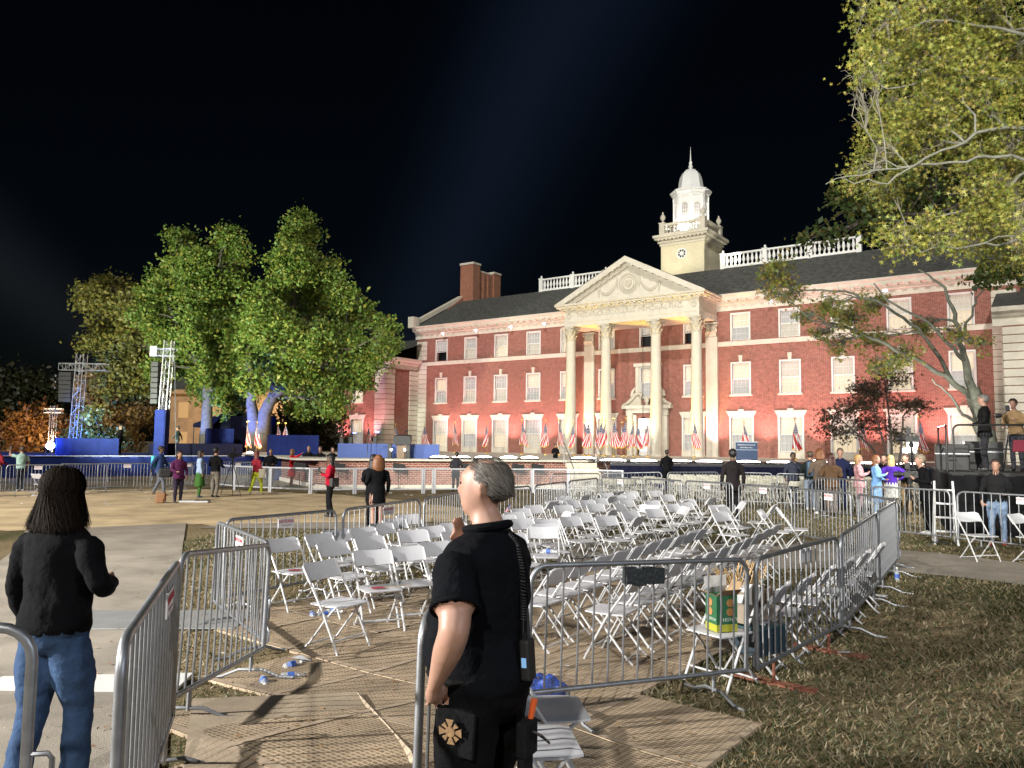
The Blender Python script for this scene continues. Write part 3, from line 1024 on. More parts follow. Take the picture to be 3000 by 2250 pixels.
# --- the two lower pavilions that step forward
def pavilion(sg, x0, x1):
    """x0<x1 local"""
    yf = -4.2
    wins = []
    n = 3
    for k in range(n):
        s = (x1 - 3.4 - k * 3.15) if sg < 0 else (x0 + 3.6 + k * 3.15)
        wins.append(s)
    hl = []
    for s in wins:
        hl += [(s - 0.6, s + 0.6, 5.62, 7.74), (s - 0.72, s + 0.72, 1.72, 4.02)]
    P = wall_with_holes('pavilion_wall', x0, x1, yf, 0, 9.2, hl, M_BRICK)
    for s in wins:
        window(s, yf, 5.62, 1.2, 2.12, HALL, cur=2)
        w1 = window(s, yf, 1.72, 1.44, 2.30, HALL, t=0.12, sill=False, cur=1, nx=5)
        link('flat_arch', me_arch, w1, (0, 0, 2.34))
        link('apron', me_apron, w1)
    xi = x1 if sg < 0 else x0
    mbx = MB().add([(xi, yf, 0), (xi, 0.0, 0), (xi, 0.0, 9.2), (xi, yf, 9.2)], [(0, 1, 2, 3)])
    xo = x0 if sg < 0 else x1
    mbx.add([(xo, yf, 0), (xo, 8.0, 0), (xo, 8.0, 9.2), (xo, yf, 9.2)], [(0, 1, 2, 3)])
    mbx.build('pavilion_side', M_BRICK, HALL)
    MB().box(x0 + 0.1, x1 - 0.1, yf + 0.8, yf + 0.85, 0, 9.1).build('pavilion_partition', M_DARK, HALL)
    # cornice on front and return
    h0, h1 = 8.55, 9.5
    prof = [(0.02, h0), (-0.05, h0), (-0.05, h0 + 0.4), (-0.2, h0 + 0.5), (-0.2, h0 + 0.6), (-0.5, h0 + 0.72), (-0.55, h1), (0.02, h1)]
    MB().prism(prof, lambda a, b: (x0 - 0.5, yf + a, b), lambda a, b: (x1 + 0.5, yf + a, b)).build('pavilion_cornice', M_STONE, HALL)
    sgn = 1 if sg < 0 else -1
    MB().prism(prof, lambda a, b: (xi - sgn * a, yf + 0.02, b), lambda a, b: (xi - sgn * a, -0.11, b)).build('pavilion_cornice', M_STONE, HALL)
    rf = MB()
    xm = (x0 + x1) / 2
    rf.add([(x0 - 0.5, yf - 0.5, 9.52), (x1 + 0.5, yf - 0.5, 9.52), (x1 + 0.5, 3, 12.0), (x0 - 0.5, 3, 12.0), (x0 - .5, 10, 9.52), (x1 + .5, 10, 9.52)], [(0, 1, 2, 3), (3, 2, 5, 4)])
    link('pavilion_roof', rf.mesh('pavilion_roof', M_ROOF, fix=False), HALL)
    # quoins
    mq = mesh_cache(('pq',), lambda: MB().box(-0.62, 0.62, -0.10, 0.0, 0, 0.405).mesh('quoin', M_STONE, bevel=0.02, seg=1))
    mqs = mesh_cache(('pqs',), lambda: MB().box(-0.10, 0.10, -0.55, 0.55, 0, 0.405).mesh('quoin', M_STONE, bevel=0.02, seg=1))
    for i in range(19):
        z = 0.05 + i * 0.445
        link('quoin', mq, HALL, (x0 + 0.56, yf, z))
        link('quoin', mq, HALL, (x1 - 0.56, yf, z))
        link('quoin', mqs, HALL, (xi, yf + 0.56, z))
        link('quoin', mqs, HALL, (xi, -0.66, z))


pavilion(-1, -33.2, -22.9)
pavilion(1, 22.45, 33.0)
# ------------------------------------------------------------------ terrace, stages and their lights
DECK = 1.30
ter = thing('brick_terrace', 'low brick terrace wall with pale stone coping before the hall', 'terrace')
TW = [(-8.25, 33.4), (-3.5, 34.35), (0.06, 35.3), (3.6, 36.3)]
mb = MB()
for (x, y), (x2, y2) in zip(TW[:-1], TW[1:]):
    mb.add([(x, y, 0), (x2, y2, 0), (x2, y2, DECK - 0.08), (x, y, DECK - 0.08)], [(0, 1, 2, 3)])
mb.add([(-8.25, 33.4, 0), (-8.25, 33.4, DECK - 0.08), (-14, 44, DECK - 0.08), (-14, 44, 0)], [(0, 1, 2, 3)])
mb.add([(3.6, 36.3, 0), (6.0, 40, 0), (6.0, 40, DECK - 0.08), (3.6, 36.3, DECK - 0.08)], [(0, 1, 2, 3)])
link('brick_wall', mb.mesh('brick_wall', M_BRICK2, fix=False), ter)
mb = MB()
for (x, y), (x2, y2) in zip(TW[:-1], TW[1:]):
    mb.beam((x, y - 0.05, 0.09), (x2, y2 - 0.05, 0.09), 0.14, 0.18)
mb.beam((-8.3, 33.4, 0.09), (-14, 44, 0.09), 0.14, 0.18)
mb.build('plinth', M_STONE, ter)
top = [(-9.3, 33.2)] + [(x, y - 0.18) for x, y in TW] + [(6.2, 40.2), loc2w(23, 0.3)[:2], loc2w(-23.0, 0.3)[:2], loc2w(-33, -3.9)[:2], (-16, 46)]
MB().prism(top, lambda a, b: (a, b, DECK - 0.08), lambda a, b: (a, b, DECK)).build('coping', mat('coping_stone', (0.5, 0.47, 0.40), 0.8, var=0.1, scale=1), ter)

# brick-floored forecourt stage with navy skirt, right of the steps
nst = thing('stage_platform', 'long stage platform with dark navy skirt in front of the portico', 'stage')
NS = [(4.3, 33.6), (20.5, 33.9), (26, 36), (26, 44), (8, 46), (6.2, 40)]
MB().prism(NS, lambda a, b: (a, b, 1.14), lambda a, b: (a, b, 1.26)).build('deck', mat('stage_deck', (0.03, 0.03, 0.035), 0.6), nst)
P = []
for i in range(140):
    t = i / 139
    x = 4.3 + 16.2 * t
    y = 33.6 + 0.3 * t + 0.035 * math.sin(i * 1.7) - 0.02
    P.append([(x, y, 0.0), (x, y, 1.15)])
MB().grid(P).build('skirt', M_NAVY, nst, smooth=True)
P = [[(4.3 + 1.9 * t, 33.62 + 6.4 * t, z) for z in (0.0, 1.15)] for t in np.linspace(0, 1, 12)]
MB().grid(P).build('side_skirt', M_NAVY, nst)

# steps down from the terrace beside the navy stage
stp = thing('steps', 'short flight of steps with sloping handrail between terrace and navy stage', 'steps', (3.2, 34.9, 0), rad(10))
for k in range(6):
    MB().box(-0.7, 0.7, -1.5 + k * 0.3, -1.2 + k * 0.3, k * 0.2, 0.2 + k * 0.2).build('tread', M_STONE2, stp)
for sx in (-0.75, 0.75):
    MB().tube([(sx, -1.5, 0), (sx, -1.5, 0.95), (sx, 0.3, 2.1), (sx, 0.3, 1.2)], 0.022, 6).build('handrail', M_GALV, stp)

# royal blue platform on the lawn to the side of the terrace
bst = thing('stage_platform', 'long royal blue draped stage platform under the big green trees', 'stage')
BS = [(-40, 30.3), (-26.0, 39.3), (-20.7, 42.9), (-17.3, 46.3), (-13.0, 50.6)]
BSH = 1.10
back = [(-18, 58), (-31, 52), (-50, 40)]
MB().prism(BS + back, lambda a, b: (a, b, BSH - 0.1), lambda a, b: (a, b, BSH)).build('deck', mat('blue_deck', (0.02, 0.04, 0.22), 0.6), bst)
P = []
q = 0
for (x, y), (x2, y2) in zip(BS[:-1], BS[1:]):
    for k in range(24):
        t = k / 24
        w = 0.05 * math.sin(q * 1.9)
        P.append([(x + (x2 - x) * t - w * 0.6, y + (y2 - y) * t + w, 0.0), (x + (x2 - x) * t - w * 0.3, y + (y2 - y) * t + w * 0.5, BSH - 0.02)])
        q += 1
MB().grid(P).build('skirt', M_BLUE, bst, smooth=True)
mb = MB()
for (a, b), (a2, b2) in zip(BS[:-1], BS[1:]):
    mb.beam((a, b - 0.04, BSH + 0.012), (a2, b2 - 0.04, BSH + 0.012), 0.10, 0.03)
mb.build('edge_strip', mat('white_tape', (0.6, 0.62, 0.68), 0.6), bst)


def box_thing(name, label, cat, c, d, rz, m, bevel=0.01):
    """a draped block: body, top and hem"""
    t = thing(name, label, cat, (c[0], c[1], c[2]), rz)
    n = 28
    P = []
    per = [(-d[0] / 2, -d[1] / 2), (d[0] / 2, -d[1] / 2), (d[0] / 2, d[1] / 2), (-d[0] / 2, d[1] / 2), (-d[0] / 2, -d[1] / 2)]
    for (a, b), (a2, b2) in zip(per[:-1], per[1:]):
        for k in range(n):
            u = k / n
            w = 0.012 * math.sin(len(P) * 1.7)
            P.append([(a + (a2 - a) * u + w, b + (b2 - b) * u + w, 0), (a + (a2 - a) * u, b + (b2 - b) * u, d[2])])
    P.append(P[0])
    MB().grid(P).build('drape', m, t, smooth=True)
    MB().box(-d[0] / 2, d[0] / 2, -d[1] / 2, d[1] / 2, d[2] - 0.03, d[2] + 0.004).build('top', m, t)
    return t


box_thing('stage_block', 'blue draped block beside the glowing blue lamp on the blue stage', 'block', (-23.4, 42.6, BSH), (3.0, 1.0, 0.95), rad(35), M_BLUE)
box_thing('stage_block', 'long dark blue draped riser at foot of the blue speaker column', 'block', (-19.0, 46.7, BSH), (5.2, 1.0, 0.72), rad(40), M_NAVY)
box_thing('stage_block', 'blue draped box beside the leaning tent wall on the blue stage', 'block', (-19.3, 51.0, BSH), (1.6, 1.2, 1.7), rad(30), M_BLUE)
box_thing('stage_wall', 'tall dark blue fabric wall standing between the two blue lit trunks', 'screen', (-17.9, 53.4, BSH), (3.0, 0.4, 2.6), rad(25), M_NAVY)
box_thing('stage_wall', 'dark blue screen behind the men in black by the terrace corner', 'screen', (-11.4, 40.4, 0.0), (2.6, 0.3, 2.35), rad(8), M_BLUE)

# ------------------------------------------------------------------ lectern and its surroundings on the terrace
lec = thing('lectern', 'dark lectern with wide slanted top between two low blue panels', 'lectern', (-5.02, 35.6, DECK), rad(4))
MB().prism([(-0.24, 0), (0.24, 0), (0.24, 0.72), (-0.24, 0.72)], lambda a, b: (a, -0.2, b), lambda a, b: (a, 0.2, b)).build('body', M_WOODP, lec, bevel=0.01)
MB().prism([(-0.36, 0.62), (0.36, 0.62), (0.42, 0.74), (0.40, 1.0), (0.28, 1.04), (-0.28, 1.04), (-0.40, 0.98), (-0.40, 0.74)], lambda a, b: (a, -0.3, b), lambda a, b: (a, 0.28, b + 0.06)).build('top', M_BLKPL, lec, bevel=0.02)
MB().tube([(0.05, 0, 1.04), (0.08, 0.02, 1.2), (0.12, 0.05, 1.24)], 0.012, 6).tube([(0.10, 0.04, 1.22), (0.24, 0.1, 1.27)], 0.035, 8).build('microphone', M_BLKPL, lec)
for (x0, x1, y, lb) in ((-8.05, -5.3, 35.9, 'low blue panel standing beside the lectern towards the teleprompter'), (-4.72, -3.35, 36.05, 'short low blue panel beside the lectern towards the portico')):
    t = thing('blue_panel', lb, 'panel', ((x0 + x1) / 2, y, DECK), rad(4))
    w = (x1 - x0)
    n = 2 if w > 2 else 1
    for k in range(n):
        MB().box(-w / 2 + w * k / n + 0.01, -w / 2 + w * (k + 1) / n - 0.01, -0.03, 0.03, 0.0, 0.66).build('board', mat('blue_board', (0.04, 0.075, 0.24), 0.7, var=0.1, scale=3), t, bevel=0.008)
    MB().box(-w / 2, w / 2, 0.03, 0.25, 0.0, 0.02).build('base', M_BLKMET, t)
for (x, y, hh, lb) in ((-9.1, 41.4, 0.95, 'slim black speaker post near the far end of the terrace'), (-8.55, 41.0, 1.0, 'slim black speaker post beside a bright footlight on the terrace'), (-7.05, 39.9, 0.98, 'slim black speaker post next to the low blue panel'), (-5.55, 35.3, 0.68, 'short black speaker post just before the lectern'), (-4.72, 35.45, 0.66, 'short black speaker post at the lectern side by the portico')):
    t = thing('speaker_post', lb, 'speaker', (x, y, DECK))
    MB().box(-0.09, 0.09, -0.09, 0.09, 0.03, hh).build('body', M_BLKPL, t, bevel=0.01)
    MB().box(-0.14, 0.14, -0.14, 0.14, 0, 0.03).build('base', M_BLKMET, t)
    for k in range(4):
        MB().lathe([(0.05, -0.092), (0.055, -0.098), (0.03, -0.100)], 8).build('driver', mat('grey_cone', (0.1, 0.1, 0.1), 0.5), t, loc=(0, 0, 0.2 + k * hh * 0.2)).rotation_euler = (rad(90), 0, 0)
for (x, y, lb) in ((-6.35, 35.0, 'teleprompter glass on a thin pole before the blue panel'), (-8.2, 39.0, 'teleprompter glass on a thin pole further back on the terrace')):
    t = thing('teleprompter', lb, 'teleprompter', (x, y, DECK))
    MB().tube([(0, 0, 0), (0, 0, 1.0), (0.28, 0, 1.25)], 0.015, 6).build('pole', M_BLKMET, t)
    MB().add([(0.1, 0, 1.2), (0.42, 0, 1.2), (0.42, 0.2, 1.65), (0.1, 0.2, 1.65)], [(0, 1, 2, 3)]).build('glass', mat('prompter_glass', (0.6, 0.65, 0.8), 0.05, alpha=0.12), t)
    MB().box(0.18, 0.34, -0.02, 0.06, 1.16, 1.21).build('monitor_glow', mat('blue_glow', (0.1, 0.1, 0.9), 0.5, emit=(0.15, 0.2, 1.0), estr=4), t)
for x, y in ((-5.45, 35.1), (-4.85, 35.15)):
    t = thing('stage_lamp', 'small bright white lamp on a bracket at the foot of the lectern', 'lamp', (x, y, DECK + 0.40), 0, 'lamps by the lectern')
    MB().lathe([(0.03, 0.05), (0.05, 0), (0.045, -0.02)], 10).build('lens', mat('white_lamp', (1, 1, 1), 0.4, emit=(1, 0.97, 0.9), estr=14), t).rotation_euler = (rad(90), 0, 0)
    MB().tube([(0, 0.06, -0.40), (0, 0.06, 0)], 0.02, 6).build('bracket', M_BLKMET, t)
# black wedge speakers hung under the coping
for k, (x, y) in enumerate(((-9.0, 33.0), (-7.4, 33.25), (-4.9, 33.75), (-1.9, 34.45), (0.3, 35.0), (1.2, 35.25))):
    t = thing('wedge_speaker', 'black wedge loudspeaker on a stand before the brick terrace wall', 'speaker', (x, y, 0), rad(12), 'loudspeakers along the terrace wall')
    MB().prism([(-0.2, 0.85), (0.2, 0.78), (0.22, 1.08), (-0.2, 1.16)], lambda a, b: (a * 1.25, -0.18, b), lambda a, b: (a * 1.25, 0.14, b - 0.06)).build('cabinet', M_BLKPL, t, bevel=0.012)
    MB().tube([(0, 0, 0.05), (0, 0, 0.85)], 0.018, 6).box(-0.16, 0.16, -0.16, 0.16, 0.0, 0.05).build('stand', M_BLKMET, t)

# ------------------------------------------------------------------ flags
def flag_mat():
    m = mat('flag_cloth', (0.5, 0.05, 0.05), 0.8, spec=0.2)
    b = m.node_tree.nodes['Principled BSDF']
    L = m.node_tree.links
    uv = nd(m, 'ShaderNodeUVMap')
    sp = nd(m, 'ShaderNodeSeparateXYZ')
    L.new(uv.outputs[0], sp.inputs[0])

    def math_(op, a, bv):
        n = nd(m, 'ShaderNodeMath'); n.operation = op
        for i, q in enumerate((a, bv)):
            if q is None:
                continue
            if isinstance(q, (int, float)):
                n.inputs[i].default_value = q
            else:
                L.new(q, n.inputs[i])
        return n.outputs[0]
    st = math_('GREATER_THAN', math_('FRACT', math_('MULTIPLY', sp.outputs[1], 6.5), None), 0.5)
    mx = nd(m, 'ShaderNodeMix'); mx.data_type = 'RGBA'
    L.new(st, mx.inputs[0])
    mx.inputs[6].default_value = (0.72, 0.70, 0.68, 1)
    mx.inputs[7].default_value = (0.50, 0.02, 0.035, 1)
    can = math_('MULTIPLY', math_('LESS_THAN', sp.outputs[0], 0.40), math_('GREATER_THAN', sp.outputs[1], 0.40))
    vo = nd(m, 'ShaderNodeTexVoronoi'); vo.inputs['Scale'].default_value = 16; vo.inputs['Randomness'].default_value = 0.1
    L.new(uv.outputs[0], vo.inputs['Vector'])
    star = math_('LESS_THAN', vo.outputs['Distance'], 0.30)
    mb_ = nd(m, 'ShaderNodeMix'); mb_.data_type = 'RGBA'
    L.new(star, mb_.inputs[0])
    mb_.inputs[6].default_value = (0.012, 0.02, 0.12, 1)
    mb_.inputs[7].default_value = (0.7, 0.7, 0.7, 1)
    m2 = nd(m, 'ShaderNodeMix'); m2.data_type = 'RGBA'
    L.new(can, m2.inputs[0]); L.new(mx.outputs[2], m2.inputs[6]); L.new(mb_.outputs[2], m2.inputs[7])
    fr = math_('GREATER_THAN', sp.outputs[0], 0.965)
    m3 = nd(m, 'ShaderNodeMix'); m3.data_type = 'RGBA'
    L.new(fr, m3.inputs[0]); L.new(m2.outputs[2], m3.inputs[6]); m3.inputs[7].default_value = (0.7, 0.42, 0.05, 1)
    L.new(m3.outputs[2], b.inputs['Base Color'])
    return m


M_FLAG = flag_mat()


def flag_cloth(H=2.2, seed=0, spread=0.42):
    rr_ = random.Random(seed)
    na, nb = 20, 18
    vs, uvs = [], []
    ph = rr_.uniform(0, 6)
    lean_ = rr_.uniform(0.02, 0.16)
    for i in range(na + 1):
        t = i / na
        for j in range(nb + 1):
            w = j / nb - 0.5
            wd = 0.05 + (spread + 0.10) * t ** 0.85
            hem = 0.10 * math.sin(w * 5 + ph) * t
            vs.append((w * wd + lean_ * t + 0.02 * math.sin(t * 7 + ph), 0.055 * math.sin(w * 21 + ph + t * 1.5) * (0.25 + t), H - 0.10 - t * 1.52 - hem))
            uvs.append((t * 0.999, 0.62 + w * 0.72 - 0.22 * (t - 0.4)))
    fs = [(i * (nb + 1) + j, (i + 1) * (nb + 1) + j, (i + 1) * (nb + 1) + j + 1, i * (nb + 1) + j + 1) for i in range(na) for j in range(nb)]
    me = bpy.data.meshes.new('cloth')
    me.from_pydata(vs, [], fs)
    ul = me.uv_layers.new(name='UVMap')
    for p in me.polygons:
        for li in p.loop_indices:
            ul.data[li].uv = uvs[me.loops[li].vertex_index]
    me.materials.append(M_FLAG)
    me.shade_smooth()
    return me


CLOTHS = [flag_cloth(seed=k, spread=0.36 + 0.08 * k) for k in range(4)]
me_pole = MB().tube([(0, 0, 0.05), (0, 0, 2.22)], 0.016, 8).mesh('pole', mat('pole_wood', (0.35, 0.22, 0.08), 0.4))
me_fin = MB().lathe([(0.02, 2.2), (0.035, 2.24), (0.015, 2.27), (0.03, 2.30), (0.01, 2.42)], 8).add([(-0.11, 0, 2.38), (0, 0, 2.28), (0, 0, 2.34)], [(0, 1, 2)]).add([(0.11, 0, 2.38), (0, 0, 2.28), (0, 0, 2.34)], [(0, 1, 2)]).mesh('finial', M_GOLD)
me_fb = MB().lathe([(0.16, 0), (0.16, 0.03), (0.06, 0.07), (0.03, 0.12)], 14).mesh('base', M_GOLD)


def flag(loc, rz, label, group, k, sc=1.0, mirror=False):
    t = thing('flag', label, 'flag', loc, rz, group)
    t.scale = (-sc if mirror else sc, sc, sc)
    link('pole', me_pole, t); link('finial', me_fin, t); link('base', me_fb, t); link('cloth', CLOTHS[k % 4], t)
    return t


FS = [-25.1, -21.93, -18.86, -15.75, -12.68, -9.56, -6.45, -4.43, -3.35, -2.18, -1.35, -1.01, -0.39, 0.0, 0.23, 0.86, 1.46, 1.75, 2.29, 2.58, 3.28, 6.4, 9.49, 12.43, 15.91, 18.73]
rr = random.Random(9)
for i, s in enumerate(FS):
    dy = rr.uniform(-0.7, 0.7) if -5 < s < 4 else 0.0
    x, y, z = loc2w(s, -7.0 + dy)
    # keep the sight line: shift along the line to the viewer
    k = (y / (BY - _s * s + _c * (-7.0)))
    x0, y0, _ = loc2w(s, -7.0)
    centre = -5 < s < 4
    flag((x0 * k, y0 * k, DECK), rr.uniform(-0.6, 0.6) - 0.2, 'striped flag on gilt topped pole in the crowded row before the portico columns' if centre else ('striped flag on gilt topped pole spaced along the brick front of the hall'),
         'flags before the columns' if centre else 'flags along the hall front', i, rr.uniform(0.93, 1.06), rr.random() < 0.3)
for i, (x, y) in enumerate(((-16.3, 47.6), (-15.85, 48.0), (-15.1, 49.9), (-14.75, 50.3))):
    flag((x, y, BSH), rr.uniform(-0.4, 0.4), 'striped flag on the blue stage beside the thick blue lit trunk', 'flags by the blue lit trunk', i, 0.9)

# ------------------------------------------------------------------ footlights: glowing bars on the deck edges
M_FOOT = mat('footlight_lens', (1, 1, 1), 0.4, emit=(1.0, 0.86, 0.80), estr=16)
me_fbody = MB().box(-0.62, 0.62, -0.10, 0.12, 0.0, 0.09).mesh('housing', M_BLKMET, bevel=0.01, seg=1)
me_flens = MB().prism([(-0.60, 0), (-0.52, 0.07), (-0.30, 0.125), (0, 0.14), (0.30, 0.125), (0.52, 0.07), (0.60, 0)], lambda a, b: (a, -0.07, 0.06 + b * 0.75), lambda a, b: (a, 0.10, 0.06 + b * 0.5)).mesh('lens', M_FOOT)


def footlight(x, y, z, rz, sc=1.0, lens=None):
    t = thing('footlight', 'glowing white footlight bar on the edge of the stage deck', 'footlight', (x, y, z), rz, 'footlights along the deck edge')
    t.scale = (sc, 1, 1)
    link('housing', me_fbody, t)
    link('lens', lens or me_flens, t)
    return t


for x, y in ((-3.25, 34.6), (-2.28, 34.85), (-1.26, 35.1), (-0.12, 35.4), (0.85, 35.65)):
    footlight(x, y + 0.25, DECK, rad(15), 0.74)
for u in (3.42, 4.5, 5.85, 7.35, 8.72, 10.4, 11.85, 13.6, 15.5, 17.6):
    footlight(u, 34.1 if u > 4 else 36.4, 1.26 if u > 4 else DECK, 0.0, 1.05)
# pools of warm light the footlights and ground washers throw on the front
for s in (-20.4, -17.1, -13.8, -10.4, -7.0, 7.0, 10.4, 13.8, 17.1, 20.4):
    sx = s + (1.65 if s < 0 else -1.65)
    x, y, z = loc2w(sx, -1.5)
    lamp('wall_washer', 'SPOT', (x, y, 1.4), loc2w(sx, 0.25, 7.5), 900, (1.0, 0.45, 0.45), 0.12, rad(84), 0.9)
for s in (-31.5, -28, -24.6, -21.5):
    x, y, z = loc2w(s, -5.7)
    lamp('wall_washer', 'SPOT', (x, y, 1.4), loc2w(s + 0.3, -3.9, 6.5), 800, (1.0, 0.42, 0.46), 0.12, rad(74), 0.9)
x, y, z = loc2w(-34.2, -6.2)
lamp('wall_washer', 'SPOT', (x, y, 1.4), loc2w(-33.0, -4.2, 4.0), 1600, (0.12, 0.2, 1.0), 0.12, rad(80), 0.9)
for s in (-4.93, -1.96, 1.96, 4.93):
    x, y, z = loc2w(s - 0.25, PY - 1.0)
    lamp('column_uplight', 'SPOT', (x, y, 1.45), loc2w(s, PY - 0.1, 6.0), 1900, (1.0, 0.66, 0.12), 0.1, rad(34), 0.8)
for s in (-4.93, 4.93):
    x, y, z = loc2w(s, -1.0)
    lamp('column_uplight', 'SPOT', (x, y, 1.45), loc2w(s, -0.1, 6.0), 900, (1.0, 0.64, 0.12), 0.1, rad(46), 0.8)
x, y, z = loc2w(-0.2, -1.9)
lamp('door_lamp', 'POINT', (x, y, 3.4), (x, y, 0), 26, (1.0, 0.93, 0.85), 0.25)
# cupola floods on its gallery and on the roof deck
for sx, sy in ((-1.62, -1.62), (1.62, -1.62), (0, -1.66), (1.66, 0)):
    x, y, z = loc2w(sx, TY + sy)
    lamp('gallery_flood', 'SPOT', (x, y, 19.75), loc2w(0, TY, 23.2), 700, (1.0, 0.98, 0.94), 0.15, rad(120), 0.6)
x, y, z = loc2w(-1.5, 2.6)
lamp('roof_flood', 'SPOT', (x, y, 15.4), loc2w(0, TY - 1.9, 18.2), 240, (1.0, 0.90, 0.62), 0.15, rad(70), 0.8)
x, y, z = loc2w(5.2, TY - 3.0)
lamp('roof_flood', 'SPOT', (x, y, 16.3), loc2w(1.9, TY, 18.2), 240, (1.0, 0.93, 0.72), 0.15, rad(70), 0.8)
# lanterns and work lamps near the press riser
t = thing('lamp_post', 'glowing white lantern on a dark post in front of the small red tree', 'lamp post', (15.6, 30.0, 0.12))
MB().tube([(0, 0, 0), (0, 0, 1.75)], 0.04, 8).lathe([(0.12, 0), (0.12, 0.1), (0.05, 0.2)], 10).build('post', M_BLKMET, t)
MB().lathe([(0.10, 1.75), (0.20, 2.05), (0.19, 2.2), (0.10, 2.24)], 10).build('lantern', mat('lamp_globe', (1, 1, 1), 0.4, emit=(1, 0.98, 0.92), estr=9), t, smooth=True)
MB().lathe([(0.20, 2.23), (0.08, 2.34), (0.02, 2.42)], 10).build('cap', M_BLKMET, t)
for x, y, z, lb, c, s in ((12.05, 23.6, 1.85, 'small brilliant white video lamp among the reporters', (1, 0.95, 0.9), 40), (12.4, 31.6, 1.35, 'round orange glowing lamp behind the woman in pink', (1, 0.6, 0.4), 16), (15.8, 31.0, 1.3, 'orange glowing lamp low behind the reporters', (1, 0.55, 0.35), 16)):
    t = thing('work_lamp', lb, 'lamp', (x, y, gz(x, y)))
    MB().tube([(0, 0, 0), (0, 0, z - 0.1)], 0.018, 6).build('stand', M_BLKMET, t)
    MB().lathe([(0.06, -0.03), (0.07, 0.02), (0.05, 0.05)], 12).build('lens', mat('lamp_' + str(int(s * 10 + c[1] * 7)), (1, 1, 1), 0.4, emit=c, estr=s), t, loc=(0, -0.03, z)).rotation_euler = (rad(90), 0, 0)
    MB().box(-0.09, 0.09, 0.02, 0.10, z - 0.09, z + 0.09).build('housing', M_BLKMET, t)
lamp('video_lamp', 'POINT', (11.2, 20.6, 2.6), (0, 0, 0), 230, (1, 0.95, 0.9), 0.1)

# campus sign board
t = thing('campus_sign', 'dark blue sign board with white lettering before the hall', 'sign', (12.35, 40.5, 0.9), rad(-8))
MB().box(-0.55, 0.55, -0.04, 0.04, 0.35, 1.35).build('board', mat('sign_blue', (0.015, 0.04, 0.10), 0.5), t, bevel=0.01)
MB().box(-0.56, 0.56, -0.05, 0.05, 1.35, 1.40).box(-0.56, 0.56, -0.046, 0.0, 0.95, 0.975).build('trim', mat('sign_grey', (0.35, 0.42, 0.5), 0.5), t)
MB().box(-0.5, -0.44, -0.03, 0.03, 0, 0.35).box(0.44, 0.5, -0.03, 0.03, 0, 0.35).build('post', M_BLKMET, t)
for k, (tx, sz, zz) in enumerate((('FREDERICK DOUGLASS', 0.085, 1.22), ('MEMORIAL HALL', 0.085, 1.08))):
    o = link('lettering', text_mesh(tx, sz, 0.002, mat('sign_white', (0.7, 0.72, 0.75), 0.6)), t, (-0.02, -0.043, zz))
    o.rotation_euler = (rad(90), 0, 0)
# ------------------------------------------------------------------ crowd barriers
BL = 2.1


def barrier_meshes():
    r = 0.12
    pts = [(-BL / 2, 0, 0.19), (-BL / 2, 0, 1.09 - r)]
    pts += [(-BL / 2 + r - r * math.cos(a), 0, 1.09 - r + r * math.sin(a)) for a in np.linspace(0, math.pi / 2, 6)[1:]]
    pts += [(BL / 2 - r + r * math.sin(a), 0, 1.09 - r + r * math.cos(a)) for a in np.linspace(0, math.pi / 2, 6)]
    pts += [(BL / 2, 0, 0.19)]
    fr = MB().tube(pts, 0.020, 10).tube([(-BL / 2, 0, 0.20), (BL / 2, 0, 0.20)], 0.018, 10)
    frame = fr.mesh('frame', M_GALV, smooth=True)
    bar = MB().tube([(0, 0, 0.19), (0, 0, 1.085)], 0.008, 6).mesh('bar', M_GALV, smooth=True)
    bent = MB().tube([(0, 0, 0.19), (0.004, 0.008, 0.5), (0.016, 0.014, 0.72), (-0.004, 0.004, 0.86), (0, 0, 1.085)], 0.008, 6).mesh('bar', M_GALV, smooth=True)
    foot = MB().tube([(0, 0, 0.20), (0, 0, 0.06)], 0.016, 8).tube([(0, -0.36, 0.015), (0, -0.24, 0.02), (0, -0.10, 0.075), (0, 0.10, 0.075), (0, 0.24, 0.02), (0, 0.36, 0.015)], 0.014, 6).mesh('foot', M_GALV, smooth=True)
    rust = mat('rusty_steel', (0.20, 0.07, 0.04), 0.8, 0.2, var=0.4, scale=12)
    footr = MB().tube([(0, 0, 0.20), (0, 0, 0.02)], 0.014, 8).box(-0.06, 0.06, -0.36, 0.36, 0.004, 0.022).mesh('foot', rust)
    hook = MB().tube([(0, 0, 0.62), (0.07, 0, 0.62), (0.085, 0, 0.60), (0.085, 0, 0.48), (0.07, 0, 0.42)], 0.010, 6).tube([(0, 0, 0.34), (0.07, 0, 0.34), (0.085, 0, 0.32), (0.085, 0, 0.22)], 0.010, 6).mesh('hook', M_GALV, smooth=True)
    return frame, bar, bent, foot, footr, hook


B_FR, B_BAR, B_BENT, B_FOOT, B_FOOTR, B_HOOK = barrier_meshes()
M_SIGN = mat('sign_white_card', (0.6, 0.58, 0.58), 0.6, var=0.12, scale=10)
M_SRED = mat('sign_red', (0.42, 0.03, 0.05), 0.6)
_nat = text_mesh('NATIONAL', 0.058, 0.001, M_SRED)
_nat2 = text_mesh('event fencing services', 0.020, 0.001, mat('sign_small_print', (0.35, 0.2, 0.22), 0.6))
_plate = MB().box(-0.15, 0.15, -0.004, 0.004, -0.06, 0.06).mesh('sign_plate', M_SIGN)
NB = 15


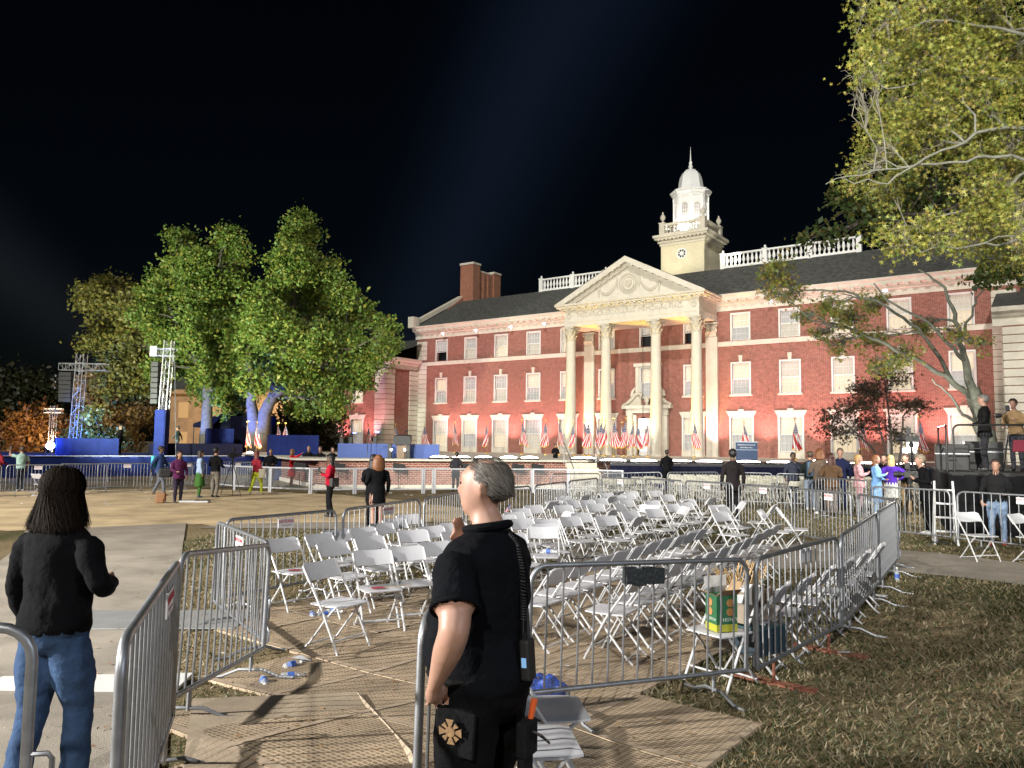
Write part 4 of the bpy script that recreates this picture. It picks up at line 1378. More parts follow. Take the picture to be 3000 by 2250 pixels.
def barrier(a, b, label, group=None, sign=None, rusty=False, bent=(), flip=False, bars=NB):
    ax, ay = a
    bx, by = b
    cx, cy = (ax + bx) / 2, (ay + by) / 2
    L = math.hypot(bx - ax, by - ay)
    za, zb = gz(ax, ay), gz(bx, by)
    t = thing('crowd_barrier', label, 'barrier', (cx, cy, (za + zb) / 2), 0, group)
    t.rotation_euler = (0, -math.atan2(zb - za, L), math.atan2(by - ay, bx - ax))
    t.scale = (L / BL, 1, 1)
    link('frame', B_FR, t)
    for k in range(bars):
        x = -BL / 2 + BL * (k + 1) / (bars + 1)
        link('bar', B_BENT if k in bent else B_BAR, t, (x, 0, 0))
    for sx in (-0.70, 0.70):
        link('foot', B_FOOTR if rusty else B_FOOT, t, (sx, 0, 0))
    link('hook', B_HOOK, t, (BL / 2, 0, 0))
    if sign is not None:
        side = -1 if sign[1] else 1
        p = link('sign_plate', _plate, t, (sign[0], side * 0.028, 0.99))
        for me, dz in ((_nat, 0.02), (_nat2, -0.028)):
            o = link('lettering', me, p, (0, side * 0.006, dz))
            o.rotation_euler = (rad(90), 0, 0 if side < 0 else math.pi)
    return t


PEN = 'galvanised steel crowd barrier in the ring around the white folding chairs'
PENG = 'barriers ringing the chair pen'
barrier((-3.95, 2.55), (-1.80, 2.98), 'galvanised crowd barrier directly behind the woman in black sweater', sign=None)
barrier((-1.35, 2.75), (-1.96, 4.62), 'galvanised crowd barrier standing edge on beside the concrete path', sign=(0.3, True))
barrier((-2.13, 4.95), (-2.17, 6.95), 'galvanised crowd barrier facing the guard across the plywood sheet', sign=None)
barrier((-3.35, 8.9), (-2.21, 7.15), 'galvanised crowd barrier with pale sign set at an angle by the lawn corner', sign=(0.1, True))
barrier((-3.35, 9.15), (-2.38, 10.62), 'galvanised crowd barrier with a purple grey sign and buckled bars', sign=(0.0, True), bent=(11, 12, 13))
barrier((-2.30, 10.7), (-1.50, 12.85), 'galvanised crowd barrier with a sign in front of the two women in black', sign=(0.05, True))
barrier((-1.44, 12.95), (-0.92, 15.1), PEN, PENG)
barrier((-0.86, 15.3), (0.45, 17.3), PEN, PENG)
barrier((0.55, 17.5), (1.40, 19.6), PEN, PENG, bars=17)
barrier((1.48, 19.8), (2.45, 21.9), PEN, PENG, bars=17)
barrier((2.62, 22.3), (3.55, 20.9), PEN, PENG, sign=(0.0, True))
barrier((3.62, 20.8), (4.25, 19.2), PEN, PENG)
barrier((4.3, 19.05), (4.98, 17.35), PEN, PENG, sign=(0.0, True))
barrier((5.02, 17.03), (5.63, 15.54), PEN, PENG, sign=(0.0, True))
barrier((5.62, 15.35), (6.10, 13.9), PEN, PENG, sign=(0.3, True))
barrier((6.14, 13.70), (6.05, 12.15), PEN, PENG)
barrier((0.13, 5.62), (1.94, 6.46), 'galvanised crowd barrier with black taped plate beside the guard', bars=14, bent=(12,))
barrier((2.05, 6.50), (3.36, 7.98), 'galvanised crowd barrier on rusty feet right behind the snack carton', rusty=True, sign=(0.2, False))
barrier((3.42, 8.05), (4.74, 10.05), 'galvanised crowd barrier in blue shade along the chair backs', bars=17)
barrier((4.80, 10.15), (5.95, 12.0), 'galvanised crowd barrier in blue shade at the edge of the cross path', bars=17)
barrier((7.75, 16.6), (8.58, 15.15), 'galvanised crowd barrier in front of the photographer in black')
barrier((8.64, 15.0), (9.9, 12.8), 'galvanised crowd barrier with red lettered sign before the press riser', sign=(0.0, True))
barrier((8.35, 21.2), (8.9, 19.4), 'galvanised crowd barrier in front of the woman in pale blue coat')
# the black taped plate
f1 = [o for o in bpy.data.objects if o.get('label', '').startswith('galvanised crowd barrier with black taped')][0]
tp = MB()
rr = random.Random(2)
for k in range(4):
    tp.box(-0.02 - 0.20 + k * 0.09, -0.02 - 0.20 + k * 0.09 + 0.105, -0.034 - 0.003 * (k % 2), 0.03, 0.925 + rr.uniform(-.008, .008), 1.055 + rr.uniform(-.012, .008))
tp.build('taped_plate', mat('black_tape', (0.02, 0.025, 0.028), 0.45, bump=0.5, bscale=30), f1, bevel=0.006, seg=1)
# barrier beside the guard, seen end on
barrier((-0.38, 3.28), (0.06, 5.42), 'galvanised crowd barrier hidden behind the guard at the pen opening')
FARL = 'crowd barrier in the row along the foot of the blue stage'
FARG = 'barriers along the blue stage'
lrow = [((-19.6, 24.3), (-17.9, 25.4)), ((-18.9, 25.7), (-17.5, 26.6)), ((-17.4, 26.7), (-15.95, 27.6)), ((-16.6, 28.5), (-15.3, 29.3)), ((-15.8, 29.6), (-14.2, 30.5)), ((-14.2, 30.6), (-13.0, 31.6)), ((-12.75, 33.6), (-11.4, 34.4)), ((-11.7, 33.2), (-10.3, 33.9)), ((-14.0, 31.3), (-12.7, 32.3))]
for i, (a, b) in enumerate(lrow):
    barrier(a, b, FARL, FARG, sign=(0.1, True) if i % 2 == 0 else None)
MIDL = 'crowd barrier between the chair pen and the cream chair rows'
for a, b in (((4.9, 24.2), (6.6, 24.6)), ((6.75, 24.6), (8.1, 24.0)), ((8.2, 23.9), (9.7, 23.4)), ((1.3, 24.6), (2.9, 25.2)), ((3.0, 25.2), (4.8, 24.4))):
    barrier(a, b, MIDL, 'barriers before the cream chairs', sign=(0.2, True) if a[0] > 8 else None)

# low white railing across the lawn in front of the terrace
M_RAIL = mat('white_rail', (0.45, 0.46, 0.49), 0.4, 0.2, var=0.08, scale=5)
WF = [(-12.9, 33.4), (-11.3, 31.7), (-9.53, 30.7), (-7.76, 30.05), (-6.1, 30.3), (-5.6, 30.45), (-3.5, 31.0), (-3.1, 31.2), (-1.2, 31.7), (0.9, 32.3), (2.4, 32.3), (4.6, 31.6)]
for i, (a, b) in enumerate(zip(WF[:-1], WF[1:])):
    L = math.hypot(b[0] - a[0], b[1] - a[1])
    t = thing('white_railing', 'low white tubular railing panel on the grass before the brick terrace', 'railing', (a[0], a[1], 0), math.atan2(b[1] - a[1], b[0] - a[0]), 'white railing panels')
    for x in (0.04, L - 0.04):
        MB().box(x - 0.035, x + 0.035, -0.035, 0.035, 0, 0.95).build('post', M_RAIL, t, bevel=0.006, seg=1)
    MB().box(0.0, L, -0.04, 0.04, 0.95, 1.01).build('top_rail', M_RAIL, t, bevel=0.006, seg=1)
    MB().box(0.08, L - 0.08, -0.02, 0.02, 0.16, 0.21).build('bottom_rail', M_RAIL, t)
    link('pane', MB().box(0.08, L - 0.08, -0.004, 0.004, 0.21, 0.945).mesh('pane', mat('clear_panel', (0.7, 0.75, 0.8), 0.1, alpha=0.05)), t)

# ------------------------------------------------------------------ folding chairs
def chair_meshes(mp, mf):
    w = 0.215
    seat = MB()
    # dished seat with rolled edge
    P = []
    nx, ny = 8, 7
    outline = lambda u, v: ((u - 0.5) * 2 * (0.205 + 0.012 * math.sin(math.pi * v)) * (1 - 0.10 * max(0, v - 0.8) / 0.2 * abs(u - 0.5) * 2), -0.19 + 0.40 * v)
    for i in range(nx + 1):
        row = []
        for j in range(ny + 1):
            x, y = outline(i / nx, j / ny)
            e = min(i, nx - i, j, ny - j)
            z = 0.452 - 0.010 * (1 - ((i / nx - 0.5) * 2) ** 2) * math.sin(math.pi * j / ny) - (0.012 if e == 0 else 0)
            row.append((x, y, z))
        P.append(row)
    seat.grid(P)
    B = [[(x, y, z - 0.022 if 0 < i < nx and 0 < j < ny else z - 0.012) for j, (x, y, z) in enumerate(row)] for i, row in enumerate(P)]
    seat.grid([r[::-1] for r in B])
    ring_t = [P[i][0] for i in range(nx + 1)] + [P[nx][j] for j in range(1, ny + 1)] + [P[i][ny] for i in range(nx - 1, -1, -1)] + [P[0][j] for j in range(ny - 1, 0, -1)]
    ring_b = [B[i][0] for i in range(nx + 1)] + [B[nx][j] for j in range(1, ny + 1)] + [B[i][ny] for i in range(nx - 1, -1, -1)] + [B[0][j] for j in range(ny - 1, 0, -1)]
    n = len(ring_t)
    seat.add(ring_t + ring_b, [(k, (k + 1) % n, n + (k + 1) % n, n + k) for k in range(n)])
    seat_m = seat.mesh('seat', mp, smooth=True)
    # upright line: top (-0.30,0.80) to the front foot (0.20,0)
    tk = Vector((0, 0.50, -0.80)).normalized()
    nrm = Vector((0, 0.80, 0.50)).normalized()
    back = MB()
    P = []
    for i in range(11):
        u = i / 10
        row = []
        for j in range(6):
            v = j / 5
            x = (u - 0.5) * 2 * 0.222
            cut = 0.03 * max(0, abs(u - 0.5) * 2 - 0.8) / 0.2
            s = (0.0 + cut) + (0.185 - cut * 0.6) * v
            p = Vector((x, -0.305, 0.815)) + tk * s - nrm * (0.030 * math.sin(math.pi * u))
            row.append(p)
        P.append(row)
    back.grid(P)
    back.grid([[p - nrm * 0.018 for p in r][::-1] for r in P])
    rt = P[0] + [P[i][-1] for i in range(1, 11)] + P[10][::-1][1:] + [P[i][0] for i in range(9, 0, -1)]
    rb = [p - nrm * 0.018 for p in rt]
    n = len(rt)
    back.add(rt + rb, [(k, (k + 1) % n, n + (k + 1) % n, n + k) for k in range(n)])
    back_m = back.mesh('backrest', mp, smooth=True)
    up = MB().tube([(0, -0.285, 0.78), (0, -0.02, 0.40), (0, 0.17, 0.06), (0, 0.20, 0.0)], 0.0115, 7).mesh('upright', mf, smooth=True)
    rl = MB().tube([(0, 0.14, 0.435), (0, 0.02, 0.32), (0, -0.20, 0.06), (0, -0.27, 0.0)], 0.0115, 7).mesh('rear_leg', mf, smooth=True)
    cr = MB().tube([(-w, 0, 0), (w, 0, 0)], 0.009, 6).mesh('crossbar', mf, smooth=True)
    return seat_m, back_m, up, rl, cr


def chair_thing(label, group, meshes, light=False):
    seat_m, back_m, up, rl, cr = meshes
    t = thing('folding_chair', label, 'chair', (0, 0, 0), 0, group)
    link('seat', seat_m, t)
    link('backrest', back_m, t)
    for sx in (-0.222, 0.222):
        link('upright', up, t, (sx, 0, 0))
    for sx in (-0.19, 0.19):
        link('rear_leg', rl, t, (sx, 0, 0))
    if not light:
        link('crossbar', cr, t, (0, -0.215, 0.045))
        link('crossbar', cr, t, (0, 0.13, 0.115))
    return t


CH_W = chair_meshes(M_CHAIR, M_CHFR)
LB1 = 'white folding chair turned at an angle on the tan panels beside the lawn'
chair0 = chair_thing(LB1, 'angled chairs beside the lawn', CH_W)
_first = [True]


def put_chair(x, y, f, label=LB1, group='white chairs in the pen', jit=0.08, proto=None):
    rz = math.atan2(f[1], f[0]) - math.pi / 2 + random.uniform(-jit, jit)
    z = gz(x, y) + (0.02 if y < 13 and -3.3 < x < 2.1 else 0.0)
    if proto is None and _first[0]:
        _first[0] = False
        chair0.location = (x, y, z)
        chair0.rotation_euler = (0, 0, rz)
        return chair0
    return copy_tree(proto or chair0, (x, y, z), rz, label, group)


f1_, f2_ = (0.55, -0.83), (-0.86, 0.52)
for (x, y, f) in [(-2.60, 9.48, (0.78, -0.62)), (-2.27, 10.0, (0.8, -0.6)), (-1.92, 9.18, (0.72, -0.7)), (-2.18, 10.45, (0.7, -0.7)), (-1.66, 7.68, (0.85, -0.52)),
                  (-1.40, 8.45, (0.46, -0.89)), (-1.08, 8.78, (0.5, -0.87)), (-1.88, 10.75, (0.7, -0.7)), (-1.6, 9.74, (0.68, -0.73)), (-1.7, 11.4, (0.75, -0.66)),
                  (-1.64, 12.1, (0.75, -0.66)), (-1.55, 12.8, (0.6, -0.8)), (-1.2, 10.48, f1_), (-0.98, 11.0, f1_), (-0.75, 9.25, f1_), (-0.72, 11.5, f1_), (-0.58, 10.4, f1_),
                  (-0.2, 11.0, f1_), (-0.1, 9.9, f1_), (0.22, 13.7, f1_), (0.32, 12.25, f1_), (0.48, 11.02, (0.1, -1)), (0.62, 11.5, (0.35, -0.94)), (0.70, 12.2, (0.5, -0.87)), (1.15, 12.75, (0.6, -0.8)), (1.40, 13.6, (0.55, -0.84)),
                  (0.80, 14.0, (-0.85, -0.4)), (0.68, 16.9, f2_), (1.1, 16.7, f1_), (1.56, 16.8, f1_), (1.85, 16.95, f1_), (2.2, 17.6, f1_), (2.5, 16.1, (0.8, -0.6)), (2.72, 15.75, (-0.55, -0.83)), (3.25, 16.8, f1_),
                  (1.62, 19.2, f2_), (2.1, 20.2, f2_), (2.45, 20.5, f2_), (2.7, 20.9, f2_), (2.8, 18.7, f1_), (3.1, 19.3, f1_), (3.3, 20.1, f1_), (3.65, 19.3, f2_), (4.2, 15.0, f1_), (2.75, 17.1, f1_),
                  (3.2, 15.4, (-0.9, -0.2)), (3.9, 18.3, f1_), (3.5, 15.7, f1_), (3.8, 15.9, f1_), (4.05, 16.8, f1_), (4.3, 17.6, f2_), (4.25, 14.6, (0.75, -0.6)), (4.72, 13.75, (0.85, -0.5)), (5.15, 14.05, (0.9, -0.3)), (4.9, 15.3, f2_), (2.2, 18.8, f2_), (3.0, 17.9, f2_), (4.5, 16.0, (-1, 0.1)),
                  (0.2, 10.2, f1_), (0.05, 12.9, f1_), (1.75, 12.9, f1_), (2.0, 13.6, f2_), (2.4, 14.3, f1_), (1.7, 14.9, f2_), (1.2, 15.4, f1_), (0.6, 15.3, f1_), (2.9, 14.7, f1_), (3.5, 14.2, f2_), (3.9, 13.6, f1_), (1.9, 15.9, f1_), (3.6, 17.2, f2_), (2.6, 19.6, f1_), (1.4, 18.1, f1_), (1.9, 18.3, f2_), (3.9, 20.0, f1_), (0.35, 14.5, f1_)]:
    lb = LB1 if y < 12 and x < 0 else ('white folding chair in the loose crowd at the far end of the pen' if y > 14.5 else 'white folding chair standing apart in the middle of the pen')
    put_chair(x, y, f, lb, {LB1: 'angled chairs beside the lawn'}.get(lb, 'far chairs in the pen' if y > 14.5 else 'middle chairs in the pen'))
for k in range(10):
    put_chair(0.27 + 0.262 * k, 7.86 + 0.432 * k, f2_, 'white folding chair in the straight row furthest from the carton', 'first straight row', jit=0.05)
for k in range(11):
    put_chair(0.99 + 0.285 * k, 7.49 + 0.455 * k, f2_, 'white folding chair in the middle straight row behind the taped barrier', 'second straight row', jit=0.05)
for k in range(6):
    put_chair(2.22 + 0.40 * k, 7.19 + 0.47 * k, f2_, 'white folding chair in the row pressed against the rusty footed barriers', 'third straight row', jit=0.05)
snack_chair = put_chair(1.80, 6.72, (-0.80, -0.6), 'white folding chair carrying the opened snack carton', 'seats with things on them', jit=0)
SB = (0.96, 0.10)
stk = 'white folding chair standing close behind the guard\'s legs'
put_chair(0.22, 4.45, SB, stk, 'chairs behind the guard', jit=0.02)
put_chair(0.13, 3.92, SB, stk, 'chairs behind the guard', jit=0.02)
put_chair(8.05, 13.35, (0.16, -0.98), 'white folding chair alone on the lawn facing out from the sign barrier', 'chairs on the lawn', jit=0)
put_chair(8.85, 13.15, (0.5, -0.85), 'white folding chair at the frame edge on the lawn beside the lone chair', 'chairs on the lawn', jit=0)
put_chair(-16.3, 27.0, (0.3, 0.95), 'white folding chair leaning at the barriers before the blue stage', 'chairs on the lawn', jit=0)
CH_C = chair_meshes(M_CREAM, M_CREAM)
LB2 = 'cream folding chair in the straight rows before the navy stage skirt'
cproto = None
for r in range(6):
    for k in range(17):
        x = 5.7 + 0.52 * k + 0.14 * r
        y = 25.7 + 0.95 * r - 0.02 * k
        if random.random() < 0.06:
            continue
        if cproto is None:
            cproto = chair_thing(LB2, 'cream chairs in rows', CH_C, True)
            cproto.location = (x, y, gz(x, y)); continue
        put_chair(x, y, (0.0, 1.0), LB2, 'cream chairs in rows', 0.12, cproto)
for r in range(3):
    for k in range(6):
        put_chair(2.4 + 0.52 * k, 26.6 + 0.95 * r, (-0.3, 0.95), LB2, 'cream chairs in rows', 0.15, cproto)

# ------------------------------------------------------------------ tan interlocking floor panels
def panel_mat():
    m = mat('floor_panel', (0.44, 0.31, 0.18), 0.6, spec=0.35)
    b = m.node_tree.nodes['Principled BSDF']
    L = m.node_tree.links
    tc = nd(m, 'ShaderNodeTexCoord')
    br = nd(m, 'ShaderNodeTexBrick')
    br.offset = 0.0
    br.inputs['Scale'].default_value = 1.0
    br.inputs['Brick Width'].default_value = 0.034
    br.inputs['Row Height'].default_value = 0.046
    br.inputs['Mortar Size'].default_value = 0.0075
    br.inputs['Mortar Smooth'].default_value = 0.25
    br.inputs['Color1'].default_value = (0.19, 0.14, 0.085, 1)
    br.inputs['Color2'].default_value = (0.23, 0.165, 0.10, 1)
    br.inputs['Mortar'].default_value = (0.40, 0.31, 0.215, 1)
    L.new(tc.outputs['Object'], br.inputs['Vector'])
    n = nd(m, 'ShaderNodeTexNoise'); n.inputs['Scale'].default_value = 1.9; n.inputs['Detail'].default_value = 11
    L.new(tc.outputs['Object'], n.inputs[0])
    mr = nd(m, 'ShaderNodeMapRange'); mr.inputs[1].default_value, mr.inputs[2].default_value, mr.inputs[3].default_value, mr.inputs[4].default_value = 0.28, 0.72, 0.55, 1.35
    L.new(n.outputs[0], mr.inputs[0])
    s = nd(m, 'ShaderNodeVectorMath'); s.operation = 'SCALE'
    L.new(br.outputs[0], s.inputs[0]); L.new(mr.outputs[0], s.inputs['Scale'])
    L.new(s.outputs[0], b.inputs['Base Color'])
    bp = nd(m, 'ShaderNodeBump'); bp.inputs['Strength'].default_value = 0.8; bp.inputs['Distance'].default_value = 0.012
    L.new(br.outputs['Fac'], bp.inputs['Height']); L.new(bp.outputs[0], b.inputs['Normal'])
    return m


M_PANEL = panel_mat()
M_PEDGE = mat('panel_rim', (0.36, 0.28, 0.20), 0.6, var=0.15, scale=6)
FLOOR = thing('event_floor', 'tan ribbed interlocking floor panels laid on the lawn under the chairs', 'flooring', (0, 0, 0))
PS = 1.02
PA = rad(52)
ca, sa = math.cos(PA), math.sin(PA)
# the lattice origin is a panel corner seen at the plywood edge
ox, oy = -1.18, 6.83
REGION = [(-3.5, 8.3), (-2.6, 9.6), (-2.0, 11.2), (-0.5, 12.2), (0.9, 12.6), (2.2, 12.3), (2.6, 9.0), (2.05, 7.6), (1.4, 6.4), (1.55, 5.1), (1.15, 3.2), (-0.6, 2.6), (-1.6, 3.4), (-1.9, 5.2), (-2.7, 6.2), (-2.3, 7.2)]
PANELS = []
for i in range(-9, 10):
    for j in range(-9, 10):
        cx = ox + ca * PS * (i + 0.5) - sa * PS * (j + 0.5)
        cy = oy + sa * PS * (i + 0.5) + ca * PS * (j + 0.5)
        if not in_poly(np.array([cx]), np.array([cy]), REGION)[0]:
            continue
        h = PS / 2 - 0.006
        vs = []
        zc = gz(cx, cy)
        n = 8
        P = []
        for a in range(n + 1):
            row = []
            for b_ in range(n + 1):
                lx, ly = -h + 2 * h * a / n, -h + 2 * h * b_ / n
                wx, wy = cx + ca * lx - sa * ly, cy + sa * lx + ca * ly
                row.append((lx, ly, gz(wx, wy) - zc + 0.022))
            P.append(row)
        mb = MB().grid(P)
        ring = [P[a][0] for a in range(n + 1)] + [P[n][b_] for b_ in range(1, n + 1)] + [P[a][n] for a in range(n - 1, -1, -1)] + [P[0][b_] for b_ in range(n - 1, 0, -1)]
        low = [(x, y, z - 0.03) for x, y, z in ring]
        k = len(ring)
        mb.add(ring + low, [(q, (q + 1) % k, k + (q + 1) % k, k + q) for q in range(k)])
        zt = random.uniform(0, 0.004)
        p = mb.build('floor_panel', M_PANEL, FLOOR, loc=(cx, cy, zc + zt))
        p.rotation_euler = (random.uniform(-.003, .003), random.uniform(-.003, .003), PA)
        rim = MB()
        for sgx, sgy, wx, wy in ((-1, 0, 0.03, h), (0, -1, h - 0.06, 0.03)):
            def zz(lx, ly):
                return gz(cx + ca * lx - sa * ly, cy + sa * lx + ca * ly) - zc
            x0, x1 = sgx * (h - 0.03) - wx, sgx * (h - 0.03) + wx
            y0, y1 = sgy * (h - 0.03) - wy, sgy * (h - 0.03) + wy
            rim.grid([[(x0 + (x1 - x0) * a / 8, y0 + (y1 - y0) * b_ / 8, zz(x0 + (x1 - x0) * a / 8, y0 + (y1 - y0) * b_ / 8) + 0.027) for b_ in range(9)] for a in range(9)])
        link('rim', rim.mesh('rim', M_PEDGE, fix=False), p)
        PANELS.append((cx, cy))
# plywood sheet over the rise
M_PLY = mat('plywood', (0.34, 0.27, 0.19), 0.75, var=0.3, scale=1.6, bump=0.15, bscale=50)
PLY = [(-2.28, 5.72), (-1.16, 6.05), (-0.55, 4.55), (-0.28, 3.6), (-1.15, 3.1), (-1.75, 4.3)]
pz = max(gz(x, y) for x, y in PLY)
ply = MB()
n = len(PLY)
ply.add([(x, y, gz(x, y) + 0.052) for x, y in PLY] + [(x, y, gz(x, y) + 0.034) for x, y in PLY], [tuple(range(n))] + [(q, n + q, n + (q + 1) % n, (q + 1) % n) for q in range(n)])
o = ply.build('plywood_sheet', M_PLY)
tag(o, 'bare tan plywood sheet laid over the path edge beside the barrier feet', 'sheet')
# strip of white drain cover and steel plate on the path
o = MB().cbox((-3.35, 6.25, gz(-3.35, 6.25) + 0.03), (1.5, 0.55, 0.02), rad(6)).build('path_plate', mat('white_board', (0.55, 0.55, 0.53), 0.7, var=0.08, scale=5), bevel=0.004)
tag(o, 'white board lying across the concrete path', 'board')
o = MB().cbox((-3.9, 8.75, gz(-3.9, 8.75) + 0.028), (1.9, 0.9, 0.014), rad(4)).build('path_plate', mat('grey_plate', (0.22, 0.22, 0.215), 0.6, var=0.1, scale=4), bevel=0.004)
tag(o, 'smooth grey plate set across the concrete path beyond the white board', 'plate')

# ------------------------------------------------------------------ grass
def grass(name, n, xr, yr, hmin, hmax, cols, excl, seed, dens=None):
    r = np.random.default_rng(seed)
    y = yr[0] + (yr[1] - yr[0]) * r.random(n) ** (dens or 1.0)
    x = xr[0] + (xr[1] - xr[0]) * r.random(n)
    keep = np.ones(n, bool)
    for p in excl:
        keep &= ~in_poly(x, y, p)
    patch = np.sin(x * 1.3 + 2 * np.sin(y * 0.9)) * np.cos(y * 1.1 + 1.5 * np.sin(x * 0.7))
    keep &= r.random(n) < 0.45 + 0.5 * (patch > -0.3)
    x, y = x[keep], y[keep]
    n = len(x)
    z = np.array([gz(a, b) for a, b in zip(x.tolist(), y.tolist())])
    h = hmin + (hmax - hmin) * r.random(n)
    a = r.random(n) * 2 * np.pi
    w = 0.0035 + 0.0035 * r.random(n) + 0.0006 * y
    lean = h * (0.4 + 1.3 * r.random(n))
    b = r.random(n) * 2 * np.pi
    v = np.zeros((n, 3, 3))
    v[:, 0] = np.stack([x - np.cos(a) * w, y - np.sin(a) * w, z], -1)
    v[:, 1] = np.stack([x + np.cos(a) * w, y + np.sin(a) * w, z], -1)
    v[:, 2] = np.stack([x + np.cos(b) * lean, y + np.sin(b) * lean, z + h], -1)
    f = np.arange(n * 3).reshape(n, 3)
    return tag(link(name, fast_mesh(name, v.reshape(-1, 3), f, leaf_mat(name + '_blades', cols, 0.25))), kind='stuff')


EXC = [PATH_A, PATH_B, PLY, DIRT] + [[(cx + (ca * a - sa * b) * PS / 2, cy + (sa * a + ca * b) * PS / 2) for a, b in ((-1, -1), (1, -1), (1, 1), (-1, 1))] for cx, cy in PANELS]
GC = [(0.035, 0.05, 0.016), (0.06, 0.075, 0.025), (0.10, 0.095, 0.04), (0.20, 0.16, 0.085), (0.30, 0.24, 0.15), (0.24, 0.19, 0.11)]
grass('grass', 95000, (0.3, 9.5), (3.0, 13.0), 0.02, 0.06, GC, EXC, 1, 1.15)
grass('grass', 45000, (-6.5, 2.5), (4.2, 17.5), 0.02, 0.06, GC[:4], EXC, 2)
grass('grass', 26000, (2.0, 13.0), (12.5, 24.0), 0.03, 0.06, GC, EXC, 3)
for _o in [o for o in bpy.data.objects if o.name.startswith('grass')]:
    _o['label'] = 'short trampled green and straw coloured lawn grass'
    _o['category'] = 'grass'
# ------------------------------------------------------------------ trees (crown masses as x, y, z, radius in metres)
C_T1= [(-22.29, 52.43, 14.25, 1.98), (-24.72, 54.27, 13.17, 1.69), (-21.57, 53.22, 12.02, 2.13), (-20.31, 54.62, 15.55, 1.7), (-20.0, 54.75, 12.84, 2.06), (-19.39, 51.39, 15.93, 1.03), (-20.83, 51.08, 9.31, 1.93), (-24.01, 56.02, 7.98, 1.99), (-20.16, 52.56, 7.17, 2.22), (-18.8, 52.41, 9.77, 2.21), (-22.79, 56.97, 5.81, 1.52), (-19.59, 53.82, 4.91, 1.67), (-24.66, 56.02, 16.88, 1.12), (-25.17, 53.86, 11.37, 1.43)]
C_T2= [(-14.68, 51.97, 16.14, 1.61), (-14.3, 48.55, 13.2, 1.94), (-13.18, 51.94, 13.54, 1.96), (-14.49, 53.58, 11.94, 2.26), (-11.55, 51.16, 11.75, 1.7), (-10.68, 52.69, 10.86, 1.4), (-8.92, 52.2, 9.85, 1.16), (-7.74, 47.95, 8.14, 0.85), (-9.91, 52.81, 7.79, 1.64), (-11.57, 51.64, 8.8, 2.06), (-13.33, 49.61, 8.51, 2.2), (-15.21, 47.72, 9.31, 2.01), (-18.15, 53.56, 7.06, 2.14), (-14.71, 50.81, 6.38, 2.03), (-12.86, 52.53, 6.32, 2.1), (-10.99, 53.65, 6.44, 1.67), (-12.11, 52.5, 4.69, 1.4), (-14.59, 53.95, 4.49, 1.44), (-15.62, 50.26, 4.75, 1.12), (-15.04, 53.11, 17.68, 0.94), (-15.98, 50.61, 11.82, 1.35)]
C_T3= [(-33.74, 64.61, 14.37, 1.72), (-34.74, 64.27, 14.87, 1.14), (-29.99, 59.58, 12.34, 1.59), (-29.75, 59.82, 10.76, 1.59), (-31.29, 60.3, 9.73, 1.61), (-31.01, 64.79, 10.33, 2.01), (-31.03, 61.62, 7.7, 1.91), (-29.87, 62.76, 6.7, 1.95), (-31.63, 60.81, 6.25, 1.62)]
C_O1= [(-40.77, 64.03, 2.69, 1.7), (-39.1, 63.54, 3.54, 1.69), (-37.28, 63.4, 2.72, 1.69), (-40.86, 64.34, 0.99, 1.43), (-38.89, 64.34, 1.3, 1.43), (-37.07, 65.62, 1.6, 1.46)]
C_O2= [(-36.76, 66.73, 6.04, 1.78), (-36.05, 67.72, 5.21, 1.8), (-34.61, 67.43, 3.42, 1.79), (-33.69, 67.96, 3.75, 1.51), (-36.0, 66.69, 3.38, 1.78), (-32.54, 64.65, 1.94, 1.43), (-36.02, 67.44, 7.3, 1.5), (-32.47, 67.86, 4.36, 1.2)]
C_O3= [(-33.2, 59.62, 2.44, 1.32), (-31.13, 58.28, 1.93, 1.29), (-30.39, 58.86, 1.68, 1.31), (-30.98, 56.84, 3.93, 1.01)]
C_D= [(-58.38, 87.65, 6.79, 3.5), (-54.77, 85.59, 7.47, 3.04), (-51.03, 83.28, 6.61, 2.59), (-53.04, 81.51, 3.94, 2.89), (-60.79, 87.83, 5.99, 3.9), (-54.76, 88.92, 4.94, 2.37)]
C_B= [(-17.93, 64.35, 3.82, 2.28), (-16.34, 67.2, 3.63, 2.09), (-19.4, 65.64, 2.1, 1.75), (-17.08, 64.6, 1.84, 1.72), (-15.5, 65.18, 1.86, 1.45)]
C_RA= [(8.14, 23.31, 7.36, 0.57), (8.67, 23.62, 6.79, 0.42), (7.18, 21.13, 6.28, 0.28), (9.4, 22.84, 6.23, 0.46), (9.36, 21.13, 5.64, 0.56), (10.85, 23.16, 5.26, 0.51), (11.18, 21.99, 4.71, 0.49), (12.68, 23.64, 5.77, 0.42), (9.62, 23.94, 5.56, 0.32), (8.55, 22.52, 5.85, 0.3), (11.39, 24.0, 6.57, 0.43), (9.3, 21.93, 4.97, 0.39), (12.33, 21.23, 5.21, 0.28), (10.97, 22.8, 4.39, 0.4), (12.91, 21.09, 4.91, 0.28)]
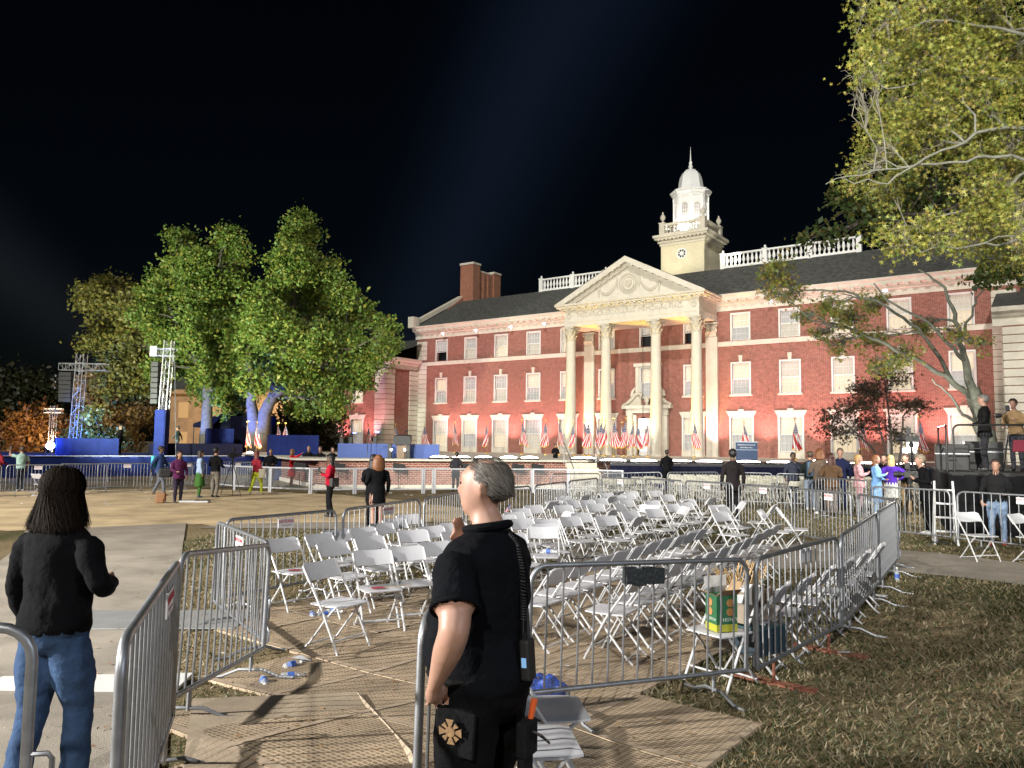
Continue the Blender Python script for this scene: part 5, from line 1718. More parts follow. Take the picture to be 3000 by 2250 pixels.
C_RB= [(6.3, 12.53, 9.26, 0.61), (7.55, 13.21, 9.66, 0.7), (8.88, 13.85, 10.05, 0.74), (5.98, 12.4, 8.47, 0.39), (5.58, 12.04, 7.99, 0.27), (7.69, 14.68, 9.52, 0.72), (7.65, 12.9, 8.63, 0.74), (9.77, 14.97, 9.84, 0.8), (7.37, 14.77, 8.65, 0.59), (7.26, 13.11, 7.92, 0.7), (8.33, 13.37, 8.05, 0.71), (6.51, 13.56, 7.47, 0.42), (7.46, 13.96, 7.51, 0.62), (8.26, 13.81, 7.52, 0.61), (9.0, 13.69, 7.55, 0.61), (6.27, 13.88, 7.01, 0.37), (7.4, 14.91, 7.11, 0.46), (8.56, 13.52, 6.66, 0.54), (8.75, 13.28, 6.09, 0.53), (8.64, 14.2, 6.1, 0.63), (6.95, 12.66, 5.59, 0.51), (6.48, 12.86, 5.58, 0.4), (9.81, 15.03, 6.07, 0.6), (6.45, 13.57, 10.38, 0.36), (7.52, 13.65, 10.71, 0.73), (7.68, 11.94, 9.75, 0.64), (9.35, 13.23, 8.5, 0.7), (9.72, 13.76, 7.14, 0.73), (8.41, 11.96, 5.36, 0.53)]
C_RC= [(13.17, 30.46, 11.83, 0.68), (13.77, 30.53, 12.43, 0.68), (13.35, 28.24, 10.61, 0.88), (15.41, 30.51, 11.87, 1.08), (16.44, 29.87, 11.68, 1.19), (18.71, 30.72, 11.69, 1.23), (19.16, 29.41, 9.13, 1.04), (19.1, 30.83, 9.18, 0.68), (17.9, 30.95, 12.91, 1.1), (14.47, 28.09, 12.4, 0.87), (11.68, 28.24, 9.94, 0.5), (12.0, 30.7, 10.48, 0.41), (21.31, 31.85, 12.96, 1.13), (17.15, 29.0, 15.49, 1.54), (18.94, 29.83, 14.2, 1.32), (15.85, 30.37, 15.38, 1.21), (18.73, 29.28, 17.73, 1.69), (16.4, 29.46, 17.79, 1.44)]
C_RM= [(12.37, 29.63, 3.23, 0.66), (13.22, 29.74, 3.64, 0.79), (14.24, 30.19, 4.21, 0.94), (14.76, 29.6, 4.71, 0.72), (12.94, 29.75, 2.58, 0.66), (14.37, 30.54, 3.01, 0.88), (14.85, 29.05, 3.63, 0.64), (16.08, 30.14, 3.69, 0.53), (15.14, 30.47, 2.48, 0.74), (13.58, 29.62, 4.43, 0.59), (12.02, 29.45, 2.7, 0.46), (14.73, 30.61, 5.2, 0.61)]
L_RA = [[(13.93, 22.5, 1.21), (13.85, 22.5, 2.49), (13.59, 22.5, 3.49), (13.5, 22.5, 3.79)], [(13.51, 22.5, 3.54), (12.81, 22.3, 3.96), (11.77, 22.0, 4.52), (10.66, 21.7, 4.96), (9.33, 21.3, 5.37), (8.26, 21.0, 5.5)], [(13.5, 22.5, 3.79), (13.4, 22.6, 4.6), (13.33, 22.8, 5.44), (13.29, 23.0, 6.3), (13.03, 23.2, 7.08), (12.5, 23.4, 7.54)], [(13.78, 22.5, 2.74), (12.9, 22.0, 3.01), (12.35, 21.6, 3.52), (11.67, 21.3, 3.97)], [(12.81, 22.3, 3.96), (12.51, 22.6, 4.9), (12.13, 22.8, 5.64), (11.32, 23.0, 6.28), (10.39, 23.2, 6.73), (9.18, 23.3, 6.84), (8.27, 23.4, 6.95)], [(13.4, 22.6, 4.6), (12.69, 22.2, 5.05), (11.7, 21.8, 5.77), (10.59, 21.5, 6.2), (10.17, 21.4, 6.66)], [(13.39, 22.8, 5.24), (14.15, 23.4, 6.39), (14.73, 23.8, 7.01)]]
L_RB = [[(9.68, 13.5, 1.84), (9.74, 13.5, 4.56), (9.78, 13.5, 7.04), (9.87, 13.5, 8.96), (9.92, 13.5, 11.57)], [(9.78, 13.5, 7.04), (8.74, 13.2, 7.2), (8.01, 13.0, 7.08), (6.95, 12.8, 6.87), (6.03, 12.6, 6.67), (5.14, 12.4, 6.36)], [(9.81, 13.5, 7.55), (9.04, 13.8, 6.76), (8.53, 14.0, 6.56), (7.67, 14.2, 6.22), (6.95, 14.3, 5.97)], [(9.83, 13.5, 7.99), (8.26, 13.0, 7.57), (7.25, 12.7, 7.08), (6.16, 12.4, 6.37), (5.34, 12.2, 6.4)], [(9.85, 13.5, 8.63), (8.94, 13.8, 8.9), (8.04, 14.0, 9.05), (7.1, 14.2, 8.87), (6.5, 14.3, 9.32)], [(9.88, 13.5, 9.28), (8.45, 13.0, 9.43), (7.2, 12.7, 9.37), (6.28, 12.5, 9.0)], [(9.76, 13.5, 6.42), (8.66, 13.0, 5.64), (7.77, 12.8, 5.46), (6.74, 12.5, 5.26)]]
L_RM = [[(14.69, 30.0, 0.63), (14.62, 30.0, 1.68), (14.25, 30.0, 3.13), (13.89, 30.0, 4.46)], [(14.79, 30.0, 0.63), (14.79, 30.0, 2.21), (14.67, 30.0, 3.8), (14.57, 30.0, 5.14)], [(14.85, 30.0, 0.63), (15.15, 30.0, 1.95), (15.26, 30.0, 3.28), (15.74, 30.0, 3.82)], [(14.66, 30.0, 0.63), (13.86, 29.5, 1.94), (12.87, 29.0, 2.7), (12.15, 28.8, 3.2)]]
C_T2 += [(-16.59, 50.12, 11.26, 1.33), (-16.35, 49.25, 9.32, 1.42), (-17.33, 51.75, 7.59, 1.49), (-16.41, 48.86, 5.75, 1.19), (-17.97, 51.18, 8.44, 1.36)]
C_T1 += [(-25.45, 53.33, 12.24, 1.18), (-25.1, 51.79, 10.3, 1.03), (-24.93, 54.04, 9.7, 1.32), (-23.11, 51.69, 8.44, 1.38), (-24.64, 53.67, 6.99, 1.19)]
C_T3 += [(-32.85, 58.85, 13.51, 0.91), (-32.05, 58.95, 12.2, 1.18), (-34.07, 60.62, 13.03, 0.81), (-33.4, 62.63, 11.14, 1.39), (-32.24, 59.12, 9.29, 1.18)]
M_BARK = mat('bark', (0.09, 0.08, 0.065), 0.95, var=0.4, scale=7, bump=0.8, bscale=14)
M_BARK2 = mat('mossy_bark', (0.10, 0.105, 0.08), 0.95, var=0.35, scale=7, bump=0.8, bscale=16)
M_TWIG = mat('pale_twig', (0.16, 0.145, 0.11), 0.9)


def jitter_path(p, q, n, amp, r):
    p, q = np.array(p, float), np.array(q, float)
    d = np.linalg.norm(q - p)
    pts = []
    for k in range(n + 1):
        t = k / n
        w = p + (q - p) * t
        w[2] += 0.10 * d * math.sin(math.pi * t)
        if 0 < k < n:
            w = w + r.normal(0, amp * d, 3)
        pts.append(tuple(w))
    return pts


def leaf_arrays(C, size, r, kind):
    """C (N,3) centres -> verts, faces; kind quad | star"""
    n = len(C)
    s = size * (0.6 + 0.8 * r.random(n))
    # random frames
    u = r.normal(size=(n, 3)); u /= np.linalg.norm(u, axis=1)[:, None]
    t = r.normal(size=(n, 3)); v = np.cross(u, t); v /= np.linalg.norm(v, axis=1)[:, None]
    w = np.cross(u, v)
    if kind == 'quad':
        V = np.stack([C - u * s[:, None] * 0.5, C + v * s[:, None] * 0.32 + w * s[:, None] * 0.08, C + u * s[:, None] * 0.6, C - v * s[:, None] * 0.32 + w * s[:, None] * 0.08], 1)
        return V.reshape(-1, 3), np.arange(n * 4).reshape(n, 4)
    out = []
    for k in range(10):
        a = math.pi * k / 5
        rr_ = 0.60 if k % 2 == 0 else 0.17
        out.append(C + (u * math.cos(a) + v * math.sin(a)) * (s * rr_)[:, None] + w * (s * (0.10 if k % 2 == 0 else 0.0))[:, None])
    out.append(C)
    V = np.stack(out, 1)
    base = (np.arange(n) * 11)[:, None, None]
    F = np.array([[10, k, (k + 1) % 10] for k in range(10)])[None] + base
    return V.reshape(-1, 3), F.reshape(-1, 3)


def tree(name, label, group, trunks, clusters, leaf, size, per_m, seed, bark, kind='quad', twigs=6, clump=0.42, squash=0.85, limb_r=0.09, twig_mat=None, bare=0.0, twig_r=0.012, kink=0.012, shrink=1.0):
    """trunks: list of (points, radius at base, radius at tip)"""
    r = np.random.default_rng(seed)
    b = trunks[0][0][0]
    t = thing(name, label, 'tree', (b[0], b[1], 0), 0, group)
    off = np.array([b[0], b[1], 0])
    tm = MB()
    nodes = []
    for pts, r0, r1 in trunks:
        P = [tuple(np.array(p) - off) for p in pts]
        Q = []
        for a, c in zip(P[:-1], P[1:]):
            for k in range(4):
                q = np.array(a) + (np.array(c) - np.array(a)) * k / 4
                if k:
                    q = q + r.normal(0, kink * np.linalg.norm(np.array(c) - np.array(a)), 3)
                Q.append(q)
        Q.append(np.array(P[-1]))
        m = len(Q)
        tm.tube([tuple(q) for q in Q], [r0 + (r1 - r0) * (k / (m - 1)) ** 0.8 for k in range(m)], 10)
        nodes += [(q, r0 + (r1 - r0) * (k / (m - 1)) ** 0.8) for k, q in enumerate(Q)]
    tm.build('trunk', bark, t, smooth=True)
    NP = np.array([q for q, _ in nodes])
    lm, tw = MB(), MB()
    cents = []
    for (x, y, z, rad_) in clusters:
        rad_ *= shrink
        c = np.array([x, y, z]) - off
        zmin = NP[:, 2].min() + 1.2
        dist = np.linalg.norm(NP - c, axis=1) + np.where(NP[:, 2] > c[2] + 0.3, 4.0, 0.0) + np.where(NP[:, 2] < zmin, 3.0, 0.0)
        i = int(np.argmin(dist))
        pth_ = jitter_path(NP[i], c, 5, 0.035, r)
        rr0 = min(nodes[i][1] * 0.7, limb_r)
        lm.tube(pth_, [rr0 + (0.025 - rr0) * k / 5 if rr0 > 0.025 else rr0 for k in range(6)], 6)
        nt = max(4, int(twigs * max(0.6, rad_)))
        for k in range(nt):
            d = r.normal(size=3); d /= np.linalg.norm(d)
            e = c + d * rad_ * (0.75 + 0.35 * r.random()) * np.array([1, 1, squash])
            st = np.array(pth_[int(r.integers(2, 6))])
            tp_ = jitter_path(st, e, 4, 0.06, r)
            tw.tube(tp_, [twig_r * 1.6, twig_r * 1.3, twig_r, twig_r * 0.7, twig_r * 0.35], 4)
            for _ in range(3):
                q0 = np.array(tp_[int(r.integers(1, 4))])
                q1 = q0 + r.normal(0, 0.32 * rad_, 3)
                tw.tube([tuple(q0), tuple((q0 + q1) / 2 + r.normal(0, 0.03, 3)), tuple(q1)], [twig_r * 0.8, twig_r * 0.5, twig_r * 0.25], 3)
        ncl = max(6, int(per_m[0] * rad_ ** 2 * 4))
        for k in range(ncl):
            d = r.normal(size=3); d /= np.linalg.norm(d)
            q = c + d * rad_ * (r.random() ** 0.45) * np.array([1, 1, squash])
            nl = int(per_m[1] * (0.4 + 1.2 * r.random()))
            if r.random() < bare:
                nl = nl // 4
            sp = clump * (0.5 + r.random()) * 0.5
            pts = q + r.normal(0, sp, (nl, 3)) * np.array([1, 1, 0.75])
            cents.append(pts)
    lm.build('limbs', bark, t, smooth=True)
    tw.build('twigs', twig_mat or bark, t)
    C = np.concatenate(cents)
    V, Fc = leaf_arrays(C, size, r, kind)
    link('crown', fast_mesh('crown', V, Fc, leaf), t)
    return t


LF_G = leaf_mat('green_leaf', [(0.08, 0.15, 0.024), (0.12, 0.21, 0.034), (0.16, 0.25, 0.04), (0.21, 0.27, 0.045), (0.30, 0.27, 0.045)])
LF_Y = leaf_mat('olive_leaf', [(0.09, 0.11, 0.025), (0.15, 0.16, 0.03), (0.24, 0.20, 0.04), (0.12, 0.14, 0.03)])
LF_O = leaf_mat('orange_leaf', [(0.16, 0.06, 0.02), (0.22, 0.10, 0.02), (0.25, 0.13, 0.03), (0.14, 0.05, 0.025)])
LF_T = leaf_mat('tan_leaf', [(0.24, 0.15, 0.05), (0.34, 0.22, 0.07), (0.28, 0.19, 0.06), (0.16, 0.13, 0.05)])
LF_D = leaf_mat('dark_leaf', [(0.025, 0.035, 0.012), (0.04, 0.045, 0.015), (0.05, 0.05, 0.02)])
LF_S = leaf_mat('sweetgum_leaf', [(0.09, 0.14, 0.025), (0.17, 0.21, 0.035), (0.28, 0.27, 0.045), (0.20, 0.22, 0.04), (0.33, 0.31, 0.06), (0.26, 0.18, 0.045)])
LF_R = leaf_mat('maple_leaf', [(0.03, 0.02, 0.012), (0.045, 0.028, 0.015), (0.04, 0.036, 0.016), (0.06, 0.035, 0.02)])

tree('green_tree', 'big green tree with a single pale blue lit trunk beside the speaker column', 'trees behind the blue stage',
     [([(-21.41, 54.0, 0), (-21.40, 54.0, 1.1), (-21.36, 54.0, 3.5), (-21.33, 54.0, 6.1), (-21.6, 54.0, 9.5), (-21.3, 54, 13.0)], 0.62, 0.12),
      ([(-21.33, 54.0, 6.1), (-22.8, 53.6, 8.6), (-24.2, 53.8, 11.2)], 0.30, 0.08), ([(-21.33, 54.0, 5.4), (-19.8, 53.5, 8.0), (-19.2, 53.4, 11.0)], 0.28, 0.08)],
     C_T1, LF_G, 0.23, (12, 22), 1, M_BARK, limb_r=0.14, twig_r=0.02, clump=0.55, shrink=0.84)
tree('green_tree', 'largest green tree with thick forked trunk lit deep blue', 'trees behind the blue stage',
     [([(-16.75, 51.0, 0), (-16.80, 51.0, 1.2), (-16.95, 51.0, 2.7), (-17.2, 51.0, 4.1), (-17.4, 51.0, 5.7), (-17.6, 51, 8.5)], 0.72, 0.16),
      ([(-16.62, 51.0, 0), (-16.6, 51.0, 1.3), (-16.35, 51.0, 3.9), (-15.85, 51.0, 5.0), (-15.25, 51.0, 7.3), (-14.8, 51.2, 11.0), (-14.7, 51.3, 14.5)], 0.62, 0.12),
      ([(-15.85, 51.0, 5.0), (-13.6, 51.0, 6.6), (-11.4, 51.2, 8.2)], 0.30, 0.08), ([(-15.25, 51.0, 7.3), (-12.6, 51.3, 9.6), (-9.6, 51.8, 9.7)], 0.22, 0.06)],
     [c for c in C_T2 if c not in ((-15.62, 50.26, 4.75, 1.12), (-18.15, 53.56, 7.06, 2.14))], LF_G, 0.23, (12, 22), 2, M_BARK, limb_r=0.14, twig_r=0.02, clump=0.55, shrink=0.84)
tree('olive_tree', 'dim olive and yellow tree standing behind the speaker column', None,
     [([(-28.15, 62.0, 0), (-28.15, 62.0, 1.2), (-28.03, 62.0, 4.5), (-28.45, 62.0, 7.5), (-30.2, 62, 11)], 0.5, 0.12)],
     C_T3, LF_Y, 0.28, (9, 16), 3, M_BARK, twig_r=0.022, clump=0.7, bare=0.3)
tree('rust_tree', 'low rust orange tree behind the glowing blue stage lamp', None, [([(-38.9, 64, 0), (-38.9, 64, 1.2), (-38.6, 64, 2.5)], 0.22, 0.08)], C_O1, LF_O, 0.32, (6, 14), 4, M_BARK, clump=0.8)
tree('tan_tree', 'tan and gold tree beside the truss speaker tower', None, [([(-35.0, 66.6, 0), (-35.0, 66.6, 2.0), (-35.6, 66.6, 4.5)], 0.3, 0.1)], C_O2, LF_T, 0.32, (6, 14), 5, M_BARK, clump=0.8)
tree('small_tree', 'small leafy tree washed blue by a stage light', None, [([(-31.4, 58.4, 0), (-31.4, 58.4, 1.2), (-31.2, 58.3, 2.6)], 0.2, 0.08)], C_O3, LF_Y, 0.26, (6, 12), 6, M_BARK, clump=0.6)
tree('dark_tree', 'dark mass of tree against the night sky beyond the truss', None, [([(-54.8, 85.6, 0), (-54.8, 85.6, 2.0), (-54.8, 85.6, 5)], 0.5, 0.2)], C_D, LF_D, 0.5, (4, 12), 7, M_BARK, clump=1.2)
tree('dark_tree', 'dark leafy tree tinted cyan behind the thick forked trunk', None, [([(-17.2, 65.2, 0), (-17.2, 65.2, 1.5), (-17.2, 65.2, 3.2)], 0.3, 0.15)], C_B, LF_D, 0.34, (6, 14), 8, M_BARK, clump=0.8)

_ra = [[tuple(p) for p in l] for l in L_RA]
tree('bare_tree', 'mossy forked tree with thin half bare branches before the hall', None,
     [([(13.98, 22.5, 0.0)] + _ra[0], 0.32, 0.20)] + [(l, r0, 0.02) for l, r0 in zip(_ra[1:], (0.10, 0.13, 0.06, 0.07, 0.06, 0.05))],
     C_RA, leaf_mat('sparse_leaf', [(0.09, 0.14, 0.025), (0.15, 0.19, 0.03), (0.22, 0.19, 0.035), (0.24, 0.14, 0.035)]), 0.11, (44, 16), 9, M_BARK2, 'star', twigs=46, clump=0.26, limb_r=0.05, twig_r=0.007, bare=0.35, kink=0.03)
_rb = [[tuple(p) for p in l] for l in L_RB]
tree('sweetgum_tree', 'yellow green sweetgum tree with pale limbs overhanging from the side', None,
     [([(9.6, 13.5, 0.0)] + _rb[0], 0.36, 0.12)] + [(l, 0.040, 0.007) for l in _rb[1:]],
     C_RB, LF_S, 0.078, (60, 22), 10, mat('pale_bark', (0.15, 0.15, 0.12), 0.9, var=0.3, scale=9, bump=0.6, bscale=20), 'star', twigs=30, clump=0.24, limb_r=0.035, twig_mat=M_TWIG, twig_r=0.006, bare=0.4, kink=0.035, shrink=0.92)
tree('green_tree', 'dark green tree rising beyond the sweetgum over the hall roof', None,
     [([(22.6, 30.0, 0), (22.3, 30.0, 4), (21.0, 30.0, 10), (19.2, 30, 14), (17.5, 30, 16)], 0.4, 0.12)], C_RC, leaf_mat('deep_green_leaf', [(0.03, 0.06, 0.014), (0.05, 0.09, 0.02), (0.08, 0.10, 0.02), (0.12, 0.10, 0.02)]), 0.22, (9, 16), 11, M_BARK, clump=0.42, twig_r=0.014)
_rm = [[tuple(p) for p in l] for l in L_RM]
tree('red_maple', 'small dark red leaved tree with several thin stems before the hall', None,
     [([(p[0][0], p[0][1], 0.1)] + p, 0.075, 0.02) for p in _rm], C_RM, LF_R, 0.12, (13, 20), 12, mat('dark_bark', (0.05, 0.04, 0.035), 0.9), 'star', twigs=10, clump=0.34, squash=0.45, limb_r=0.03, twig_r=0.008, bare=0.15)
# coloured stage lights on trunks and leaves
lamp('blue_uplight', 'SPOT', (-18.4, 47.9, 2.1), (-16.8, 51.0, 4.5), 2400, (0.03, 0.12, 1.0), 0.15, rad(60), 0.7)
lamp('blue_uplight', 'SPOT', (-22.6, 51.2, 2.2), (-21.4, 54.0, 4.0), 1300, (0.16, 0.3, 1.0), 0.15, rad(55), 0.7)
lamp('blue_uplight', 'SPOT', (-16.5, 61.0, 1.0), (-16.5, 65.5, 3.5), 2600, (0.05, 0.35, 1.0), 0.15, rad(100), 0.7)
lamp('blue_uplight', 'SPOT', (-31.5, 53.5, 1.4), (-31.2, 58.5, 3.2), 3600, (0.08, 0.25, 1.0), 0.15, rad(80), 0.7)
lamp('amber_uplight', 'SPOT', (-37.5, 58.0, 1.4), (-37.0, 65.0, 4.5), 1300, (1.0, 0.72, 0.48), 0.15, rad(110), 0.7)
lamp('amber_uplight', 'SPOT', (-24.6, 66.0, 1.0), (-24.3, 74.0, 4.0), 2200, (1.0, 0.6, 0.22), 0.15, rad(110), 0.7)

# stage floods turned up into the big crowns, plus one added behind the viewer
lamp('tree_flood', 'SPOT', (-22.0, 33.0, 1.6), (-19.0, 51.0, 10.0), 17000, (0.95, 1.0, 0.80), 0.3, rad(70), 0.8)
lamp('tree_flood', 'SPOT', (2.0, -3.0, 6.0), (8.0, 13.5, 8.0), 11000, (1.0, 0.97, 0.86), 0.3, rad(62), 0.8)  # unseen flood added behind the viewer to brighten the sweetgum

lamp('tree_flood', 'SPOT', (-30.0, 44.0, 1.6), (-31.5, 61.0, 11.0), 9000, (1.0, 0.98, 0.8), 0.3, rad(60), 0.8)
# ------------------------------------------------------------------ truss towers, tent and far building
def truss(mb, a, b, w, step, r=0.028):
    a, b = Vector(a), Vector(b)
    d = (b - a)
    L = d.length
    d.normalize()
    u = d.cross(Vector((0, 0, 1))) if abs(d.z) < 0.9 else Vector((1, 0, 0))
    u.normalize()
    v = u.cross(d)
    cs = [u * sx * w / 2 + v * sy * w / 2 for sx, sy in ((-1, -1), (1, -1), (1, 1), (-1, 1))]
    for c in cs:
        mb.tube([a + c, b + c], r, 5)
    n = max(1, int(L / step))
    for k in range(n):
        p, q = a + d * L * k / n, a + d * L * (k + 1) / n
        for i in range(4):
            c1, c2 = cs[i], cs[(i + 1) % 4]
            mb.tube([p + c1, q + c2] if k % 2 else [p + c2, q + c1], r * 0.6, 4)
            mb.tube([p + c1, p + c2], r * 0.6, 4)


t = thing('truss_tower', 'silver lighting truss tower with crossbeam and hanging speakers beyond the stage', 'truss', (-32.3, 57.0, 0))
mb = MB(); truss(mb, (0, 0, 0), (0.25, 0, 8.3), 0.55, 0.6); mb.build('mast', M_ALU, t)
mb = MB(); truss(mb, (-1.3, 0, 7.35), (2.2, 0, 7.35), 0.5, 0.5); mb.build('crossbeam', M_ALU, t)
mb = MB()
for k in range(7):
    mb.cbox((-0.85 + 0.01 * k, 0.05, 6.8 - k * 0.32), (0.9, 0.5, 0.30))
mb.build('speaker_array', M_BLKPL, t, bevel=0.02, seg=1)
for k in range(3):
    MB().lathe([(0.10, -0.12), (0.14, 0.0), (0.13, 0.05)], 10).build('lamp_head', M_BLKMET, t, loc=(-1.5, -0.2, 6.7 - k * 0.45), smooth=True)
t = thing('truss_tower', 'small distant silver truss mast above the rust tree', 'truss', (-36.0, 60.5, 0))
mb = MB(); truss(mb, (0, 0, 0), (0, 0, 4.6), 0.35, 0.5, 0.02); mb.build('mast', M_ALU, t)
mb = MB(); truss(mb, (-0.7, 0, 4.2), (0.7, 0, 4.2), 0.3, 0.4, 0.02); mb.build('crossbeam', M_ALU, t)
t = thing('speaker_tower', 'tall blue wrapped column with silver truss top and black speaker array', 'tower', (-20.3, 44.6, BSH))
mb = MB(); truss(mb, (0.05, 0, 0), (0.28, 0, 6.7), 0.42, 0.45); truss(mb, (-0.5, 0, 6.0), (0.7, 0, 6.0), 0.40, 0.4); mb.build('truss', M_ALU, t)
P = []
for k in range(33):
    a = 2 * math.pi * k / 32
    P.append([(0.06 + 0.32 * math.copysign(abs(math.cos(a)) ** 0.35, math.cos(a)) + 0.015 * math.sin(k * 2.2), 0.32 * math.copysign(abs(math.sin(a)) ** 0.35, math.sin(a)), z) for z in (0.0, 0.8, 1.6, 2.65)])
MB().grid(P).build('blue_wrap', M_BLUE, t, smooth=True)
mb = MB()
for k in range(8):
    mb.cbox((-0.42 + 0.006 * k, 0.0, 5.3 - k * 0.31), (0.42, 0.5, 0.29))
mb.build('speaker_array', M_BLKPL, t, bevel=0.02, seg=1)
MB().box(-0.75, -0.35, -0.2, 0.2, 5.75, 6.35).build('motor_box', M_ALU, t)
MB().tube([(0.62, 0, 5.8), (0.75, 0, 3.5), (0.95, 0, 0.0)], 0.02, 5).build('cable', M_GALV, t)
# glowing blue moving light
t = thing('stage_lamp', 'brilliant blue white stage lamp glowing on the blue platform', 'lamp', (-24.7, 41.6, BSH))
MB().box(-0.3, 0.3, -0.2, 0.25, 0.0, 0.14).box(-0.32, -0.24, -0.1, 0.1, 0.14, 0.7).box(0.24, 0.32, -0.1, 0.1, 0.14, 0.7).build('yoke', M_BLKMET, t)
MB().lathe([(0.16, -0.2), (0.24, 0.12), (0.22, 0.2)], 16).build('head', M_BLKMET, t, loc=(0, -0.02, 0.48)).rotation_euler = (rad(78), 0, rad(12))
MB().lathe([(0.02, 0.01), (0.20, 0.0), (0.21, 0.02), (0.02, 0.03)], 16).build('lens', mat('blue_white_lens', (1, 1, 1), 0.4, emit=(0.35, 0.55, 1.0), estr=30), t, loc=(0.02, -0.24, 0.53)).rotation_euler = (rad(78), 0, rad(12))
lamp('blue_stage_light', 'POINT', (-24.6, 41.0, 1.9), (0, 0, 0), 200, (0.10, 0.22, 1.0), 0.2)
# bright footlights on the blue stage
for x, y in ((-15.9, 47.0), (-14.6, 49.2), (-14.1, 49.8)):
    tt = thing('footlight', 'round glaring footlight among the flags on the blue stage', 'footlight', (x, y, BSH), rad(40), 'glaring footlights on the blue stage')
    MB().box(-0.25, 0.25, -0.12, 0.12, 0.0, 0.10).build('housing', M_BLKMET, tt)
    MB().lathe([(0.24, 0.0), (0.22, 0.10), (0.12, 0.16), (0.02, 0.18)], 14, sq=0.5).build('lens', mat('warm_glare', (1, 1, 1), 0.4, emit=(1.0, 0.72, 0.55), estr=14), tt, loc=(0, 0, 0.10))
    lamp('flag_uplight', 'POINT', (x, y - 0.3, BSH + 0.4), (0, 0, 0), 30, (1.0, 0.45, 0.3), 0.1)
# tent
t = thing('canopy_tent', 'dark open sided canopy tent behind the blue stage', 'tent', (-20.9, 57.0, 0), rad(12))
mb = MB()
mb.add([(-2.2, -1.6, 3.2), (2.6, -1.6, 2.9), (2.6, 1.6, 2.9), (-2.2, 1.6, 3.2), (0.6, 0, 4.5)], [(0, 1, 4), (1, 2, 4), (2, 3, 4), (3, 0, 4)])
mb.add([(-2.2, -1.6, 3.2), (2.6, -1.6, 2.9), (2.6, -1.6, 2.65), (-2.2, -1.6, 2.95)], [(0, 1, 2, 3)])
mb.build('canopy', M_NAVY, t)
for x, y in ((-2.15, -1.55), (2.55, -1.55), (2.55, 1.55), (-2.15, 1.55)):
    MB().tube([(x, y, 0), (x, y, 2.95)], 0.035, 6).build('leg', M_GALV, t)
# lit far building seen under the trees
t = thing('far_building', 'distant amber lit stone building glimpsed between the trunks', 'building', (-25.0, 82.0, 0), rad(-6))
M_AMB = mat('amber_stone', (0.42, 0.28, 0.16), 0.85, var=0.25, scale=1.5)
wl = MB().box(-12, 12, 0, 8, 0, 7.0).build('wall', M_AMB, t)
MB().box(-12.4, 12.4, -0.4, 8.4, 7.0, 7.5).build('cornice', M_AMB, t)
MB().prism([(-0.5, 7.5), (8.5, 7.5), (4, 10)], lambda a, b: (-12.3, a, b), lambda a, b: (12.3, a, b)).build('roof', M_ROOF, t)
me_fw = MB().box(-0.55, 0.55, -0.06, 0.0, 0, 1.7).mesh('window', mat('amber_window', (0.2, 0.12, 0.05), 0.5, emit=(1.0, 0.6, 0.25), estr=0.22))
for k in range(8):
    for z in (1.2, 4.4):
        link('window', me_fw, t, (-10.5 + 3.0 * k, 0, z))
lamp('amber_flood', 'SPOT', (-25.5, 74.0, 0.6), (-25.0, 82.0, 4.0), 1000, (1.0, 0.62, 0.25), 0.2, rad(120), 0.6)
from mathutils import noise as mnoise
# ------------------------------------------------------------------ people
def skin_mat(k):
    return [mat('skin_light', (0.34, 0.19, 0.135), 0.5, var=0.08, scale=20), mat('skin_mid', (0.30, 0.16, 0.10), 0.55, var=0.08, scale=20), mat('skin_deep', (0.10, 0.055, 0.035), 0.55, var=0.08, scale=20)][k]


def cloth(name, c, rough=0.9):
    return mat('cloth_' + name, c, rough, var=0.16, scale=9, bump=0.45, bscale=28, spec=0.08)


ARM = {  # elbow, wrist, hand tip for the +x side, facing +y (metres at 1.75 m)
    'hang': ((0.245, -0.02, 1.14), (0.25, 0.05, 0.90), (0.24, 0.09, 0.80)),
    'phone': ((0.25, 0.02, 1.15), (0.10, 0.25, 1.22), (0.06, 0.30, 1.28)),
    'hip': ((0.42, -0.08, 1.20), (0.21, 0.04, 1.04), (0.15, 0.10, 1.02)),
    'hold': ((0.25, 0.0, 1.14), (0.17, 0.24, 1.06), (0.12, 0.32, 1.07)),
    'raise': ((0.30, 0.17, 1.42), (0.22, 0.40, 1.56), (0.20, 0.46, 1.63)),
    'chin': ((0.22, 0.16, 1.18), (0.07, 0.17, 1.40), (0.01, 0.125, 1.49)),
    'bent': ((0.29, -0.03, 1.15), (0.14, 0.22, 1.12), (0.06, 0.28, 1.16)),
    'swingf': ((0.23, 0.06, 1.15), (0.22, 0.24, 0.98), (0.20, 0.31, 0.92)),
    'swingb': ((0.25, -0.14, 1.16), (0.25, -0.20, 0.92), (0.24, -0.19, 0.82)),
    'fold': ((0.27, 0.06, 1.16), (0.0, 0.20, 1.18), (-0.10, 0.17, 1.20)),
    'pocket': ((0.275, -0.10, 1.17), (0.235, 0.03, 0.955), (0.205, 0.08, 0.88)),
}


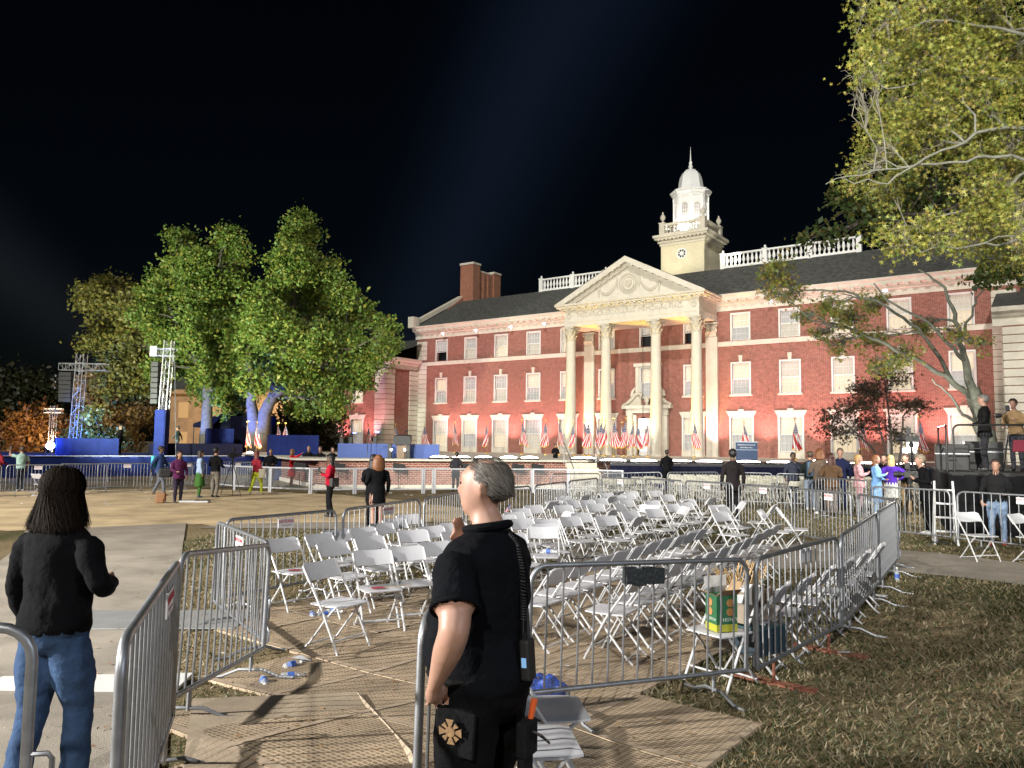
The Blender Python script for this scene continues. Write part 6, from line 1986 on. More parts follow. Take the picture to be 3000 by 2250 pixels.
class Fig:
    def __init__(s):
        s.v, s.f, s.l = [], [], []
        s.sv, s.sl = [], []

    def dense(s, rows, lab, n=12):
        for a, b in zip(rows[:-1], rows[1:]):
            for p, q in zip(a, b):
                for k in range(n):
                    t = (k + 0.5) / n
                    s.sv.append(tuple(p[i] + (q[i] - p[i]) * t for i in range(3)))
                    s.sl.append(lab)

    def rings(s, lab, R, n=14):
        """R: (cx, cy, cz, rx, ry) from bottom to top"""
        o = len(s.v)
        for cx, cy, cz, rx, ry in R:
            for k in range(n):
                a = 2 * math.pi * k / n
                s.v.append((cx + rx * math.cos(a), cy + ry * math.sin(a), cz))
                s.l.append(lab)
        for i in range(len(R) - 1):
            for k in range(n):
                k2 = (k + 1) % n
                s.f.append((o + i * n + k, o + i * n + k2, o + (i + 1) * n + k2, o + (i + 1) * n + k))
        s.f.append(tuple(o + k for k in range(n))[::-1])
        s.f.append(tuple(o + (len(R) - 1) * n + k for k in range(n)))
        s.dense([s.v[o + i * n:o + (i + 1) * n] for i in range(len(R))], lab)

    def limb(s, lab, pts, rs, n=10):
        mb = MB().tube(pts, rs, n)
        o = len(s.v)
        s.v += mb.v
        s.f += [tuple(o + i for i in f) for f in mb.f]
        s.l += [lab] * len(mb.v)
        s.dense([mb.v[i * n:(i + 1) * n] for i in range(len(pts))], lab)


def hand(F, w, tip, side, fine):
    w, tip = Vector(w), Vector(tip)
    d = (tip - w)
    L = d.length
    d.normalize()
    out = Vector((side, 0, 0))
    nrm = d.cross(out)
    if nrm.length < 0.2:
        nrm = d.cross(Vector((0, 0, 1)))
    nrm.normalize()
    ac = nrm.cross(d).normalized()
    F.limb('hand', [w, w + d * L * 0.45, w + d * L * 0.75], [0.026, 0.034, 0.030], 8)
    for k, (o, ln) in enumerate(((-0.026, 0.070), (-0.009, 0.082), (0.009, 0.078), (0.026, 0.062))):
        b = w + d * L * 0.62 + ac * o
        F.limb('hand', [b, b + d * ln * 0.55, b + d * ln * 0.9 + nrm * 0.02], [0.0095, 0.009, 0.0075], 6)
    b = w + d * L * 0.25 - ac * 0.022
    F.limb('hand', [b, b + d * 0.03 - ac * 0.026, b + d * 0.06 - ac * 0.03], [0.011, 0.010, 0.008], 6)


def person(label, loc, yaw, h=1.75, top=(0.02, 0.02, 0.02), bottom=(0.02, 0.02, 0.025), shoes=(0.02, 0.02, 0.02), skin=0, hair=(0.02, 0.014, 0.01), style='short',
           la='hang', ra='hang', stride=0.0, short=False, dress=None, coat=0.0, build=1.12, loose=0.0, legw=1.08, hs=1.0, lean=0.0, head_yaw=0.0, vox=0.020, legs_skin=False, sit=False, group=None, belly=0.0, tname=None):
    F = Fig()
    b = build
    hipz = 0.90
    lz = lambda y, z: y + lean * (z - 0.9)
    # trunk
    F.rings('top', [(0, lz(-0.01, 0.905), 0.905, 0.163 * b + loose, 0.126 * b + loose), (0, lz(-0.005, 0.945), 0.945, 0.164 * b + loose * 1.2, 0.126 * b + loose * 1.2 + belly * 0.5), (0, lz(0.0 + belly * 0.5, 1.0), 1.0, 0.158 * b + loose, 0.122 * b + belly + loose), (0, lz(0.01 + belly * 0.5, 1.10), 1.10, 0.150 * b + loose, 0.110 * b + belly + loose),
                    (0, lz(0.01, 1.22), 1.22, 0.162 * b + loose * 0.8, 0.118 * b + belly * 0.5 + loose * 0.8), (0, lz(0.0, 1.32), 1.32, 0.175 * b, 0.122 * b), (0, lz(-0.01, 1.39), 1.39, 0.178 * b, 0.108 * b), (0, lz(-0.012, 1.43), 1.43, 0.152 * b, 0.09 * b),
                    (0, lz(-0.015, 1.46), 1.46, 0.10 * b, 0.075), (0, lz(-0.01, 1.49), 1.49, 0.065, 0.06)])
    F.rings('bottom', [(0, -0.01, 0.80, 0.10 * b, 0.085 * b), (0, -0.015, 0.86, 0.158 * b, 0.118 * b), (0, -0.012, 0.91, 0.154 * b, 0.115 * b), (0, 0, 0.955, 0.135 * b, 0.10 * b)])
    for sg in (-1, 1):
        st = stride * sg
        hip = Vector((sg * 0.085 * b, -0.005, 0.87))
        if sit:
            kn, an = Vector((sg * 0.12, 0.42, 0.52)), Vector((sg * 0.12, 0.36, 0.10))
        else:
            kn = Vector((sg * 0.095, 0.02 + st * 0.55 + abs(st) * 0.15, 0.49))
            an = Vector((sg * 0.095, -0.02 + st, 0.09 + max(0, -st) * 0.12))
        lab = 'skinleg' if legs_skin else 'bottom'
        F.limb(lab, [hip, hip + (kn - hip) * 0.5, kn, kn + (an - kn) * 0.35, an], [0.088 * b, 0.076 * b * legw, 0.060 * legw, 0.058 * legw, 0.047 * legw ** 1.5])
        F.limb('shoe', [an + Vector((0, -0.04, -0.045)), an + Vector((0, 0.03, -0.05)), an + Vector((0.0, 0.16, -0.062))], [0.040, 0.042, 0.028], 8)
    if dress:
        z0, w0 = dress
        F.rings('bottom', [(0, 0.0, z0, w0, w0 * 0.8), (0, 0, (z0 + 0.95) / 2, (w0 + 0.165) / 2 + 0.01, (w0 * 0.8 + 0.12) / 2 + 0.01), (0, 0, 0.95, 0.162 * b, 0.122 * b)], 18)
    if coat > 0:
        z0 = 0.92 - coat
        F.rings('top', [(0, 0.0, z0, 0.19 * b, 0.15 * b), (0, 0, (z0 + 1.0) / 2, 0.178 * b, 0.138 * b), (0, 0.0, 1.02, 0.158 * b, 0.122 * b)], 16)
    # arms
    cuffs = []
    for sg, pose in ((-1, la), (1, ra)):
        el, wr, tp = [Vector((p[0] * sg, p[1], p[2])) for p in ARM[pose]]
        for q in (el, wr, tp):
            q.y += lean * (q.z - 0.9)
        sh = Vector((sg * 0.158 * b, lz(-0.01, 1.39), 1.385))
        el.x *= (1 + (b - 1) * 0.8); wr.x *= (1 + (b - 1) * 0.5)
        F.limb('top', [sh, sh + (el - sh) * 0.25 + Vector((sg * 0.012, 0, 0)), sh + (el - sh) * (0.70 if short else 0.55)], [0.054 * b, 0.062 * b + loose * 0.2, (0.064 if short else 0.058) * b + loose * 0.4])
        lo = 'hand' if short else 'top'
        k = 0.0 if short else 0.006 + loose * 0.45
        a0 = sh + (el - sh) * (0.70 if short else 0.45)
        F.limb(lo, [a0, a0 + (el - a0) * 0.6, el + (a0 - el) * 0.12 + (wr - el) * 0.02, el + (wr - el) * 0.12 + (a0 - el) * 0.02, el + (wr - el) * 0.35, el + (wr - el) * 0.7, wr],
               [0.046 * b + k, 0.044 * b + k, 0.042 * b + k, 0.042 * b + k, 0.041 * b + k, 0.034 * b ** 0.5 + k, 0.027 + k])
        hand(F, wr, tp, sg, vox < 0.012)
        if short:
            cuffs.append((sh + (el - sh) * 0.69, (el - sh).normalized(), 0.0635 * b))
    # neck and head
    hy = lean * 0.72
    F.limb('skin', [(0, lz(-0.02, 1.475), 1.475), (0, hy - 0.005, 1.51), (0, hy + 0.005, 1.56)], [0.064 * hs * b ** 0.5, 0.057 * hs * b ** 0.5, 0.054 * hs])
    H = Fig()
    H.rings('skin', [(0, 0.052, 1.522, 0.026, 0.030), (0, 0.040, 1.540, 0.048, 0.058), (0, 0.026, 1.575, 0.062, 0.082), (0, 0.016, 1.62, 0.070, 0.094), (0, 0.010, 1.66, 0.074, 0.099), (0, 0.004, 1.70, 0.070, 0.094), (0, 0.0, 1.732, 0.052, 0.070), (0, 0.0, 1.748, 0.02, 0.03)])
    H.limb('skin', [(0, 0.098, 1.668), (0, 0.112, 1.645), (0, 0.124, 1.622), (0, 0.100, 1.612)], [0.008, 0.011, 0.016, 0.012], 8)
    H.limb('skin', [(0, 0.092, 1.580), (0, 0.100, 1.585)], [0.020, 0.012], 8)
    H.limb('skin', [(-0.05, 0.085, 1.685), (0, 0.100, 1.688), (0.05, 0.085, 1.685)], [0.010, 0.012, 0.010], 6)
    for sg in (-1, 1):
        H.limb('skin', [(sg * 0.070, -0.012, 1.605), (sg * 0.080, -0.018, 1.635), (sg * 0.080, -0.020, 1.655), (sg * 0.070, -0.010, 1.668)], [0.011, 0.015, 0.018, 0.010], 8)
    R = Matrix.Rotation(head_yaw, 3, 'Z')
    hm = lambda p: tuple(R @ (Vector((p[0] * hs, p[1] * hs, (p[2] - 1.52) * hs + 1.52))) + Vector((0, hy, 0)))
    o = len(F.v)
    F.v += [hm(p) for p in H.v]
    F.f += [tuple(o + i for i in f) for f in H.f]
    F.l += H.l
    s = h / 1.75
    name = tname or 'person'
    me = bpy.data.meshes.new(name)
    me.from_pydata([(x * s, y * s, z * s) for x, y, z in F.v], [], F.f)
    bm = bmesh.new(); bm.from_mesh(me); bmesh.ops.recalc_face_normals(bm, faces=bm.faces); bm.to_mesh(me); bm.free()
    ob = bpy.data.objects.new(name, me)
    COL.objects.link(ob)
    md = ob.modifiers.new('r', 'REMESH'); md.mode = 'VOXEL'; md.voxel_size = vox
    m2 = ob.modifiers.new('s', 'SMOOTH'); m2.factor = 0.5; m2.iterations = 4 if vox > 0.012 else 14
    dg = bpy.context.evaluated_depsgraph_get()
    nm = bpy.data.meshes.new_from_object(ob.evaluated_get(dg))
    bpy.data.objects.remove(ob)
    F.sv += [hm(p) for p in H.sv]
    F.sl += H.sl
    kd = KDTree(len(F.sv))
    for i, p in enumerate(F.sv):
        kd.insert(Vector(p) * s, i)
    kd.balance()
    order = ['top', 'bottom', 'skin', 'hand', 'shoe', 'skinleg']
    sk = skin_mat(skin)
    key = lambda c: '%02x%02x%02x' % tuple(int(255 * min(1, q) ** 0.45) for q in c)
    mats = [cloth(key(top), top), cloth(key(bottom), bottom), sk, sk, mat('shoe_' + key(shoes), shoes, 0.5), sk]
    nm.materials.clear()
    for m in mats:
        nm.materials.append(m)
    idx = []
    for p in nm.polygons:
        _, i, _ = kd.find(p.center)
        idx.append(order.index(F.sl[i]))
    nm.polygons.foreach_set('material_index', idx)
    # cloth folds
    vl = {}
    for pl, ix in zip(nm.polygons, idx):
        for vi in pl.vertices:
            vl.setdefault(vi, ix)
            if ix > 1:
                vl[vi] = ix
    amp = 0.011 if vox > 0.012 else 0.009
    nrm_ = np.zeros(len(nm.vertices) * 3, np.float32)
    nm.vertices.foreach_get('normal', nrm_)
    nrm_ = nrm_.reshape(-1, 3)
    for v in nm.vertices:
        if vl.get(v.index, 9) < 2:
            c = v.co.copy()
            q = Vector((c.x * 9 + 3, c.y * 9, c.z * 15 + c.x * 6))
            v.co = c + Vector(nrm_[v.index].tolist()) * amp * (mnoise.noise(q) + 0.5 * mnoise.noise(q * 2.1))
    nm.shade_smooth()
    nm.name = name
    t = link(name, nm, None, loc, yaw)
    tag(t, label, 'person', group)
    # hair as a child shell
    hb = bmesh.new()
    bmesh.ops.create_uvsphere(hb, u_segments=20, v_segments=14, radius=1.0)
    rg = random.Random(sum(map(ord, label)))
    for v in hb.verts:
        x, y, z = v.co
        k = 1.0 + 0.03 * math.sin(9 * x + 5 * z) + rg.uniform(-0.012, 0.012)
        v.co = Vector((x * 0.083 * k, y * 0.108 * k - 0.006, z * 0.098 * k + 1.668))
    cut = 1.585 if style in ('short', 'bald') else 1.50
    kill = [f for f in hb.faces if (f.calc_center_median().y > 0.045 and f.calc_center_median().z < 1.705) or (f.calc_center_median().y > 0.0 and f.calc_center_median().z < 1.66) or f.calc_center_median().z < cut]
    bmesh.ops.delete(hb, geom=kill, context='FACES')
    hme = bpy.data.meshes.new('hair')
    for v in hb.verts:
        v.co = Vector(hm(v.co)) * s
    hb.to_mesh(hme); hb.free()
    extra = MB()
    if style in ('long', 'bob', 'curly'):
        zb = {'long': 1.30, 'bob': 1.475, 'curly': 1.36}[style]
        wide = {'long': 1.0, 'bob': 1.12, 'curly': 1.22}[style]
        nr = 8
        rows = []
        for i in range(nr + 1):
            tt = i / nr
            z = 1.70 + (zb - 1.70) * tt
            row = []
            for k in range(17):
                a = math.pi * (0.86 + 0.0) * (k / 16 - 0.5) + 0.0
                rx = (0.088 + 0.022 * math.sin(math.pi * min(1, tt * 0.9))) * wide * (1 - 0.35 * max(0, tt - 0.7) / 0.3 if style != 'bob' else 1.0 + 0.12 * tt)
                ry = (0.115 + 0.015 * tt) * (wide ** 0.5) * (1 - 0.3 * max(0, tt - 0.7) / 0.3 if style != 'bob' else 1.0)
                wv = 1 + (0.05 if style == 'curly' else 0.02) * math.sin(k * 2.3 + i * (1.9 if style == 'curly' else 0.4))
                row.append(tuple(Vector(hm((rx * math.sin(a * 1.25) * wv, -ry * math.cos(a) * wv + 0.012, z))) * s))
            rows.append(row)
        extra.grid(rows)
    if style == 'hat':
        extra.lathe([(0.098, 1.66), (0.100, 1.72), (0.085, 1.775), (0.03, 1.80)], 16)
        extra.v = [tuple(Vector(hm(p)) * s) for p in extra.v]
    hmat = mat('hair_' + key(hair), hair, 0.55, var=0.35, scale=22)
    hme.materials.append(hmat)
    hme.shade_smooth()
    ho = link('hair', hme, t)
    if style != 'bald':
        md = ho.modifiers.new('t', 'SOLIDIFY'); md.thickness = 0.012 * s; md.offset = 1.0
    else:
        ho.hide_render = False
    if extra.v:
        e = extra.build('hair_fall' if style != 'hat' else 'hat', hmat, t, smooth=True)
        md = e.modifiers.new('t', 'SOLIDIFY'); md.thickness = 0.02 * s
    for c, d, r_ in cuffs:
        u = d.cross(Vector((0, 1, 0.3))).normalized()
        w = u.cross(d)
        cf = MB().tube([tuple((c + (u * math.cos(a) + w * math.sin(a)) * r_) * s) for a in np.linspace(0, 2 * math.pi, 25)], 0.0085, 8, cap=False)
        cf.build('sleeve_cuff', mats[0], t, smooth=True)
    # eyes and mouth
    fe = MB()
    for sg in (-1, 1):
        fe.lathe([(0.001, -0.004), (0.012, 0.0), (0.001, 0.004)], 8, (0, 0, 0))
        n = 8 * 3
        fe.v[-n:] = [tuple(Vector(hm((p[0] * 1.2 + sg * 0.031, 0.094 + p[2] * 1.2, 1.655 + p[1] * 0.55))) * s) for p in fe.v[-n:]]
    fe.build('eyes', mat('eye_dark', (0.02, 0.015, 0.012), 0.3), t)
    mo = MB().tube([hm((-0.022, 0.092, 1.578)), hm((0, 0.101, 1.576)), hm((0.022, 0.092, 1.578))], 0.004, 5)
    mo.v = [tuple(Vector(p) * s) for p in mo.v]
    mo.build('mouth', mat('lip', (0.25, 0.08, 0.07), 0.5), t)
    return t


def face_to(fx, fy):
    return math.atan2(-fx, fy)


BK = (0.006, 0.006, 0.007)
NAVYC = (0.012, 0.016, 0.045)
JEAN = (0.06, 0.09, 0.17)
def G3(x, y): return (x, y, gz(x, y))

# the guard
guard = person('heavy set man in black polo standing with hand in pocket by the barrier', G3(-0.10, 3.08), face_to(-0.86, 0.50), 1.82, (0.0035, 0.004, 0.0055), (0.0035, 0.0035, 0.004), skin=0, hair=(0.20, 0.19, 0.18), style='bald', la='pocket', ra='chin', short=True, build=1.30, belly=0.050, hs=0.95, legw=1.2, vox=0.011, head_yaw=rad(8), tname='person')
# the woman in front
woman = person('woman in black sweater and blue jeans walking away along the path', G3(-2.28, 3.95), face_to(0.30, 0.95), 1.64, (0.003, 0.003, 0.004), (0.035, 0.065, 0.13), (0.3, 0.3, 0.3), skin=0, hair=(0.022, 0.015, 0.010), style='bald', la='hang', ra='bent', stride=0.10, build=1.13, loose=0.018, legw=1.3, hs=1.03, vox=0.012)

P = person
P('young man in pale green tee holding up a phone by the far barriers', G3(-18.55, 29.3), face_to(-0.8, 0.5), 1.70, (0.30, 0.45, 0.40), (0.02, 0.025, 0.04), (0.6, 0.6, 0.6), 0, (0.05, 0.03, 0.02), la='raise', ra='hang', short=True)
P('person in dark red top at the far barriers beside the man in pale green', G3(-19.5, 29.4), face_to(0.3, 0.9), 1.68, (0.22, 0.02, 0.03), (0.05, 0.06, 0.09), skin=0, la='hang', ra='hold')
P('man in blue suit jacket with turquoise backpack striding across the dirt', G3(-12.78, 28.2), face_to(0.95, -0.1), 1.78, (0.035, 0.06, 0.17), (0.13, 0.14, 0.17), (0.08, 0.04, 0.02), 2, la='swingf', ra='swingb', stride=0.26, coat=0.12)
P('woman in plum blazer and dark trousers standing with shoulder bag on the dirt', G3(-10.7, 24.95), face_to(0.62, -0.55), 1.66, (0.09, 0.02, 0.07), (0.035, 0.028, 0.05), skin=1, hair=(0.03, 0.014, 0.01), style='long', la='hang', ra='hold', coat=0.1)
P('woman in pale blue top and long green skirt with hand on hip', G3(-11.0, 27.4), face_to(0.85, 0.4), 1.66, (0.32, 0.42, 0.60), (0.05, 0.13, 0.03), (0.03, 0.05, 0.09), 0, (0.02, 0.015, 0.012), 'long', la='hip', ra='hang', dress=(0.42, 0.24))
P('cameraman in black sweater and grey trousers behind the tripod camera', G3(-10.5, 27.5), face_to(0.35, 0.92), 1.75, BK, (0.16, 0.145, 0.12), skin=0, hair=(0.012, 0.01, 0.01), la='hold', ra='hold')
P('woman in red leather jacket and lime yellow trousers walking with white bag', G3(-9.57, 29.1), face_to(0.5, 0.85), 1.62, (0.22, 0.018, 0.03), (0.55, 0.62, 0.05), (0.5, 0.42, 0.35), 0, (0.14, 0.03, 0.02), 'long', la='swingf', ra='hang', stride=0.24)
P('woman in bright red top and wide black trousers looking at her phone', G3(-4.87, 20.9), face_to(-0.85, -0.1), 1.66, (0.36, 0.012, 0.03), (0.010, 0.010, 0.012), skin=2, hair=(0.008, 0.007, 0.007), style='long', la='phone', ra='phone', stride=0.06)
P('woman with full auburn curls and black minidress near the barrier', G3(-3.02, 17.6), face_to(-0.5, 0.85), 1.72, BK, BK, (0.02, 0.02, 0.02), 0, (0.16, 0.06, 0.02), 'curly', la='hold', ra='hang', legs_skin=True, dress=(0.66, 0.20))
P('woman in black half hidden behind the auburn curls', G3(-3.25, 18.3), face_to(0.2, 0.95), 1.72, BK, BK, skin=1, hair=(0.012, 0.01, 0.01), style='long', la='hold', ra='hold')
P('person in dark jacket bending over the white railing by the terrace wall', G3(-2.30, 32.2), face_to(0.1, 1.0), 1.64, (0.02, 0.02, 0.025), BK, skin=1, lean=0.35, la='hold', ra='hold')
P('man in dark jacket with white lanyard among the group by the blue stage', G3(-10.45, 33.6), face_to(0.1, -0.9), 1.68, BK, BK, skin=1, style='bald', hair=(0.08, 0.06, 0.05), la='hold', ra='hang')
P('woman in long scarlet coat raising her arm by the blue stage', G3(-9.85, 34.8), face_to(0.85, 0.4), 1.66, (0.45, 0.015, 0.02), (0.10, 0.02, 0.02), skin=1, hair=(0.15, 0.08, 0.03), style='bob', la='hang', ra='raise', coat=0.45)
P('bald man in black with folded arms before the dark blue screen', G3(-9.75, 37.2), face_to(0.1, -0.95), 1.80, BK, BK, skin=0, style='bald', hair=(0.2, 0.15, 0.12), la='fold', ra='fold', build=1.1)
P('man in black with badge next to the bald man by the dark blue screen', G3(-9.15, 37.0), face_to(0.0, -1.0), 1.78, BK, BK, skin=0, la='fold', ra='hang', hair=(0.1, 0.07, 0.05), build=1.1)
P('dark haired man in black at the end of the group by the terrace', G3(-8.7, 37.6), face_to(0.6, -0.7), 1.76, BK, BK, skin=0, la='hang', ra='hold')
P('man in dark suit and white shirt standing on the blue stage', (-23.3, 46.0, BSH), face_to(-0.9, -0.3), 1.76, BK, BK, skin=0, hair=(0.05, 0.04, 0.03), la='phone', ra='hang')
P('man in dark clothes walking across the blue stage before the tent', (-20.6, 47.6, BSH), face_to(-0.95, -0.1), 1.76, (0.025, 0.04, 0.04), (0.10, 0.11, 0.13), skin=1, la='swingf', ra='swingb', stride=0.24)
P('man in dark suit standing behind the pen fence with his back turned', G3(5.42, 18.9), face_to(0.0, 1.0), 1.83, (0.016, 0.013, 0.014), (0.012, 0.011, 0.012), skin=2, hair=(0.008, 0.007, 0.007), la='hang', ra='hang', coat=0.12, build=1.06)
P('man in grey suit with hand at his tie facing the chairs', G3(9.34, 25.6), face_to(-0.3, -0.9), 1.72, (0.03, 0.034, 0.05), (0.03, 0.034, 0.05), skin=2, hair=(0.01, 0.01, 0.01), la='chin', ra='hang', coat=0.1)
P('man in dark jacket and light jeans wearing a blue backpack', G3(9.13, 23.6), face_to(0.1, 1.0), 1.78, (0.014, 0.018, 0.018), (0.20, 0.24, 0.30), (0.6, 0.6, 0.6), 0, (0.06, 0.04, 0.025), la='hold', ra='hold')
P('woman in brown blouse and brown trousers with long dark red hair', G3(8.78, 21.2), face_to(0.1, 1.0), 1.74, (0.10, 0.06, 0.035), (0.10, 0.065, 0.045), skin=1, hair=(0.06, 0.018, 0.012), style='long', la='hold', ra='hold', coat=0.08)
P('tall person with ginger hair behind the woman in brown', G3(8.86, 22.2), face_to(-0.1, 1.0), 1.86, (0.11, 0.08, 0.06), (0.02, 0.02, 0.02), (0.7, 0.7, 0.7), 0, (0.17, 0.06, 0.02), 'bob', la='hold', ra='hang')
P('tall man in navy suit beside the woman in pink', G3(10.18, 23.9), face_to(-0.5, -0.8), 1.88, NAVYC, NAVYC, skin=0, hair=(0.10, 0.08, 0.06), la='hang', ra='hang', coat=0.12, build=1.08)
P('blonde woman in pale pink suit looking down at her hands', G3(10.02, 22.3), face_to(0.85, -0.3), 1.70, (0.55, 0.30, 0.32), (0.52, 0.30, 0.32), skin=0, hair=(0.32, 0.20, 0.08), style='bob', la='phone', ra='phone', coat=0.12)
P('woman in long pale blue coat holding a microphone', G3(10.15, 21.5), face_to(0.8, -0.35), 1.70, (0.16, 0.32, 0.60), (0.25, 0.40, 0.62), skin=0, hair=(0.16, 0.06, 0.02), style='long', la='hold', ra='phone', coat=0.5)
P('blonde woman in purple jacket over white dress seen from behind', G3(10.85, 22.1), face_to(0.1, 1.0), 1.70, (0.06, 0.022, 0.26), (0.60, 0.62, 0.58), skin=0, hair=(0.38, 0.27, 0.12), style='long', la='hold', ra='hip', dress=(0.5, 0.2))
P('man with dark hair in black behind the purple jacket', G3(11.1, 23.0), face_to(-0.6, -0.7), 1.72, BK, (0.25, 0.18, 0.10), skin=0, la='hang', ra='hold')
P('person in black jacket and tan trousers beside the video lamp', G3(11.45, 22.4), face_to(-0.9, -0.2), 1.74, BK, (0.28, 0.20, 0.11), skin=0, hair=(0.05, 0.03, 0.02), la='hold', ra='hold')
P('photographer with grey blond hair in black coat bent over his camera', G3(9.30, 17.3), face_to(-0.9, 0.1), 1.76, BK, BK, (0.6, 0.6, 0.6), 0, (0.22, 0.18, 0.13), 'short', la='phone', ra='phone', lean=0.18, coat=0.2, build=1.1)
P('grey haired man in black suit standing on the press riser', (11.05, 18.0, 1.52), face_to(-0.8, 0.45), 1.78, (0.010, 0.010, 0.010), (0.030, 0.030, 0.034), skin=0, hair=(0.13, 0.12, 0.11), la='hold', ra='hold', coat=0.14, build=1.1)
P('person in tan jacket working at the edge of the press riser', (12.0, 18.3, 1.52), face_to(-0.7, -0.5), 1.70, (0.30, 0.20, 0.10), (0.05, 0.05, 0.06), skin=0, hair=(0.02, 0.015, 0.01), la='phone', ra='hold', lean=0.2)
P('man in black fleece and jeans perched at the riser foot behind the sign barrier', (9.75, 15.55, 0.10), face_to(-0.6, -0.75), 1.72, (0.012, 0.012, 0.013), (0.16, 0.22, 0.32), (0.40, 0.03, 0.03), 0, (0.03, 0.02, 0.015), la='hold', ra='hang', stride=0.12)
P('technician in dark clothes crouched low among cables on the terrace deck', (2.35, 41.0, 0.75), face_to(0.3, -0.9), 1.3, BK, BK, skin=1, la='hold', ra='hold')
P('dark clad person standing in the lit hall doorway', loc2w(1.25, -4.2, DECK), face_to(0.9, -0.2), 1.75, BK, BK, skin=2, la='hang', ra='hang')
P('dark figure on the deck edge between two footlights', (6.65, 33.0, 0.12), face_to(-0.1, 1.0), 1.72, BK, BK, skin=2, la='hold', ra='hold')
# ------------------------------------------------------------------ what people carry and smaller things
def at_person(o, x, y, z):
    """a point in the person's own frame to world"""
    return o.matrix_basis @ Vector((x, y, z))


# --- guard: thinning grey hair, radio with coiled cord, belt pouch
gs = 1.82 / 1.75


def strand_hair(owner, s, hs, hyaw, n, length, keep, width, m, hang, seed, under=None):
    """combed strands rooted on the skull; they follow it and then hang"""
    for c in list(owner.children):
        if c.name.startswith('hair'):
            bpy.data.objects.remove(c)
    r = random.Random(seed)
    R = Matrix.Rotation(hyaw, 3, 'Z')
    cx, cy, cz, ax, ay, az = 0.0, -0.004, 1.662, 0.079, 0.104, 0.093
    V, Fq = [], []
    made = 0
    while made < n:
        d = Vector((r.gauss(0, 1), r.gauss(0, 1), r.gauss(0, 1))).normalized()
        p = Vector((d.x * ax, d.y * ay + cy, d.z * az + cz))
        if not keep(p):
            continue
        made += 1
        pts = [p.copy()]
        q = p.copy()
        jit = Vector((r.gauss(0, 0.16), r.gauss(0, 0.12), r.gauss(0, 0.05)))
        L = length * r.uniform(0.8, 1.1)
        seg = 10 if hang else 3
        thick = 1.06 + (0.02 + 0.12 * r.random() if hang else 0.05 * r.random())
        for k in range(seg):
            e = Vector((q.x / ax, (q.y - cy) / ay, (q.z - cz) / az))
            nn = Vector((e.x / ax, e.y / ay, e.z / az)).normalized()
            want = Vector((0.02 * (1 if q.x > 0 else -1), -0.25, -1.0)) if hang else Vector((0.25 * d.x, -1.0, -0.6))
            if q.z > cz - 0.035 or not hang:
                fl = want - nn * want.dot(nn) + jit
                q = q + fl.normalized() * (L / seg)
                e = Vector((q.x / ax, (q.y - cy) / ay, (q.z - cz) / az))
                if e.length < thick or hang:
                    e = e.normalized() * thick
                    q = Vector((e.x * ax, e.y * ay + cy, e.z * az + cz))
            else:
                q = q + (Vector((0.34 * (1 if q.x > 0 else -1) * min(1, abs(q.x) / 0.05), -0.08, -1.0)) + jit * 0.35).normalized() * (L / seg)
            if hang and q.z < 1.452 + 0.03 * r.random():
                pts.append(q.copy()); break
            pts.append(q.copy())
        o = len(V)
        side = d.cross(Vector((0, 0, 1)))
        side = side.normalized() if side.length > 0.1 else Vector((1, 0, 0))
        for k, a in enumerate(pts):
            w = width * (1 - 0.7 * k / len(pts))
            for sg in (-1, 1):
                b_ = a + side * w * sg
                b_ = Vector((b_.x * hs, b_.y * hs, (b_.z - 1.52) * hs + 1.52))
                V.append(tuple((R @ b_) * s))
        for k in range(len(pts) - 1):
            Fq.append((o + 2 * k, o + 2 * k + 1, o + 2 * k + 3, o + 2 * k + 2))
    me = fast_mesh('hair', np.array(V), np.array(Fq), m)
    h = link('hair', me, owner)
    return h


M_GREYH = mat('grey_hair', (0.2, 0.18, 0.16), 0.55, island=[(0.05, 0.042, 0.035), (0.11, 0.095, 0.08), (0.22, 0.20, 0.175)])
M_BRNH = mat('brown_hair', (0.02, 0.014, 0.01), 0.75, spec=0.08, island=[(0.005, 0.0035, 0.0025), (0.011, 0.0075, 0.005), (0.022, 0.014, 0.009)])
strand_hair(guard, gs, 0.95, rad(8), 5200, 0.045, lambda p: p.z > 1.585 and not (p.y > 0.022 and p.z < 1.715) and not (p.y > 0.062) and not (abs(p.x) > 0.045 and -0.034 < p.y and p.z < 1.672) and not (p.z < 1.61 and p.y > -0.04) and not ((p.z > 1.738 and p.y > -0.055) and random.random() < 0.86), 0.0016, M_GREYH, False, 3)
strand_hair(woman, 1.64 / 1.75, 1.03, 0.0, 9000, 0.34, lambda p: p.z > 1.60 and not (p.y > 0.05 and p.z < 1.70), 0.0019, M_BRNH, True, 4)
# collar, belt, placket
cl = MB()
n = 24
for z, r, dy in ((1.47, 0.082, -0.012),):
    pts = [(r * 1.05 * math.cos(a) * gs, (r * 0.98 * math.sin(a) + dy) * gs, (z + 0.028 * (1 - math.sin(a)) / 2) * gs) for a in np.linspace(0, 2 * math.pi, n)]
    cl.tube(pts, 0.017, 8, cap=False)
cl.build('collar', cloth('collar', (0.0035, 0.004, 0.0055)), guard, smooth=True)
bt = MB().tube([(0.205 * math.cos(a) * gs, (0.172 * math.sin(a) + 0.018) * gs, 0.955 * gs) for a in np.linspace(0, 2 * math.pi, 28)], 0.016, 6, cap=False)
bt.build('belt', mat('belt_leather', (0.006, 0.006, 0.006), 0.8, spec=0.1), guard)
